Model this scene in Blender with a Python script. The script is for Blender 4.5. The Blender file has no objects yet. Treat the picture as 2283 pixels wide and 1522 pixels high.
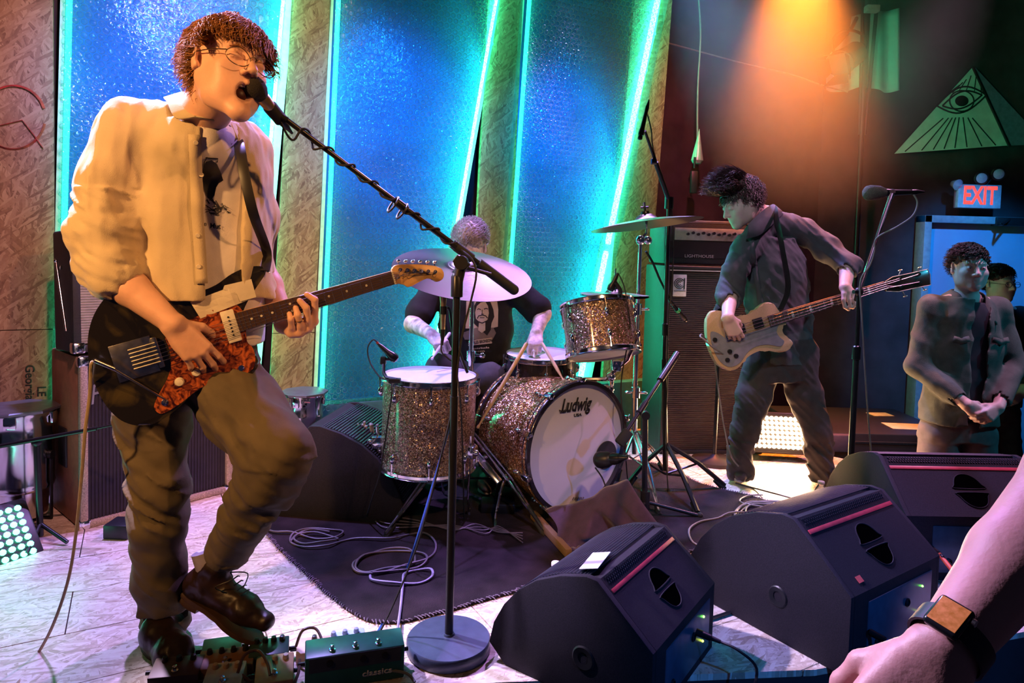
import bpy, bmesh, math, random
import numpy as np
from mathutils import Vector, Matrix, Quaternion
import openvdb as vdb
SC = bpy.context.scene
COL = SC.collection
rnd = random.Random(7)
nrs = np.random.RandomState(5)
V = Vector
# ---------------------------------------------------------------- camera
F, CX, PY = 1500.0, 1141.5, 632.0
CAM = V((0, 0, 1.22))
RM = (Matrix.Rotation(math.radians(90 - 2.75), 3, 'X') @ Matrix.Rotation(math.radians(1.55), 3, 'Z'))
cd = bpy.data.cameras.new('camera')
cd.sensor_width = 36; cd.lens = F * 36 / 2283
cd.shift_y = (PY - 761) / 2283
cd.clip_start = 0.05; cd.clip_end = 60
cam = bpy.data.objects.new('camera', cd); COL.objects.link(cam)
cam.matrix_world = Matrix.Translation(CAM) @ RM.to_4x4()
SC.camera = cam
def ray(px, py): return RM @ V(((px - CX) / F, (PY - py) / F, -1.0))
def A(px, py, Y):
    d = ray(px, py); return CAM + d * (Y / d.y)
def FL(px, py, z=0.0):
    d = ray(px, py); return CAM + d * ((z - CAM.z) / d.z)
def ONP(px, py, o, n):
    d = ray(px, py); return CAM + d * ((V(o) - CAM).dot(n) / d.dot(n))
RMn = np.array(RM)
def topx(P):
    q = (np.asarray(P) - np.array(CAM)) @ RMn
    return CX + F * q[..., 0] / -q[..., 2], PY - F * q[..., 1] / -q[..., 2]
# ---------------------------------------------------------------- world and exposure
w = bpy.data.worlds.new('world'); SC.world = w; w.use_nodes = True
w.node_tree.nodes['Background'].inputs[0].default_value = (0.045, 0.05, 0.11, 1)
w.node_tree.nodes['Background'].inputs[1].default_value = 0.25
SC.view_settings.view_transform = 'Standard'; SC.view_settings.look = 'None'
SC.view_settings.gamma = 1; SC.view_settings.use_curve_mapping = False
SC.view_settings.exposure = 0.0
cy = SC.cycles
cy.max_bounces = 5; cy.diffuse_bounces = 2; cy.glossy_bounces = 3; cy.transmission_bounces = 4
cy.transparent_max_bounces = 12; cy.volume_bounces = 0; cy.caustics_reflective = False; cy.caustics_refractive = False
cy.sample_clamp_indirect = 3.0; cy.use_denoising = True; cy.use_adaptive_sampling = True; cy.adaptive_threshold = 0.035
# ---------------------------------------------------------------- stage lamps
def spot(name, loc, to, col, power, ang=50, blend=0.4, r=0.06):
    l = bpy.data.lights.new(name, 'SPOT'); l.energy = power; l.color = col
    l.spot_size = math.radians(ang); l.spot_blend = blend; l.shadow_soft_size = r
    o = bpy.data.objects.new(name, l); COL.objects.link(o); o.location = loc
    o.rotation_euler = (V(to) - V(loc)).to_track_quat('-Z', 'Y').to_euler(); return o
def area(name, loc, to, col, power, sx, sy=None):
    l = bpy.data.lights.new(name, 'AREA'); l.energy = power; l.color = col
    l.shape = 'RECTANGLE'; l.size = sx; l.size_y = sy or sx
    o = bpy.data.objects.new(name, l); COL.objects.link(o); o.location = loc
    o.rotation_euler = (V(to) - V(loc)).to_track_quat('-Z', 'Y').to_euler(); return o
spot('warm_key', (-1.9, 0.1, 2.15), (-0.95, 1.95, 1.15), (1.0, 0.48, 0.15), 250, 44, 0.6)
spot('warm_side', (1.9, 0.4, 2.9), (-2.0, 3.0, 0.9), (1.0, 0.44, 0.15), 210, 40, 0.6)
spot('warm_drums', (0.9, 0.2, 3.0), (0.25, 3.2, 0.5), (1.0, 0.58, 0.32), 190, 34, 0.7)
spot('singer_rim', (-2.35, 2.75, 2.9), (-0.95, 1.95, 1.35), (0.80, 0.62, 1.0), 1250, 38, 0.5)
spot('pink_wall', (-0.4, 1.0, 3.3), (-1.7, 3.5, 1.4), (1.0, 0.42, 0.36), 260, 62, 0.7)
spot('lavender_wash', (-1.6, 3.2, 3.4), (-0.9, 1.9, 0.0), (0.45, 0.33, 1.0), 620, 76, 0.5)
spot('lavender_back', (0.6, 4.3, 3.4), (0.25, 2.2, 0.0), (0.60, 0.30, 1.0), 520, 80, 0.5)
spot('pink_back', (2.9, 3.3, 3.5), (1.55, 3.5, 0.0), (1.0, 0.40, 0.75), 330, 50, 0.6)
spot('blue_rim', (0.7, 4.5, 3.4), (1.5, 3.4, 1.2), (0.20, 0.42, 1.0), 420, 46, 0.5)
spot('grey_front', (0.2, 0.9, 2.9), (1.5, 3.5, 1.0), (0.75, 0.85, 1.0), 90, 26, 0.6)
spot('amber_beam', (1.75, 4.3, 3.5), (1.72, 4.2, 0.6), (1.0, 0.22, 0.02), 2400, 46, 0.9)
spot('blue_front', (1.9, -0.4, 1.9), (1.0, 2.0, 0.05), (0.03, 0.25, 1.0), 170, 34, 0.5)
spot('green_wall', (1.6, 3.4, 2.2), (3.5, 5.7, 2.72), (0.0, 1.0, 0.42), 75, 30, 0.25)
spot('blue_door', (3.2, 3.6, 2.9), (3.95, 5.6, 0.7), (0.02, 0.33, 1.0), 420, 44, 0.7)
spot('teal_side', (3.9, 2.6, 1.9), (2.4, 3.6, 0.75), (0.05, 0.55, 0.85), 60, 46, 0.6)
spot('magenta_wall', (0.9, 2.9, 3.2), (2.2, 5.8, 1.5), (0.9, 0.13, 0.22), 260, 52, 0.9)
# ---------------------------------------------------------------- materials
MATS = {}
class NT:
    def __init__(s, name):
        s.m = bpy.data.materials.new(name); s.m.use_nodes = True; s.t = s.m.node_tree
        s.b = s.t.nodes['Principled BSDF']; s.out = s.t.nodes['Material Output']
    def n(s, t, **k):
        x = s.t.nodes.new(t)
        for a, v in k.items(): setattr(x, a, v)
        return x
    def l(s, a, b): s.t.links.new(a, b)
def setb(b, **k):
    for a, v in k.items():
        i = b.inputs[a.replace('_', ' ')]
        i.default_value = tuple(v) + (1,) if isinstance(v, (tuple, list)) and len(v) == 3 and len(i.default_value) == 4 else v
def P(name, col, rough=0.5, metal=0.0, var=0.15, scale=30, bump=0.0, bscale=120, coat=0, spec=0.5, sheen=0, emis=None, es=0, stretch=None, sss=0, wr=0):
    if name in MATS: return MATS[name]
    q = NT(name); b = q.b
    setb(b, Base_Color=col, Roughness=rough, Metallic=metal, Coat_Weight=coat, Specular_IOR_Level=spec, Sheen_Weight=sheen)
    if sss: setb(b, Subsurface_Weight=sss, Subsurface_Radius=(0.02, 0.008, 0.004)); b.inputs['Subsurface Scale'].default_value = 0.5
    if emis: setb(b, Emission_Color=emis, Emission_Strength=es)
    tc = q.n('ShaderNodeTexCoord'); src = tc.outputs['Object']
    if stretch:
        mp = q.n('ShaderNodeMapping'); mp.inputs['Scale'].default_value = stretch; q.l(src, mp.inputs[0]); src = mp.outputs[0]
    if var:
        no = q.n('ShaderNodeTexNoise'); no.inputs['Scale'].default_value = scale; no.inputs['Detail'].default_value = 4
        q.l(src, no.inputs[0])
        mr = q.n('ShaderNodeMapRange'); mr.inputs[1].default_value = 0.3; mr.inputs[2].default_value = 0.7
        mr.inputs[3].default_value = 1 - var; mr.inputs[4].default_value = 1 + var; q.l(no.outputs[0], mr.inputs[0])
        mx = q.n('ShaderNodeMix', data_type='RGBA', blend_type='MULTIPLY'); mx.inputs[0].default_value = 1
        mx.inputs[6].default_value = tuple(col) + (1,); q.l(mr.outputs[0], mx.inputs[7]); q.l(mx.outputs[2], b.inputs['Base Color'])
    if bump:
        n2 = q.n('ShaderNodeTexNoise'); n2.inputs['Scale'].default_value = bscale; n2.inputs['Detail'].default_value = 3
        q.l(src, n2.inputs[0]); bp = q.n('ShaderNodeBump'); bp.inputs['Strength'].default_value = bump; bp.inputs['Distance'].default_value = 0.003
        q.l(n2.outputs[0], bp.inputs['Height']); q.l(bp.outputs[0], b.inputs['Normal'])
        if wr:
            n3 = q.n('ShaderNodeTexNoise', noise_type='RIDGED_MULTIFRACTAL'); n3.inputs['Scale'].default_value = 5.5; n3.inputs['Detail'].default_value = 3; n3.inputs['Distortion'].default_value = .9; q.l(src, n3.inputs[0])
            b3 = q.n('ShaderNodeBump'); b3.inputs['Strength'].default_value = wr; b3.inputs['Distance'].default_value = .02; q.l(n3.outputs[0], b3.inputs['Height']); q.l(b3.outputs[0], bp.inputs['Normal'])
    MATS[name] = q.m; return q.m
def EM(name, col, s):
    if name in MATS: return MATS[name]
    q = NT(name); setb(q.b, Base_Color=(0.02, 0.02, 0.02), Emission_Color=col, Emission_Strength=s); MATS[name] = q.m; return q.m
def osb(name, cols, sc=1.0, rough=0.55, bumpd=0.0012, wall=False):
    q = NT(name); tc = q.n('ShaderNodeTexCoord'); last = None; hs = None
    src = tc.outputs['Object']
    if wall:
        w0 = q.n('ShaderNodeMapping'); w0.inputs['Rotation'].default_value = (-math.pi / 2, 0, 0); q.l(src, w0.inputs[0]); src = w0.outputs[0]
    for i in range(5):
        mr_ = q.n('ShaderNodeMapping'); mr_.inputs['Rotation'].default_value = (0, 0, ([0.9, 1.3, 1.57, 1.9, 2.4] if wall else [0.3, 1.0, 1.75, 2.3, 2.9])[i]); q.l(src, mr_.inputs[0])
        mp = q.n('ShaderNodeMapping'); mp.inputs['Scale'].default_value = (13 * sc, 95 * sc, 3); mp.inputs['Location'].default_value = (i * 3.1, i * 1.7, 0)
        q.l(mr_.outputs[0], mp.inputs[0])
        nz = q.n('ShaderNodeTexNoise'); nz.inputs['Scale'].default_value = 1.2; q.l(mp.outputs[0], nz.inputs[0])
        ad = q.n('ShaderNodeMix', data_type='RGBA', blend_type='LINEAR_LIGHT'); ad.inputs[0].default_value = 0.5
        q.l(mp.outputs[0], ad.inputs[6]); q.l(nz.outputs['Color'], ad.inputs[7])
        vo = q.n('ShaderNodeTexVoronoi'); vo.inputs['Scale'].default_value = 1.0; q.l(ad.outputs[2], vo.inputs[0])
        se = q.n('ShaderNodeSeparateColor'); q.l(vo.outputs['Color'], se.inputs[0])
        if last is None: last = se.outputs[0]; hs = se.outputs[1]
        else:
            gt = q.n('ShaderNodeMath', operation='GREATER_THAN'); gt.inputs[1].default_value = 0.68; q.l(se.outputs[1], gt.inputs[0])
            m1 = q.n('ShaderNodeMix'); q.l(gt.outputs[0], m1.inputs[0]); q.l(last, m1.inputs[2]); q.l(se.outputs[0], m1.inputs[3]); last = m1.outputs[0]
    gr = q.n('ShaderNodeTexNoise'); gr.inputs['Scale'].default_value = 60 * sc; gr.inputs['Detail'].default_value = 5; q.l(tc.outputs['Object'], gr.inputs[0])
    m2 = q.n('ShaderNodeMix'); m2.inputs[0].default_value = 0.35; q.l(last, m2.inputs[2]); q.l(gr.outputs[0], m2.inputs[3])
    cr = q.n('ShaderNodeValToRGB'); e = cr.color_ramp.elements
    e[0].position = 0.12; e[0].color = tuple(cols[0]) + (1,); e[1].position = 0.85; e[1].color = tuple(cols[2]) + (1,)
    x = e.new(0.4); x.color = tuple(cols[1]) + (1,)
    q.l(m2.outputs[0], cr.inputs[0]); q.l(cr.outputs[0], q.b.inputs['Base Color'])
    bp = q.n('ShaderNodeBump'); bp.inputs['Strength'].default_value = 0.6; bp.inputs['Distance'].default_value = bumpd
    q.l(m2.outputs[0], bp.inputs['Height']); q.l(bp.outputs[0], q.b.inputs['Normal'])
    setb(q.b, Roughness=rough); MATS[name] = q.m; return q.m
def sparkle(name, c0, c1):
    q = NT(name); tc = q.n('ShaderNodeTexCoord')
    vo = q.n('ShaderNodeTexVoronoi'); vo.inputs['Scale'].default_value = 260; q.l(tc.outputs['Object'], vo.inputs[0])
    se = q.n('ShaderNodeSeparateColor'); q.l(vo.outputs['Color'], se.inputs[0])
    cr = q.n('ShaderNodeValToRGB'); e = cr.color_ramp.elements; e[0].position = 0.1; e[0].color = tuple(c0) + (1,); e[1].position = 0.97; e[1].color = (1, 0.9, 0.7, 1)
    x = e.new(0.75); x.color = tuple(c1) + (1,)
    q.l(se.outputs[0], cr.inputs[0]); q.l(cr.outputs[0], q.b.inputs['Base Color'])
    sb = q.n('ShaderNodeVectorMath', operation='SUBTRACT'); sb.inputs[1].default_value = (0.5, 0.5, 0.5); q.l(vo.outputs['Color'], sb.inputs[0])
    scl = q.n('ShaderNodeVectorMath', operation='SCALE'); scl.inputs[3].default_value = 0.9; q.l(sb.outputs[0], scl.inputs[0])
    ge = q.n('ShaderNodeNewGeometry'); ad = q.n('ShaderNodeVectorMath', operation='ADD'); q.l(ge.outputs['Normal'], ad.inputs[0]); q.l(scl.outputs[0], ad.inputs[1])
    nm = q.n('ShaderNodeVectorMath', operation='NORMALIZE'); q.l(ad.outputs[0], nm.inputs[0]); q.l(nm.outputs[0], q.b.inputs['Normal'])
    setb(q.b, Roughness=0.33, Metallic=0.75, Coat_Weight=0.6, Coat_Roughness=0.08); MATS[name] = q.m; return q.m
black = P('black_plastic', (0.012, 0.012, 0.014), 0.4)
blackm = P('black_metal', (0.015, 0.015, 0.017), 0.3, 0.3)
rubber = P('black_rubber', (0.012, 0.012, 0.013), 0.75)
chrome = P('chrome', (0.82, 0.82, 0.84), 0.12, 1.0, var=0.04)
nickel = P('worn_nickel', (0.6, 0.57, 0.5), 0.25, 1.0, var=0.3, scale=60)
# ---------------------------------------------------------------- mesh helpers
def frame(o, z, x=None):
    z = V(z).normalized(); x = V(x) if x is not None else (V((1, 0, 0)) if abs(z.x) < 0.9 else V((0, 1, 0)))
    x = (x - z * x.dot(z)).normalized(); y = z.cross(x)
    m = Matrix((x, y, z)).transposed().to_4x4(); m.translation = V(o); return m
class B:
    def __init__(s): s.bm = bmesh.new()
    def _x(s, vs, M):
        for v in vs: v.co = M @ v.co
    def box(s, c, size, M=None, bev=0.0, seg=2):
        r = bmesh.ops.create_cube(s.bm, size=1.0); vs = r['verts']
        for v in vs: v.co = V((v.co.x * size[0], v.co.y * size[1], v.co.z * size[2]))
        if bev:
            es = list({e for v in vs for e in v.link_edges})
            rr = bmesh.ops.bevel(s.bm, geom=es, offset=bev, segments=seg, affect='EDGES', profile=0.5)
            vs = list({v for v in vs if v.is_valid} | set(rr['verts']))
        T = Matrix.Translation(V(c))
        if M is not None: T = (M if len(M) == 4 else M.to_4x4()) @ T if len(M) == 4 else T @ M.to_4x4()
        s._x(vs, T); return s
    def cyl(s, a, b, r, r2=None, n=14):
        a, b = V(a), V(b); r2 = r if r2 is None else r2
        M = frame((a + b) / 2, b - a)
        q = bmesh.ops.create_cone(s.bm, cap_ends=True, segments=n, radius1=max(r, 1e-5), radius2=max(r2, 1e-5), depth=(b - a).length)
        s._x(q['verts'], M); return s
    def sph(s, c, r, sc=(1, 1, 1), M=None, u=16, v=10):
        q = bmesh.ops.create_uvsphere(s.bm, u_segments=u, v_segments=v, radius=r)
        m = (M.to_3x3() if M is not None else Matrix.Identity(3))
        for x in q['verts']: x.co = m @ V((x.co.x * sc[0], x.co.y * sc[1], x.co.z * sc[2])) + V(c)
        return s
    def tube(s, pts, r, n=7, closed=False, flat=None):
        pts = [V(p) for p in pts]; N = len(pts); rings = []; up = None
        for i, p in enumerate(pts):
            a = pts[(i - 1) % N] if closed or i > 0 else p; b = pts[(i + 1) % N] if closed or i < N - 1 else p
            t = (b - a); t = t.normalized() if t.length > 1e-9 else V((0, 0, 1))
            if up is None: up = V((0, 0, 1)) if abs(t.z) < 0.9 else V((1, 0, 0))
            up = (up - t * up.dot(t)); up = up.normalized() if up.length > 1e-6 else t.orthogonal().normalized()
            sd = t.cross(up); rr = r[i] if isinstance(r, (list, tuple)) else r
            f = flat or 1.0
            rings.append([s.bm.verts.new(p + (up * math.cos(k * 2 * math.pi / n) * f + sd * math.sin(k * 2 * math.pi / n)) * rr) for k in range(n)])
        m = N if closed else N - 1
        for i in range(m):
            A_, B_ = rings[i], rings[(i + 1) % N]
            for k in range(n): s.bm.faces.new((A_[k], A_[(k + 1) % n], B_[(k + 1) % n], B_[k]))
        if not closed: s.bm.faces.new(rings[0][::-1]); s.bm.faces.new(rings[-1])
        return s
    def lathe(s, prof, M, n=36, cap=True):
        rings = []
        for r, z in prof: rings.append([s.bm.verts.new(M @ V((max(r, 1e-4) * math.cos(k * 2 * math.pi / n), max(r, 1e-4) * math.sin(k * 2 * math.pi / n), z))) for k in range(n)])
        for a, b in zip(rings, rings[1:]):
            for k in range(n): s.bm.faces.new((a[k], a[(k + 1) % n], b[(k + 1) % n], b[k]))
        if cap: s.bm.faces.new(rings[0][::-1]); s.bm.faces.new(rings[-1])
        return s
    def prism(s, poly, M, z0, z1, bev=0.0, seg=2):
        a = [s.bm.verts.new(M @ V((x, y, z0))) for x, y in poly]; b = [s.bm.verts.new(M @ V((x, y, z1))) for x, y in poly]
        n = len(poly); fs = [s.bm.faces.new(a[::-1]), s.bm.faces.new(b)]
        for i in range(n): s.bm.faces.new((a[i], a[(i + 1) % n], b[(i + 1) % n], b[i]))
        if bev:
            es = [e for f in fs for e in f.edges]
            bmesh.ops.bevel(s.bm, geom=list(set(es)), offset=bev, segments=seg, affect='EDGES', profile=0.5)
        return s
    def quad(s, *p): s.bm.faces.new([s.bm.verts.new(V(q)) for q in p]); return s
    def done(s, name, mat, parent=None, ang=40, smooth=True, **tags):
        bmesh.ops.recalc_face_normals(s.bm, faces=s.bm.faces)
        me = bpy.data.meshes.new(name); off = wloc(parent)
        if off.length: bmesh.ops.translate(s.bm, verts=s.bm.verts, vec=-off)
        s.bm.to_mesh(me); s.bm.free()
        if smooth:
            me.polygons.foreach_set('use_smooth', [True] * len(me.polygons)); me.set_sharp_from_angle(angle=math.radians(ang))
        return link(name, me, mat, parent, **tags)
def wloc(o):
    v = V((0, 0, 0))
    while o is not None: v += o.location; o = o.parent
    return v
def tag(o, label=None, cat=None, group=None, kind=None):
    if label: o['label'] = label
    if cat: o['category'] = cat
    if group: o['group'] = group
    if kind: o['kind'] = kind
    return o
def link(name, me, mat, parent=None, **tags):
    o = bpy.data.objects.new(name, me); COL.objects.link(o)
    for m in (mat if isinstance(mat, (list, tuple)) else [mat]): me.materials.append(m)
    o.parent = parent; return tag(o, **tags)
def thing(name, loc, label, cat, group=None):
    o = bpy.data.objects.new(name, None); COL.objects.link(o); o.location = loc; o.empty_display_size = 0.05
    return tag(o, label, cat, group)
def text(body, M, h, mat, parent, name='lettering', ext=0.0006, sx=1.0, shear=0.0, label=None, align='CENTER', bold=0.0):
    cu = bpy.data.curves.new(name, 'FONT'); cu.body = body; cu.size = 1.0; cu.align_x = align; cu.align_y = 'CENTER'
    cu.shear = shear; cu.offset = bold; cu.resolution_u = 3
    t = bpy.data.objects.new('t', cu); COL.objects.link(t); dg = bpy.context.evaluated_depsgraph_get()
    me = bpy.data.meshes.new_from_object(t.evaluated_get(dg)); bpy.data.objects.remove(t); bpy.data.curves.remove(cu)
    T = M @ Matrix.Diagonal((h * sx, h, 1, 1)); off = wloc(parent)
    bm = bmesh.new(); bm.from_mesh(me); bpy.data.meshes.remove(me)
    r = bmesh.ops.extrude_face_region(bm, geom=bm.faces[:]); vs = [g for g in r['geom'] if isinstance(g, bmesh.types.BMVert)]
    for v in vs: v.co.z += ext
    for v in bm.verts: v.co = T @ v.co - off
    bmesh.ops.recalc_face_normals(bm, faces=bm.faces)
    me = bpy.data.meshes.new(name); bm.to_mesh(me); bm.free(); me.materials.clear()
    return link(name, me, mat, parent, label=label)
def smooth_path(p, k=6, closed=False):
    p = [V(q) for q in p]; n = len(p); out = []
    rng = range(n if closed else n - 1)
    for i in rng:
        g = (lambda j: p[j % n]) if closed else (lambda j: p[max(0, min(n - 1, j))])
        a, b, c, d = g(i - 1), g(i), g(i + 1), g(i + 2)
        for j in range(k):
            t = j / k
            out.append(0.5 * ((2 * b) + (c - a) * t + (2 * a - 5 * b + 4 * c - d) * t * t + (3 * b - a - 3 * c + d) * t ** 3))
    if not closed: out.append(p[-1])
    return out
def cable(name, pts, r, mat, label=None, parent=None, k=6, cat='cable', group=None, n=6):
    b = B(); b.tube(smooth_path(pts, k), r, n)
    return b.done(name, mat, parent, label=label, cat=None if parent else cat, group=group)
# ---------------------------------------------------------------- sculpting in a distance field
_lat = nrs.rand(24, 24, 24).astype(np.float32) * 2 - 1
def vnoise(x, y, z):
    xi = np.floor(x).astype(int); yi = np.floor(y).astype(int); zi = np.floor(z).astype(int)
    fx, fy, fz = x - xi, y - yi, z - zi
    fx = fx * fx * (3 - 2 * fx); fy = fy * fy * (3 - 2 * fy); fz = fz * fz * (3 - 2 * fz); r = 0
    for a in (0, 1):
        for b in (0, 1):
            for c in (0, 1):
                wgt = (fx if a else 1 - fx) * (fy if b else 1 - fy) * (fz if c else 1 - fz)
                r = r + wgt * _lat[(xi + a) % 24, (yi + b) % 24, (zi + c) % 24]
    return r
class S:
    def __init__(s, lo, hi, h):
        s.lo = np.array(lo, float); s.h = h; s.n = np.ceil((np.array(hi) - s.lo) / h).astype(int) + 1
        s.f = np.full(s.n, 0.2, np.float32)
        s.ax = [s.lo[i] + np.arange(s.n[i]) * h for i in range(3)]
    def reg(s, lo, hi, pad):
        a = np.clip(np.floor((np.array(lo) - pad - s.lo) / s.h).astype(int), 0, s.n); b = np.clip(np.ceil((np.array(hi) + pad - s.lo) / s.h).astype(int) + 1, 0, s.n)
        if (b <= a).any(): return None, None
        sl = tuple(slice(a[i], b[i]) for i in range(3))
        return sl, (s.ax[0][sl[0]][:, None, None], s.ax[1][sl[1]][None, :, None], s.ax[2][sl[2]][None, None, :])
    def mix(s, sl, d, k, sub):
        f = s.f[sl]; d = d.astype(np.float32)
        if sub: f, d = -f, d
        if k > 0:
            hh = np.maximum(k - np.abs(f - d), 0) / k; r = np.minimum(f, d) - hh * hh * k * 0.25
        else: r = np.minimum(f, d)
        s.f[sl] = -r if sub else r
    def cap(s, a, b, ra, rb=None, k=0.012, sub=False):
        rb = ra if rb is None else rb; a = np.array(a, float); b = np.array(b, float); R = max(ra, rb)
        sl, g = s.reg(np.minimum(a, b) - R, np.maximum(a, b) + R, k * 1.2 + 3 * s.h)
        if sl is None: return
        ba = b - a; L = max(ba @ ba, 1e-9)
        px, py, pz = g[0] - a[0], g[1] - a[1], g[2] - a[2]
        t = np.clip((px * ba[0] + py * ba[1] + pz * ba[2]) / L, 0, 1)
        d = np.sqrt((px - ba[0] * t) ** 2 + (py - ba[1] * t) ** 2 + (pz - ba[2] * t) ** 2) - (ra + (rb - ra) * t)
        s.mix(sl, d, k, sub)
    def chain(s, pts, rs, k=0.012):
        for i in range(len(pts) - 1): s.cap(pts[i], pts[i + 1], rs[i], rs[i + 1], k)
    def ell(s, c, r, M=None, k=0.012, sub=False):
        c = np.array(c, float); r = np.array(r, float); R = r.max()
        sl, g = s.reg(c - R, c + R, k * 1.2 + 3 * s.h)
        if sl is None: return
        m = np.array(M.to_3x3() if M is not None else Matrix.Identity(3))
        p = [g[i] - c[i] for i in range(3)]
        q = [(m[0, i] * p[0] + m[1, i] * p[1] + m[2, i] * p[2]) / r[i] for i in range(3)]
        l = np.sqrt(q[0] ** 2 + q[1] ** 2 + q[2] ** 2) + 1e-9
        l2 = np.sqrt((q[0] / r[0]) ** 2 + (q[1] / r[1]) ** 2 + (q[2] / r[2]) ** 2) + 1e-9
        s.mix(sl, l * (l - 1) / l2, k, sub)
    def slices(s, st, k=0.02, p=2.3):
        """stacked super-ellipses: st rows = z, cx, cy, a, b, angle"""
        st = np.array(sorted(st), float); z = s.ax[2]; m = (z >= st[0, 0]) & (z <= st[-1, 0]); iz = np.where(m)[0]
        if not len(iz): return
        pr = [np.interp(z[iz], st[:, 0], st[:, j]) for j in range(1, 6)]
        for it in range(2): pr = [np.convolve(np.pad(q, 4, 'edge'), np.ones(9) / 9, 'valid') for q in pr]
        cx, cy_, a, b, an = [q[None, None, :] for q in pr]
        X = s.ax[0][:, None, None] - cx; Y = s.ax[1][None, :, None] - cy_
        u = (X * np.cos(an) + Y * np.sin(an)) / a; v = (-X * np.sin(an) + Y * np.cos(an)) / b
        l = (np.abs(u) ** p + np.abs(v) ** p) ** (1 / p)
        zz = z[iz][None, None, :]; d = (l - 1) * np.minimum(a, b)
        d = np.maximum(d, np.maximum(st[0, 0] + 0.01 - zz, zz - st[-1, 0] + 0.01))
        s.mix((slice(None), slice(None), slice(iz[0], iz[-1] + 1)), np.clip(d, -0.2, 0.2), k, False)
    def warp(s, fn, band=0.03):
        """fn(x, y, z) gives how far the surface moves outwards"""
        i = np.where(np.abs(s.f) < band); s.f[i] -= fn(s.ax[0][i[0]], s.ax[1][i[1]], s.ax[2][i[2]]).astype(np.float32)
    def pxcut(s, poly, inside_y, scale=1.3e-3, dep=9):
        """removes what projects inside a convex outline and lies nearer than inside_y"""
        X, Y, Z = np.meshgrid(*s.ax, indexing='ij'); m = (s.f < 0.06) & (Y < inside_y); i = np.where(m)
        q = np.stack([s.ax[0][i[0]], s.ax[1][i[1]], s.ax[2][i[2]]], -1); x, y = topx(q); d = np.full(x.shape, -1e3); n = len(poly)
        for j in range(n):
            (x0, y0), (x1, y1) = poly[j], poly[(j + 1) % n]; L = math.hypot(x1 - x0, y1 - y0)
            d = np.maximum(d, ((x - x0) * (y1 - y0) - (y - y0) * (x1 - x0)) / L)
        s.f[i] = np.maximum(s.f[i], (-d * scale).astype(np.float32))
    def mesh(s, name, mat, parent, smooth=0, keep=None, extra=None, **tags):
        g = vdb.FloatGrid(0.2); g.copyFromArray(s.f); pts, quads = g.convertToQuads(0.0)
        pts = pts * s.h + s.lo - np.array(wloc(parent)); quads = quads[:, ::-1]
        if extra:
            pts = list(map(tuple, pts)); quads = [tuple(q) for q in quads]
            for ev, ef in extra:
                o = len(pts); w0 = wloc(parent); pts += [tuple(V(v) - w0) for v in ev]; quads += [tuple(i + o for i in f) for f in ef]
            me = bpy.data.meshes.new(name); me.from_pydata(pts, [], quads)
        else:
            me = bpy.data.meshes.new(name); me.vertices.add(len(pts)); me.vertices.foreach_set('co', pts.astype(np.float32).ravel())
            me.loops.add(quads.size); me.loops.foreach_set('vertex_index', quads.astype(np.int32).ravel())
            me.polygons.add(len(quads)); me.polygons.foreach_set('loop_start', np.arange(0, quads.size, 4, dtype=np.int32))
        me.update(calc_edges=True); me.validate(); me.polygons.foreach_set('use_smooth', [True] * len(me.polygons))
        o = link(name, me, mat, parent, **tags)
        return o
# ---------------------------------------------------------------- the room
OSBF = osb('osb_floor', [(0.40, 0.29, 0.20), (0.66, 0.54, 0.42), (0.86, 0.78, 0.66)], 1.0, 0.42)
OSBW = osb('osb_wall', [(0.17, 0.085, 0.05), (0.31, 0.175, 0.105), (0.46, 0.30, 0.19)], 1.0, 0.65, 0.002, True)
wallblk = P('black_painted_wall', (0.035, 0.028, 0.034), 0.8, var=0.35, scale=6, bump=0.3, bscale=14)
drape = P('black_drape', (0.02, 0.016, 0.02), 0.9, var=0.2)
EDGE = [(-3.3, 1.5), (0.935, 1.95), (2.05, 2.28), (2.12, 4.05), (0.9, 5.1), (-3.3, 2.7)]
b = B(); b.prism(EDGE, Matrix.Identity(4), -0.5, -0.02)
fl = b.done('floor', P('stage_side', (0.02, 0.02, 0.025), 0.7), None, kind='structure', label='raised stage deck of chipboard sheets')
# chipboard floor sheets laid on the skew
def clip(poly, a, b_):
    out = []; n = len(poly); sd = lambda p: (b_[0] - a[0]) * (p[1] - a[1]) - (b_[1] - a[1]) * (p[0] - a[0])
    for i in range(n):
        p, q = poly[i], poly[(i + 1) % n]; s0, s1 = sd(p), sd(q)
        if s0 >= 0: out.append(p)
        if s0 * s1 < 0:
            t = s0 / (s0 - s1); out.append((p[0] + (q[0] - p[0]) * t, p[1] + (q[1] - p[1]) * t))
    return out
ang = math.radians(29); ux, uy = (math.cos(ang), math.sin(ang)), (-math.sin(ang), math.cos(ang))
for j in range(-14, 22):
    for i in range(-5, 6):
        s0 = i * 1.2 + (j % 2) * 0.55 - 0.2; t0 = j * 0.29 + 0.11
        rp = [(s0 * ux[0] + t * uy[0], s0 * ux[1] + t * uy[1]) if 0 else (a_ * ux[0] + t * uy[0], a_ * ux[1] + t * uy[1]) for a_, t in ((s0, t0), (s0 + 1.196, t0), (s0 + 1.196, t0 + 0.2865), (s0, t0 + 0.2865))]
        for k in range(len(EDGE)):
            rp = clip(rp, EDGE[k], EDGE[(k + 1) % len(EDGE)])
            if len(rp) < 3: break
        if len(rp) < 3: continue
        ar = abs(sum(rp[k][0] * rp[(k + 1) % len(rp)][1] - rp[(k + 1) % len(rp)][0] * rp[k][1] for k in range(len(rp)))) / 2
        if ar < 0.004: continue
        b = B(); b.prism(rp, Matrix.Identity(4), -0.02, rnd.uniform(-0.001, 0.0)); b.done('floor_sheet', OSBF, fl)
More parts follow.
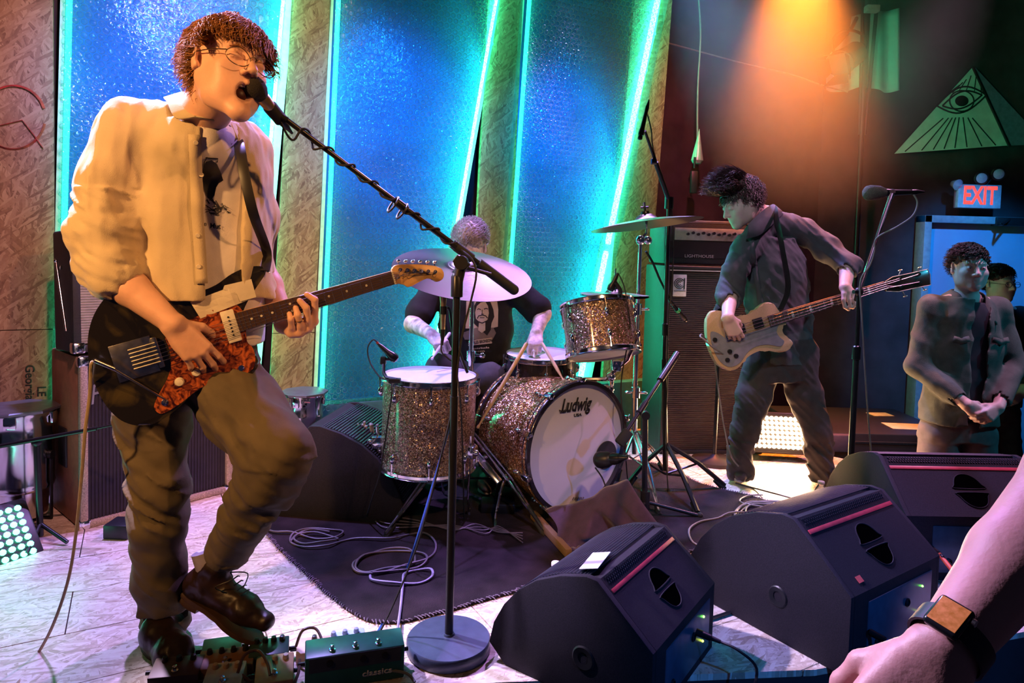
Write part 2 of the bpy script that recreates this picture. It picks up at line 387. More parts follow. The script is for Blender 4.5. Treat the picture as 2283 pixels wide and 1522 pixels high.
b = B(); b.box((0.8, 3.2, -0.57), (9.5, 9.0, 0.1)); b.done('floor.001', P('hall_floor', (0.02, 0.02, 0.022), 0.5), None, kind='structure', label='dark hall floor below the stage')
# wall behind the stage
WD = V((1, 0.5, 0)).normalized(); WN = V((0.5, -1, 0)).normalized(); WO = V((0, 4.3, 0))
def onw(px, py, off=0.0): return ONP(px, py, WO + WN * off, WN)
def wxy(p): d = V(p) - WO; return d.dot(WD), d.z
WM = Matrix((WD, V((0, 0, 1)), WN)).transposed().to_4x4(); WM.translation = WO
wb = B(); wb.box((0, 1.2, -0.2), (9.0, 4.8, 0.06), WM); wbk = wb.done('wall_back', wallblk, None, kind='structure', label='dark wall behind the stage, faced with chipboard strips')
def strip(quad, seam):
    q = [wxy(onw(*p)) for p in quad]                    # TL TR BR BL
    def at_z(z):
        f = lambda a, c: a[0] + (c[0] - a[0]) * (z - a[1]) / (c[1] - a[1])
        return (f(q[0], q[3]), z), (f(q[1], q[2]), z)
    sz = wxy(onw(*seam))[1]
    for z1, z0 in ((3.3, sz + 0.002), (sz - 0.002, 0.0)):
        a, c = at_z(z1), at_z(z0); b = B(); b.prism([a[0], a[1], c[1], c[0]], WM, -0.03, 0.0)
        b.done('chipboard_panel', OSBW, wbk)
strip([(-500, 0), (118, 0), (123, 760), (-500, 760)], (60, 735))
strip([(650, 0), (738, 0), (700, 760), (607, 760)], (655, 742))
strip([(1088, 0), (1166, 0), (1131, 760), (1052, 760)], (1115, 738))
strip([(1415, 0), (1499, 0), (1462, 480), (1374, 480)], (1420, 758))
# sprayed red mark and mill stamp on the board at the far end
red = P('red_spray', (0.42, 0.035, 0.03), 0.7, var=0.5, scale=40)
b = B(); c0 = onw(30, 270, 0.002); pts = [onw(30 + 72 * math.cos(t), 262 + 72 * math.sin(t), 0.002) for t in np.linspace(0.2, 6.0, 40)]
b.tube(pts, 0.013, 6, flat=0.15); b.tube([onw(0, 280, .002), onw(50, 268, .002), onw(75, 300, .002), onw(96, 330, .002)], 0.012, 6, flat=0.15)
b.done('spray_mark', red, wbk)
ink = P('black_stamp_ink', (0.03, 0.025, 0.02), 0.8)
def wtext(body, px, py, h, rot, m, parent, off=0.001, **k):
    p = onw(px, py, off); M = frame(p, WN, WD @ Matrix.Rotation(0, 3, 'Z')) @ Matrix.Rotation(rot, 4, 'Z'); return text(body, M, h, m, parent, **k)
wtext('Georgia-P', 66, 862, 0.052, -math.pi / 2, ink, wbk, bold=0.02)
wtext('LE', 92, 872, 0.05, -math.pi / 2, ink, wbk, bold=0.02)
# right side of the hall
def wallbox(name, a, c, z0, z1, th, m, lab):
    a, c = V((a[0], a[1], 0)), V((c[0], c[1], 0)); d = (c - a); M = frame((a + c) / 2 + V((0, 0, (z0 + z1) / 2)), (0, 0, 1), d)
    b = B(); b.box((0, 0, 0), (d.length, th, z1 - z0), M); return b.done(name, m, None, kind='structure', label=lab)
wallbox('wall_rear', (0.9, 5.9), (5.2, 5.75), -0.52, 3.6, 0.1, wallblk, 'black rear wall with the exit door')
wallbox('wall_right', (5.2, 5.8), (5.2, -1.2), -0.52, 3.6, 0.1, wallblk, 'black side wall of the hall')
wallbox('wall_left', (-3.75, -1.2), (-3.75, 2.4), -0.52, 3.6, 0.1, wallblk, 'black wall beyond the stage edge')
b = B(); b.box((0.8, 2.4, 3.65), (9.4, 7.4, 0.1)); b.done('ceiling', wallblk, None, kind='structure', label='black ceiling')
# ---- back-lit bubble wrap panels
foil = P('blue_backing', (0.008, 0.17, 0.55), 0.6, var=0.25, scale=3)
frm = P('green_lit_timber', (0.62, 0.66, 0.62), 0.6)
led = EM('led_strip_green', (0.03, 1.0, 0.46), 48); led2 = EM('led_strip_soft', (0.02, 1.0, 0.46), 4.0)
q = NT('bubble_film')
tr = q.n('ShaderNodeBsdfTransparent'); tr.inputs[0].default_value = (0.93, 0.98, 1, 1)
tl = q.n('ShaderNodeBsdfTranslucent'); tl.inputs[0].default_value = (0.5, 0.68, 0.75, 1)
gl = q.n('ShaderNodeBsdfGlossy'); gl.inputs['Roughness'].default_value = 0.10
lw = q.n('ShaderNodeLayerWeight'); lw.inputs[0].default_value = 0.42
m1 = q.n('ShaderNodeMixShader'); m1.inputs[0].default_value = 0.35; q.l(tl.outputs[0], m1.inputs[1]); q.l(gl.outputs[0], m1.inputs[2])
mr = q.n('ShaderNodeMapRange'); mr.inputs[3].default_value = 0.10; mr.inputs[4].default_value = 1.0; q.l(lw.outputs['Facing'], mr.inputs[0])
m2 = q.n('ShaderNodeMixShader'); q.l(mr.outputs[0], m2.inputs[0]); q.l(tr.outputs[0], m2.inputs[1]); q.l(m1.outputs[0], m2.inputs[2])
nz = q.n('ShaderNodeTexNoise'); nz.inputs['Scale'].default_value = 45; nz.inputs['Detail'].default_value = 3
tc = q.n('ShaderNodeTexCoord'); q.l(tc.outputs['Object'], nz.inputs[0]); bp = q.n('ShaderNodeBump'); bp.inputs['Strength'].default_value = 0.9; bp.inputs['Distance'].default_value = 0.006
q.l(nz.outputs[0], bp.inputs['Height']); q.l(bp.outputs[0], tl.inputs['Normal']); q.l(bp.outputs[0], gl.inputs['Normal'])
q.l(m2.outputs[0], q.out.inputs[0]); film = q.m
def light_panel(TL, TR, BR, BL, lab, fr_l, fr_r, led_r=1.0, pitch=0.036):
    """corner pixels on the sheet plane, 0.10 in front of the wall line"""
    of = 0.10; q = [wxy(onw(p[0], p[1], of)) for p in (TL, TR, BR, BL)]
    f = lambda a, c, z: a[0] + (c[0] - a[0]) * (z - a[1]) / (c[1] - a[1])
    z0, z1 = (q[3][1] + q[2][1]) / 2, 3.05
    L0, L1, R0, R1 = f(q[0], q[3], z0), f(q[0], q[3], z1), f(q[1], q[2], z0), f(q[1], q[2], z1)
    base = WM @ V(((L0 + R0) / 2, 0, 0.0)); root = thing('light_panel', (base.x, base.y, 0), lab, 'light panel', 'bubble wrap light panels')
    b = B(); b.prism([(L0, z0), (R0, z0), (R1, z1), (L1, z1)], WM, -0.10, -0.085); b.done('backing', foil, root)
    def bar(a, c, wd, z_0, z_1):
        a, c = V((a[0], a[1], 0)), V((c[0], c[1], 0)); d = c - a; n = V((-d.y, d.x, 0)).normalized() * wd
        b = B(); b.prism([(p.x, p.y) for p in (a, c, c + n, a + n)], WM, z_0, z_1); return b
    bar((R0, z0), (R1, z1), -fr_r, -0.10, 0.0).done('frame_side', frm, root)
    bar((L0, z0), (L1, z1), fr_l, -0.10, 0.0).done('frame_side', frm, root)
    bar((L0, z0), (R0, z0), -0.03, -0.10, 0.0).done('frame_side', frm, root)
    bar((L1, z1), (R1, z1), 0.03, -0.10, 0.0).done('frame_side', frm, root)
    def led_bar(a, c, m, r, nm='led_strip'):
        b = B(); b.tube([WM @ V((a[0], a[1], 0.03)), WM @ V((c[0], c[1], 0.03))], r, 8); b.done(nm, m, root)
    zs = z0 + (z1 - z0) * 0.36
    xr = lambda z: f((R0, z0), (R1, z1), z) - 0.012
    led_bar((xr(z0 + 0.02), z0 + 0.02), (xr(zs - 0.02), zs - 0.02), led, 0.010 * led_r); led_bar((xr(zs + 0.03), zs + 0.03), (xr(z1), z1), led, 0.010 * led_r)
    xl = lambda z: f((L0, z0), (L1, z1), z) + 0.02
    led_bar((xl(z0 + 0.02), z0 + 0.02), (xl(z1), z1), led2, 0.013)
    led_bar((L0 + 0.02, z0 + 0.014), (R0 - 0.03, z0 + 0.014), led2, 0.011)
    # film with its bubbles
    verts, faces = [], []; rows = int((z1 - z0) / (pitch * 0.866)); sheet = 0.065; seg = 10
    def bulge(u, z): return sheet + 0.018 * math.sin(u * 7 + z * 3) * math.sin(z * 4.1 + u * 2)
    nu, nv = 24, 40; g0 = []
    for j in range(nv + 1):
        z = z0 + (z1 - z0) * j / nv; l, r_ = f((L0, z0), (L1, z1), z), f((R0, z0), (R1, z1), z)
        for i in range(nu + 1):
            u = l + (r_ - l) * i / nu; g0.append(WM @ V((u, z, bulge(u, z))))
    verts += g0
    for j in range(nv):
        for i in range(nu): a = j * (nu + 1) + i; faces.append((a, a + 1, a + nu + 2, a + nu + 1))
    cs = [(math.cos(k * 2 * math.pi / seg), math.sin(k * 2 * math.pi / seg)) for k in range(seg)]
    for j in range(rows):
        z = z0 + pitch * (0.5 + j * 0.866); l, r_ = f((L0, z0), (L1, z1), z), f((R0, z0), (R1, z1), z)
        for i in range(int((r_ - l) / pitch) + 1):
            u = l + pitch * (0.35 + i + 0.5 * (j % 2))
            if u > r_ - pitch * 0.3: continue
            h0 = bulge(u, z); R = pitch * 0.43 * rnd.uniform(0.92, 1.04); o = len(verts); sq = rnd.uniform(0.75, 1.1)
            for rr, hh in ((1.0, 0.001), (0.95, 0.0095), (0.62, 0.0140)):
                for cx_, cy_ in cs: verts.append(WM @ V((u + cx_ * R * rr, z + cy_ * R * rr, h0 + hh * sq + (rnd.uniform(-.0022, .0022) if hh > 0.01 else 0))))
            verts.append(WM @ V((u, z, h0 + 0.0140 * sq + rnd.uniform(-0.003, 0.002))))
            for q_ in range(2):
                for k in range(seg): faces.append((o + q_ * seg + k, o + q_ * seg + (k + 1) % seg, o + (q_ + 1) * seg + (k + 1) % seg, o + (q_ + 1) * seg + k))
            for k in range(seg): faces.append((o + 2 * seg + k, o + 2 * seg + (k + 1) % seg, o + 3 * seg))
    off = wloc(root); me = bpy.data.meshes.new('bubble_wrap'); me.from_pydata([v - off for v in verts], [], faces)
    me.polygons.foreach_set('use_smooth', [True] * len(me.polygons)); link('bubble_wrap', me, film, root, kind='stuff')
    ct = WM @ V(((L0 + R0 + L1 + R1) / 4, 1.5, 0))
    return ct
c1 = light_panel((138, 0), (640, 0), (560, 900), (118, 900), 'widest bubble wrap light panel, behind the singer', 0.02, 0.045)
c2 = light_panel((752, 0), (1120, 0), (962, 903), (713, 918), 'bubble wrap light panel between two chipboard strips, behind the floor tom', 0.02, 0.03)
c3 = light_panel((1185, 0), (1482, 0), (1300, 895), (1122, 900), 'bubble wrap light panel with the brightest green edge, behind the rack tom', 0.025, 0.10, 1.9)
for c, ang_, pw in ((c1, 42, 360), (c2, 36, 380), (c3, 32, 400)):
    c = c + V((0, 0, .45))
    spot('panel_blue', c + WN * 1.9 + V((0, 0, 0.9)), c, (0.01, 0.27, 1.0), pw, ang_, 0.9, 0.1)
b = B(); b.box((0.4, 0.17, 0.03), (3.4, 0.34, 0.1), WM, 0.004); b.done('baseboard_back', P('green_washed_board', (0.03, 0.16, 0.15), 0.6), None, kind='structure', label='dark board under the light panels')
# ---- exit door
DY = 5.68
def rp(px, py): return A(px, py, DY)
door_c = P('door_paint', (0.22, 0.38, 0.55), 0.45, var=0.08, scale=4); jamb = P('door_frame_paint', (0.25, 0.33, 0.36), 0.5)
x0, x1 = rp(2052, 480).x, rp(2052, 480).x + 1.1; zt = rp(2052, 480).z
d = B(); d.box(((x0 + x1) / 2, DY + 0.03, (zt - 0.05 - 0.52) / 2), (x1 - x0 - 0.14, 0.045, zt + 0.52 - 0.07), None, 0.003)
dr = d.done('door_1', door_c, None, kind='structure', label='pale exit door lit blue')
for cx_, w_ in ((x0 + 0.03, 0.06), (x1 - 0.03, 0.06)):
    b = B(); b.box((cx_, DY - 0.005, (zt - 0.52) / 2), (w_, 0.13, zt + 0.52), None, 0.004); b.done('door_frame', jamb, dr)
b = B(); b.box(((x0 + x1) / 2, DY - 0.005, zt - 0.03), (x1 - x0, 0.13, 0.06), None, 0.004); b.done('door_frame', jamb, dr)
hx = rp(2062, 737); b = B(); b.cyl((x0 + 0.13, DY, hx.z), (x0 + 0.13, DY - 0.06, hx.z), 0.03, 0.026); b.cyl((x0 + 0.13, DY - 0.05, hx.z), (x0 + 0.24, DY - 0.06, hx.z), 0.009); b.done('door_handle', blackm, dr)
p = rp(2240, 495); b = B(); b.box((p.x, DY - 0.05, p.z), (0.26, 0.07, 0.07), None, 0.006); b.tube([(p.x - 0.1, DY - 0.07, p.z - 0.03), (p.x - 0.18, DY - 0.22, p.z - 0.03), (p.x - 0.02, DY - 0.08, p.z + 0.02)], 0.011, 6); b.done('door_closer', black, dr)
# ---- exit sign with its two lamps
EY = 5.55
a, c = A(2138, 410, EY), A(2231, 465, EY); cc = (a + c) / 2
ex = thing('exit_sign', (cc.x, EY, cc.z), 'red lit EXIT sign above the door, with twin emergency lamps on top', 'exit sign')
b = B(); b.box((cc.x, EY + 0.03, cc.z), (c.x - a.x, 0.06, a.z - c.z), None, 0.006); b.done('sign_box', P('sign_housing', (0.5, 0.55, 0.6), 0.5), ex)
text('EXIT', frame((cc.x, EY - 0.001, cc.z), (0, -1, 0), (1, 0, 0)), 0.205, EM('exit_red', (1.0, 0.05, 0.04), 2.2), ex, sx=0.66, bold=0.025)
lampg = P('lamp_lens', (0.5, 0.6, 0.8), 0.15, spec=1.0, coat=1, bump=0.5, bscale=150)
for px, py in ((2187, 397), (2225, 388)):
    p = A(px, py, EY); b = B(); b.lathe([(0.012, 0.06), (0.035, 0.045), (0.052, 0.01), (0.054, -0.01), (0.048, -0.016)], frame(p, (0.25, 1, 0.1))); b.cyl(p + V((0, 0.03, 0)), (p.x * 0.5 + cc.x * 0.5, EY + 0.03, a.z), 0.008)
    lh = b.done('lamp_head', black, ex)
    b = B(); b.lathe([(0.047, -0.012), (0.03, -0.022), (0.001, -0.026)], frame(p, (0.25, 1, 0.1))); b.done('lamp_lens', lampg, lh)
p = A(2136, 412, EY); b = B(); b.lathe([(0.001, -0.03), (0.045, 0.0), (0.03, 0.05), (0.01, 0.07)], frame(p, (-0.2, 1, 0.3))); b.done('lamp_head', lampg, ex)
# ---- mural: three dimensional pyramid with an eye
MY = 5.72
mur = thing('wall_mural', A(2080, 340, MY), 'painted pyramid with an eye and rays, above the exit sign', 'mural')
mg = P('mural_white_paint', (0.62, 0.72, 0.66), 0.7, var=0.12, scale=12); mk = P('mural_black_line', (0.008, 0.01, 0.012), 0.7)
MM = frame((0, MY, 0), (0, -1, 0), (1, 0, 0))
def mp(px, py): p = A(px, py, MY); return (p.x, p.z)
def mpoly(pts, z0, z1, m, nm): b = B(); b.prism([mp(*p) for p in pts], MM, z0, z1); return b.done(nm, m, mur)
mpoly([(2165, 150), (2243, 325), (1992, 343)], 0.012, 0.016, mg, 'pyramid_face')
mpoly([(2172, 152), (2330, 322), (2252, 325)], 0.012, 0.016, P('mural_blue_paint', (0.10, 0.16, 0.24), 0.7, var=0.2), 'pyramid_side')
def mline(pts, wpx, nm='painted_line', z=0.0165, closed=False):
    b = B(); b.tube([MM @ V((*mp(*p), z)) for p in pts], wpx / 2 * MY / F, 6, closed, flat=1); return b
ex_, ey_ = 2140, 229
rays = B()
def addl(p, q_, wpx):
    P0, P1 = MM @ V((*mp(*p), 0.0155)), MM @ V((*mp(*q_), 0.0155)); rays.tube([P0, P1], wpx / 2 * MY / F, 6)
for x in (2015, 2052, 2078, 2102, 2126, 2153, 2186, 2217): addl((x, 340 - (x - 1992) * 0.07), (ex_ + (x - ex_) * 0.32, 262 + abs(x - 2140) * 0.02), 2.6)
for t in ((2106, 222), (2118, 205), (2133, 195), (2152, 190), (2172, 193), (2190, 200)): addl((ex_ + (t[0] - ex_) * 0.9, 213 - 10 + abs(t[0] - 2145) * 0.2), (2160 + (t[0] - 2148) * 0.55, 160 + abs(t[0] - 2160) * 0.45 + 6), 2.4)
addl((2165, 150), (2246, 326), 5); addl((2165, 150), (1990, 343), 2)
rays.done('painted_ray', mk, mur)
def eyec(h, n=14, w0=2086, w1=2196): return [(w0 + (w1 - w0) * t, 237 - 24 * t - h * math.sin(math.pi * t)) for t in np.linspace(0, 1, n)]
b = B(); b.prism([mp(*p) for p in eyec(30) + eyec(-27)[::-1][1:-1]], MM, 0.016, 0.0175); b.done('eye_white', mg, mur)
b = B()
for hh in (30, -27, 20, -17): b.tube([MM @ V((*mp(*p), 0.0178)) for p in eyec(hh, w0=2086 if abs(hh) > 25 else 2098, w1=2196 if abs(hh) > 25 else 2186)], 1.8 * MY / F, 6)
b.tube([MM @ V((*mp(2141 + 27 * math.cos(t), 226 + 23 * math.sin(t)), 0.0178)) for t in np.linspace(0, 2 * math.pi, 24, endpoint=False)], 1.5 * MY / F, 6, True)
b.prism([mp(2141 + 15 * math.cos(t), 226 + 12 * math.sin(t)) for t in np.linspace(0, 2 * math.pi, 20, endpoint=False)][::-1], MM, 0.0176, 0.0195)
b.done('eye_line', mk, mur)
# ---- white banner and the truss post in front of it
ban = P('white_cloth_banner', (0.55, 0.62, 0.58), 0.85, var=0.12, scale=5)
b = B(); n = 30; g = []
for j in range(13):
    for i in range(n + 1):
        u = i / n; px = 1842 + (2002 - 1842) * u; t = j / 12; py0 = 45 - 25 * u if u > 0.35 else 130 - 60 * u / 0.35; py1 = 200 + 6 * math.sin(u * 9)
        p = A(px, py0 + (py1 - py0) * t, 5.6); p.y += 0.02 * math.sin(u * 24); g.append(b.bm.verts.new(p))
for j in range(12):
    for i in range(n): a_ = j * (n + 1) + i; b.bm.faces.new((g[a_], g[a_ + 1], g[a_ + n + 2], g[a_ + n + 1]))
o = b.done('banner', ban, None, label='pale cloth hung high on the dark wall, lit green', cat='banner'); md = o.modifiers.new('t', 'SOLIDIFY'); md.thickness = 0.004
po = thing('lamp_post', A(1940, 205, 5.3), 'thin black pole with clamps in front of the hanging cloth', 'pole')
b = B(); b.cyl(A(1937, -40, 5.3), A(1905, 640, 5.3), 0.022); b.done('pole', blackm, po)
b = B(); b.cyl(A(1960, -40, 5.3), A(1928, 300, 5.3), 0.014); b.cyl(A(1925, -40, 5.3), A(1916, 300, 5.3), 0.012); b.done('pole', blackm, po)
p = A(1944, 20, 5.25); b = B(); b.box(p, (0.10, 0.06, 0.05), None, 0.006); b.done('clamp', frm, po)
# hanging stage lamp, moved by its yoke
hl = thing('stage_lamp', A(1900, 140, 5.1), 'black stage lamp silhouetted against the hanging cloth', 'stage lamp')
c_ = A(1893, 128, 5.1); M_ = frame(c_, (-0.7, -0.5, -0.5))
b = B(); b.lathe([(0.05, -0.14), (0.085, -0.1), (0.09, 0.06), (0.075, 0.1), (0.1, 0.12), (0.1, 0.14)], M_, 24); b.done('lamp_body', black, hl)
b = B(); b.tube(smooth_path([c_ + V((-0.11, 0, 0)), c_ + V((-0.12, 0, 0.14)), c_ + V((0, 0, 0.2)), c_ + V((0.12, 0, 0.14)), c_ + V((0.11, 0, 0))], 5), 0.011, 6); b.cyl(c_ + V((0, 0, 0.2)), c_ + V((0.1, 0.12, 0.33)), 0.014); b.done('yoke', blackm, hl)
b = B()
for k in range(4): b.quad(*[M_ @ V(v) for v in ((0.09 * math.cos(k * 1.57), 0.09 * math.sin(k * 1.57), 0.14), (0.09 * math.cos(k * 1.57 + 1.2), 0.09 * math.sin(k * 1.57 + 1.2), 0.14), (0.15 * math.cos(k * 1.57 + 1.3), 0.15 * math.sin(k * 1.57 + 1.3), 0.26), (0.15 * math.cos(k * 1.57 - 0.1), 0.15 * math.sin(k * 1.57 - 0.1), 0.26))])
b.done('barn_door', black, hl)
# sagging cable with its hook along the dark wall
wire = P('pale_wire', (0.25, 0.25, 0.24), 0.6)
cable('wall_cable', [A(1490, 96, 5.0), A(1560, 115, 5.1), A(1660, 142, 5.3), A(1760, 165, 5.4), A(1840, 192, 5.5), A(1890, 205, 5.55)], 0.006, wire, 'pale cable sagging across the dark wall to the hanging cloth')
cable('wall_cable', [A(1558, 0, 4.95), A(1562, 80, 4.95), A(1556, 200, 4.95), A(1555, 310, 4.95)], 0.006, wire, 'thin cord hanging straight down beside the chipboard strip')
b = B(); p0 = A(1557, 318, 4.95); b.lathe([(0.001, 0.1), (0.02, 0.0), (0.045, -0.13), (0.03, -0.15), (0.001, -0.15)], frame(p0, (0.03, 0, 1)), 16)
b.done('hanging_lamp', P('lamp_shade_glass', (0.3, 0.6, 0.45), 0.2), None, label='small cone shaped lamp hanging on a thin cord', cat='lamp')
b = B(); p0 = A(1548, 375, 4.9); b.box(p0 + V((0, 0, -0.1)), (0.05, 0.04, 0.16), None, 0.008); b.cyl(p0, p0 + V((0, 0, 0.08)), 0.008)
b.done('cable_box', black, None, label='small black box hanging under the cone lamp', cat='box')
# ---------------------------------------------------------------- rug
rug_m = P('dark_rug', (0.018, 0.012, 0.016), 0.95, var=0.5, scale=9, bump=1.0, bscale=260, spec=.2)
rim = [FL(590, 1172), FL(650, 1250), FL(740, 1335), FL(832, 1391), FL(960, 1375), FL(1120, 1330), FL(1240, 1293), FL(1400, 1262), FL(1520, 1238), FL(1640, 1205), FL(1800, 1165), FL(1700, 1115), FL(1560, 1080), FL(1430, 1030), FL(1000, 1005), FL(650, 1075)]
rp_ = [(p.x, p.y) for p in smooth_path(rim, 5, True)]
rp_ = [(x + rnd.uniform(-.004, .004), y + rnd.uniform(-.004, .004)) for x, y in rp_]
rg = thing('rug', (0.1, 2.9, 0), 'dark worn rug under the drum kit', 'rug')
b = B(); b.prism(rp_, Matrix.Identity(4), 0.001, 0.009, 0.002, 1); b.done('rug_pile', rug_m, rg)
b = B(); n_ = len(rp_)
e_ = [V((x, y, 0.009)) for x, y in rp_]
for i in range(n_):
    a_, c_ = e_[i], e_[(i + 1) % n_]; L = (c_ - a_).length
    for k in range(int(L / 0.012)):
        p = a_.lerp(c_, k * 0.012 / L); t = (c_ - a_).normalized(); o = V((t.y, -t.x, 0)) * rnd.uniform(0.004, 0.012)
        b.tube([p - t * 0.004 - o, p + V((0, 0, 0.003)), p + t * 0.006 + o * rnd.uniform(0.4, 1.6)], 0.0022, 4)
b.done('rug_binding', P('rug_binding', (0.14, 0.11, 0.15), 0.9, var=0.5, scale=80), rg, kind='stuff')
# ---------------------------------------------------------------- drums
sk = sparkle('champagne_sparkle', (0.12, 0.045, 0.015), (0.62, 0.28, 0.08))
sk2 = sparkle('silver_sparkle', (0.085, 0.045, 0.028), (0.48, 0.30, 0.17))
skin_h = P('drum_head_white', (0.75, 0.74, 0.78), 0.55, var=0.05, scale=6)
kick_h = P('kick_head_white', (0.66, 0.65, 0.72), 0.5, var=0.05, scale=5)
wood = P('stick_wood', (0.62, 0.42, 0.24), 0.45, stretch=(40, 40, 3), var=0.2)
inkb = P('print_black', (0.008, 0.008, 0.01), 0.5)
def hoop(r, z, h, M, m, root, nm='hoop'):
    b = B(); b.lathe([(r - 0.002, z - h / 2), (r + 0.010, z - h / 2), (r + 0.012, z - h / 2 + 0.003), (r + 0.005, z - h * .2), (r + 0.005, z + h * .3), (r + 0.010, z + h / 2), (r - 0.001, z + h / 2), (r - 0.002, z - h / 2)], M, 48, False); return b.done(nm, m, root)
def lug(M, r, z, th, root, up=1, ln=0.05):
    """a streamlined chrome casing on the shell with its tension rod"""
    b = B(); c, s_ = math.cos(th), math.sin(th)
    m = M @ Matrix.Translation((r * c, r * s_, z)) @ Matrix.Rotation(th, 4, 'Z') @ Matrix.Rotation(math.pi / 2, 4, 'Y')
    b.lathe([(0.011, 0.0), (0.013, 0.004), (0.010, 0.014), (0.005, 0.02), (0.001, 0.021)], m @ Matrix.Diagonal((1.9, 0.85, 1, 1)), 12)
    lg = b.done('lug', chrome, root)
    b = B(); b.cyl(M @ V(((r + 0.013) * c, (r + 0.013) * s_, z)), M @ V(((r + 0.013) * c, (r + 0.013) * s_, z + up * ln)), 0.0028, n=8)
    b.cyl(M @ V(((r + 0.013) * c, (r + 0.013) * s_, z + up * ln)), M @ V(((r + 0.013) * c, (r + 0.013) * s_, z + up * (ln + 0.012))), 0.006, n=8)
    b.done('tension_rod', chrome, lg)
def drum(name, M, r, h, lab, shell, nl=8, ph=0.2, top=skin_h, bot=skin_h, hz=0.024):
    o = M.translation; root = thing(name, o, lab, 'drum', 'shell drums of the kit')
    b = B(); b.lathe([(r - 0.006, 0.004), (r, 0.004), (r, h - 0.004), (r - 0.006, h - 0.004), (r - 0.006, 0.004)], M, 64, False); b.done('shell', shell, root)
    hoop(r, h - 0.004, hz, M, chrome, root); hoop(r, 0.004, hz, M, chrome, root)
    for z, m, nm in ((h, top, 'batter_head'), (0.0, bot, 'resonant_head')):
        b = B(); b.lathe([(0.001, z), (r - 0.001, z), (r + 0.001, z - 0.002), (r - 0.003, z - 0.004), (0.001, z - 0.004)] if z else [(0.001, 0.0), (r, 0.0), (r, 0.003), (0.001, 0.003)], M, 48, False); b.done(nm, m, root)
    for k in range(nl):
        th = ph + k * 2 * math.pi / nl
        if h > 0.2: lug(M, r, h - 0.07, th, root); lug(M, r, 0.07, th, root, -1)
        else: lug(M, r, h / 2, th, root, 1, h / 2 - 0.01)
    return root
def clampleg(root, M, r, th, z, foot, bend):
    c, s_ = math.cos(th), math.sin(th); b = B(); p = M @ V(((r + 0.022) * c, (r + 0.022) * s_, z))
    b.box((0, 0, 0), (0.05, 0.04, 0.055), M @ Matrix.Translation((r * c + 0.02 * c, r * s_ + 0.02 * s_, z)) @ Matrix.Rotation(th, 4, 'Z'), 0.008)
    b.sph(M @ V(((r + 0.05) * c, (r + 0.05) * s_, z)), 0.014); br = b.done('leg_bracket', chrome, root)
    b = B(); b.tube([p + V((0, 0, 0.07)), bend, foot + V((0, 0, 0.02))], 0.005, 8); b.cyl(foot, foot + V((0, 0, 0.035)), 0.011, 0.007); b.done('leg', chrome, root)
# kick drum
kd = V((math.sin(math.radians(36)), -math.cos(math.radians(36)), 0.0)); kc = A(1283, 993, 3.08)
KM = frame(kc - kd * 0.38, kd, (kd.y * -1, kd.x, 0)); KR = 0.293
kick = thing('kick_drum', (kc.x, kc.y, 0), 'big sparkle kick drum with printed white front head', 'drum', 'shell drums of the kit')
b = B(); b.lathe([(KR - 0.008, 0), (KR, 0), (KR, 0.38), (KR - 0.008, 0.38), (KR - 0.008, 0)], KM, 96, False); b.done('shell', sk, kick)
for z in (-0.012, 0.392):
    b = B(); b.lathe([(KR - 0.004, z - 0.02), (KR + 0.013, z - 0.02), (KR + 0.016, z - 0.016), (KR + 0.016, z + 0.016), (KR + 0.013, z + 0.02), (KR - 0.004, z + 0.02), (KR - 0.004, z - 0.02)], KM, 96, False); h_ = b.done('hoop', P('black_hoop', (0.015, 0.013, 0.02), 0.25, coat=0.6), kick)
    b = B(); b.lathe([(KR + 0.016, z - 0.008), (KR + 0.0175, z - 0.007), (KR + 0.0175, z + 0.007), (KR + 0.016, z + 0.008)], KM, 96, False); b.done('hoop_inlay', sk, h_)
b = B(); b.lathe([(0.001, 0.394), (KR * 0.6, 0.392), (KR - 0.002, 0.388), (KR - 0.002, 0.382), (0.001, 0.384)], KM, 64, False); b.done('front_head', kick_h, kick)
def kpt(px, py, dz=0.396): return ONP(px, py, KM @ V((0, 0, dz)), kd)
hc = kpt(1351, 1014); b = B(); b.lathe([(0.001, 0.0), (0.066, 0.0), (0.068, 0.002), (0.066, 0.004), (0.001, 0.004)], frame(hc - kd * 0.001, kd), 40, False)
b.done('sound_hole_disc', P('sound_hole_shade', (0.03, 0.028, 0.035), 0.8), kick)  # dark disc on the head stands for the shade inside the hole
for nt, (px, py, hh, body) in enumerate(((1284, 903, 0.088, 'Ludwig'), (1288, 925, 0.02, 'USA'))):
    u = (kpt(1330, 898) - kpt(1240, 908)).normalized()
    text(body, frame(kpt(px, py), kd, u), hh * (0.98 if nt == 0 else 1), inkb, kick, sx=0.72 if nt == 0 else 1.3, shear=0.28 if nt == 0 else 0, bold=0.03)
b = B(); u0, u1 = kpt(1247, 920), kpt(1281, 921); b.tube([kpt(1266, 897), kpt(1262, 912), kpt(1249, 920), kpt(1247, 914), kpt(1258, 918)], 0.0022, 6); b.done('lettering', inkb, kick)
b = B()
for k in range(26): b.tube([kpt(1276 + k * 1.0, 1112 + 3 * math.sin(k * 1.7)), kpt(1277 + k * 1.0, 1110 + 3 * math.sin(k * 1.7 + 1.5))], 0.001, 4)
b.done('maker_signature', inkb, kick)
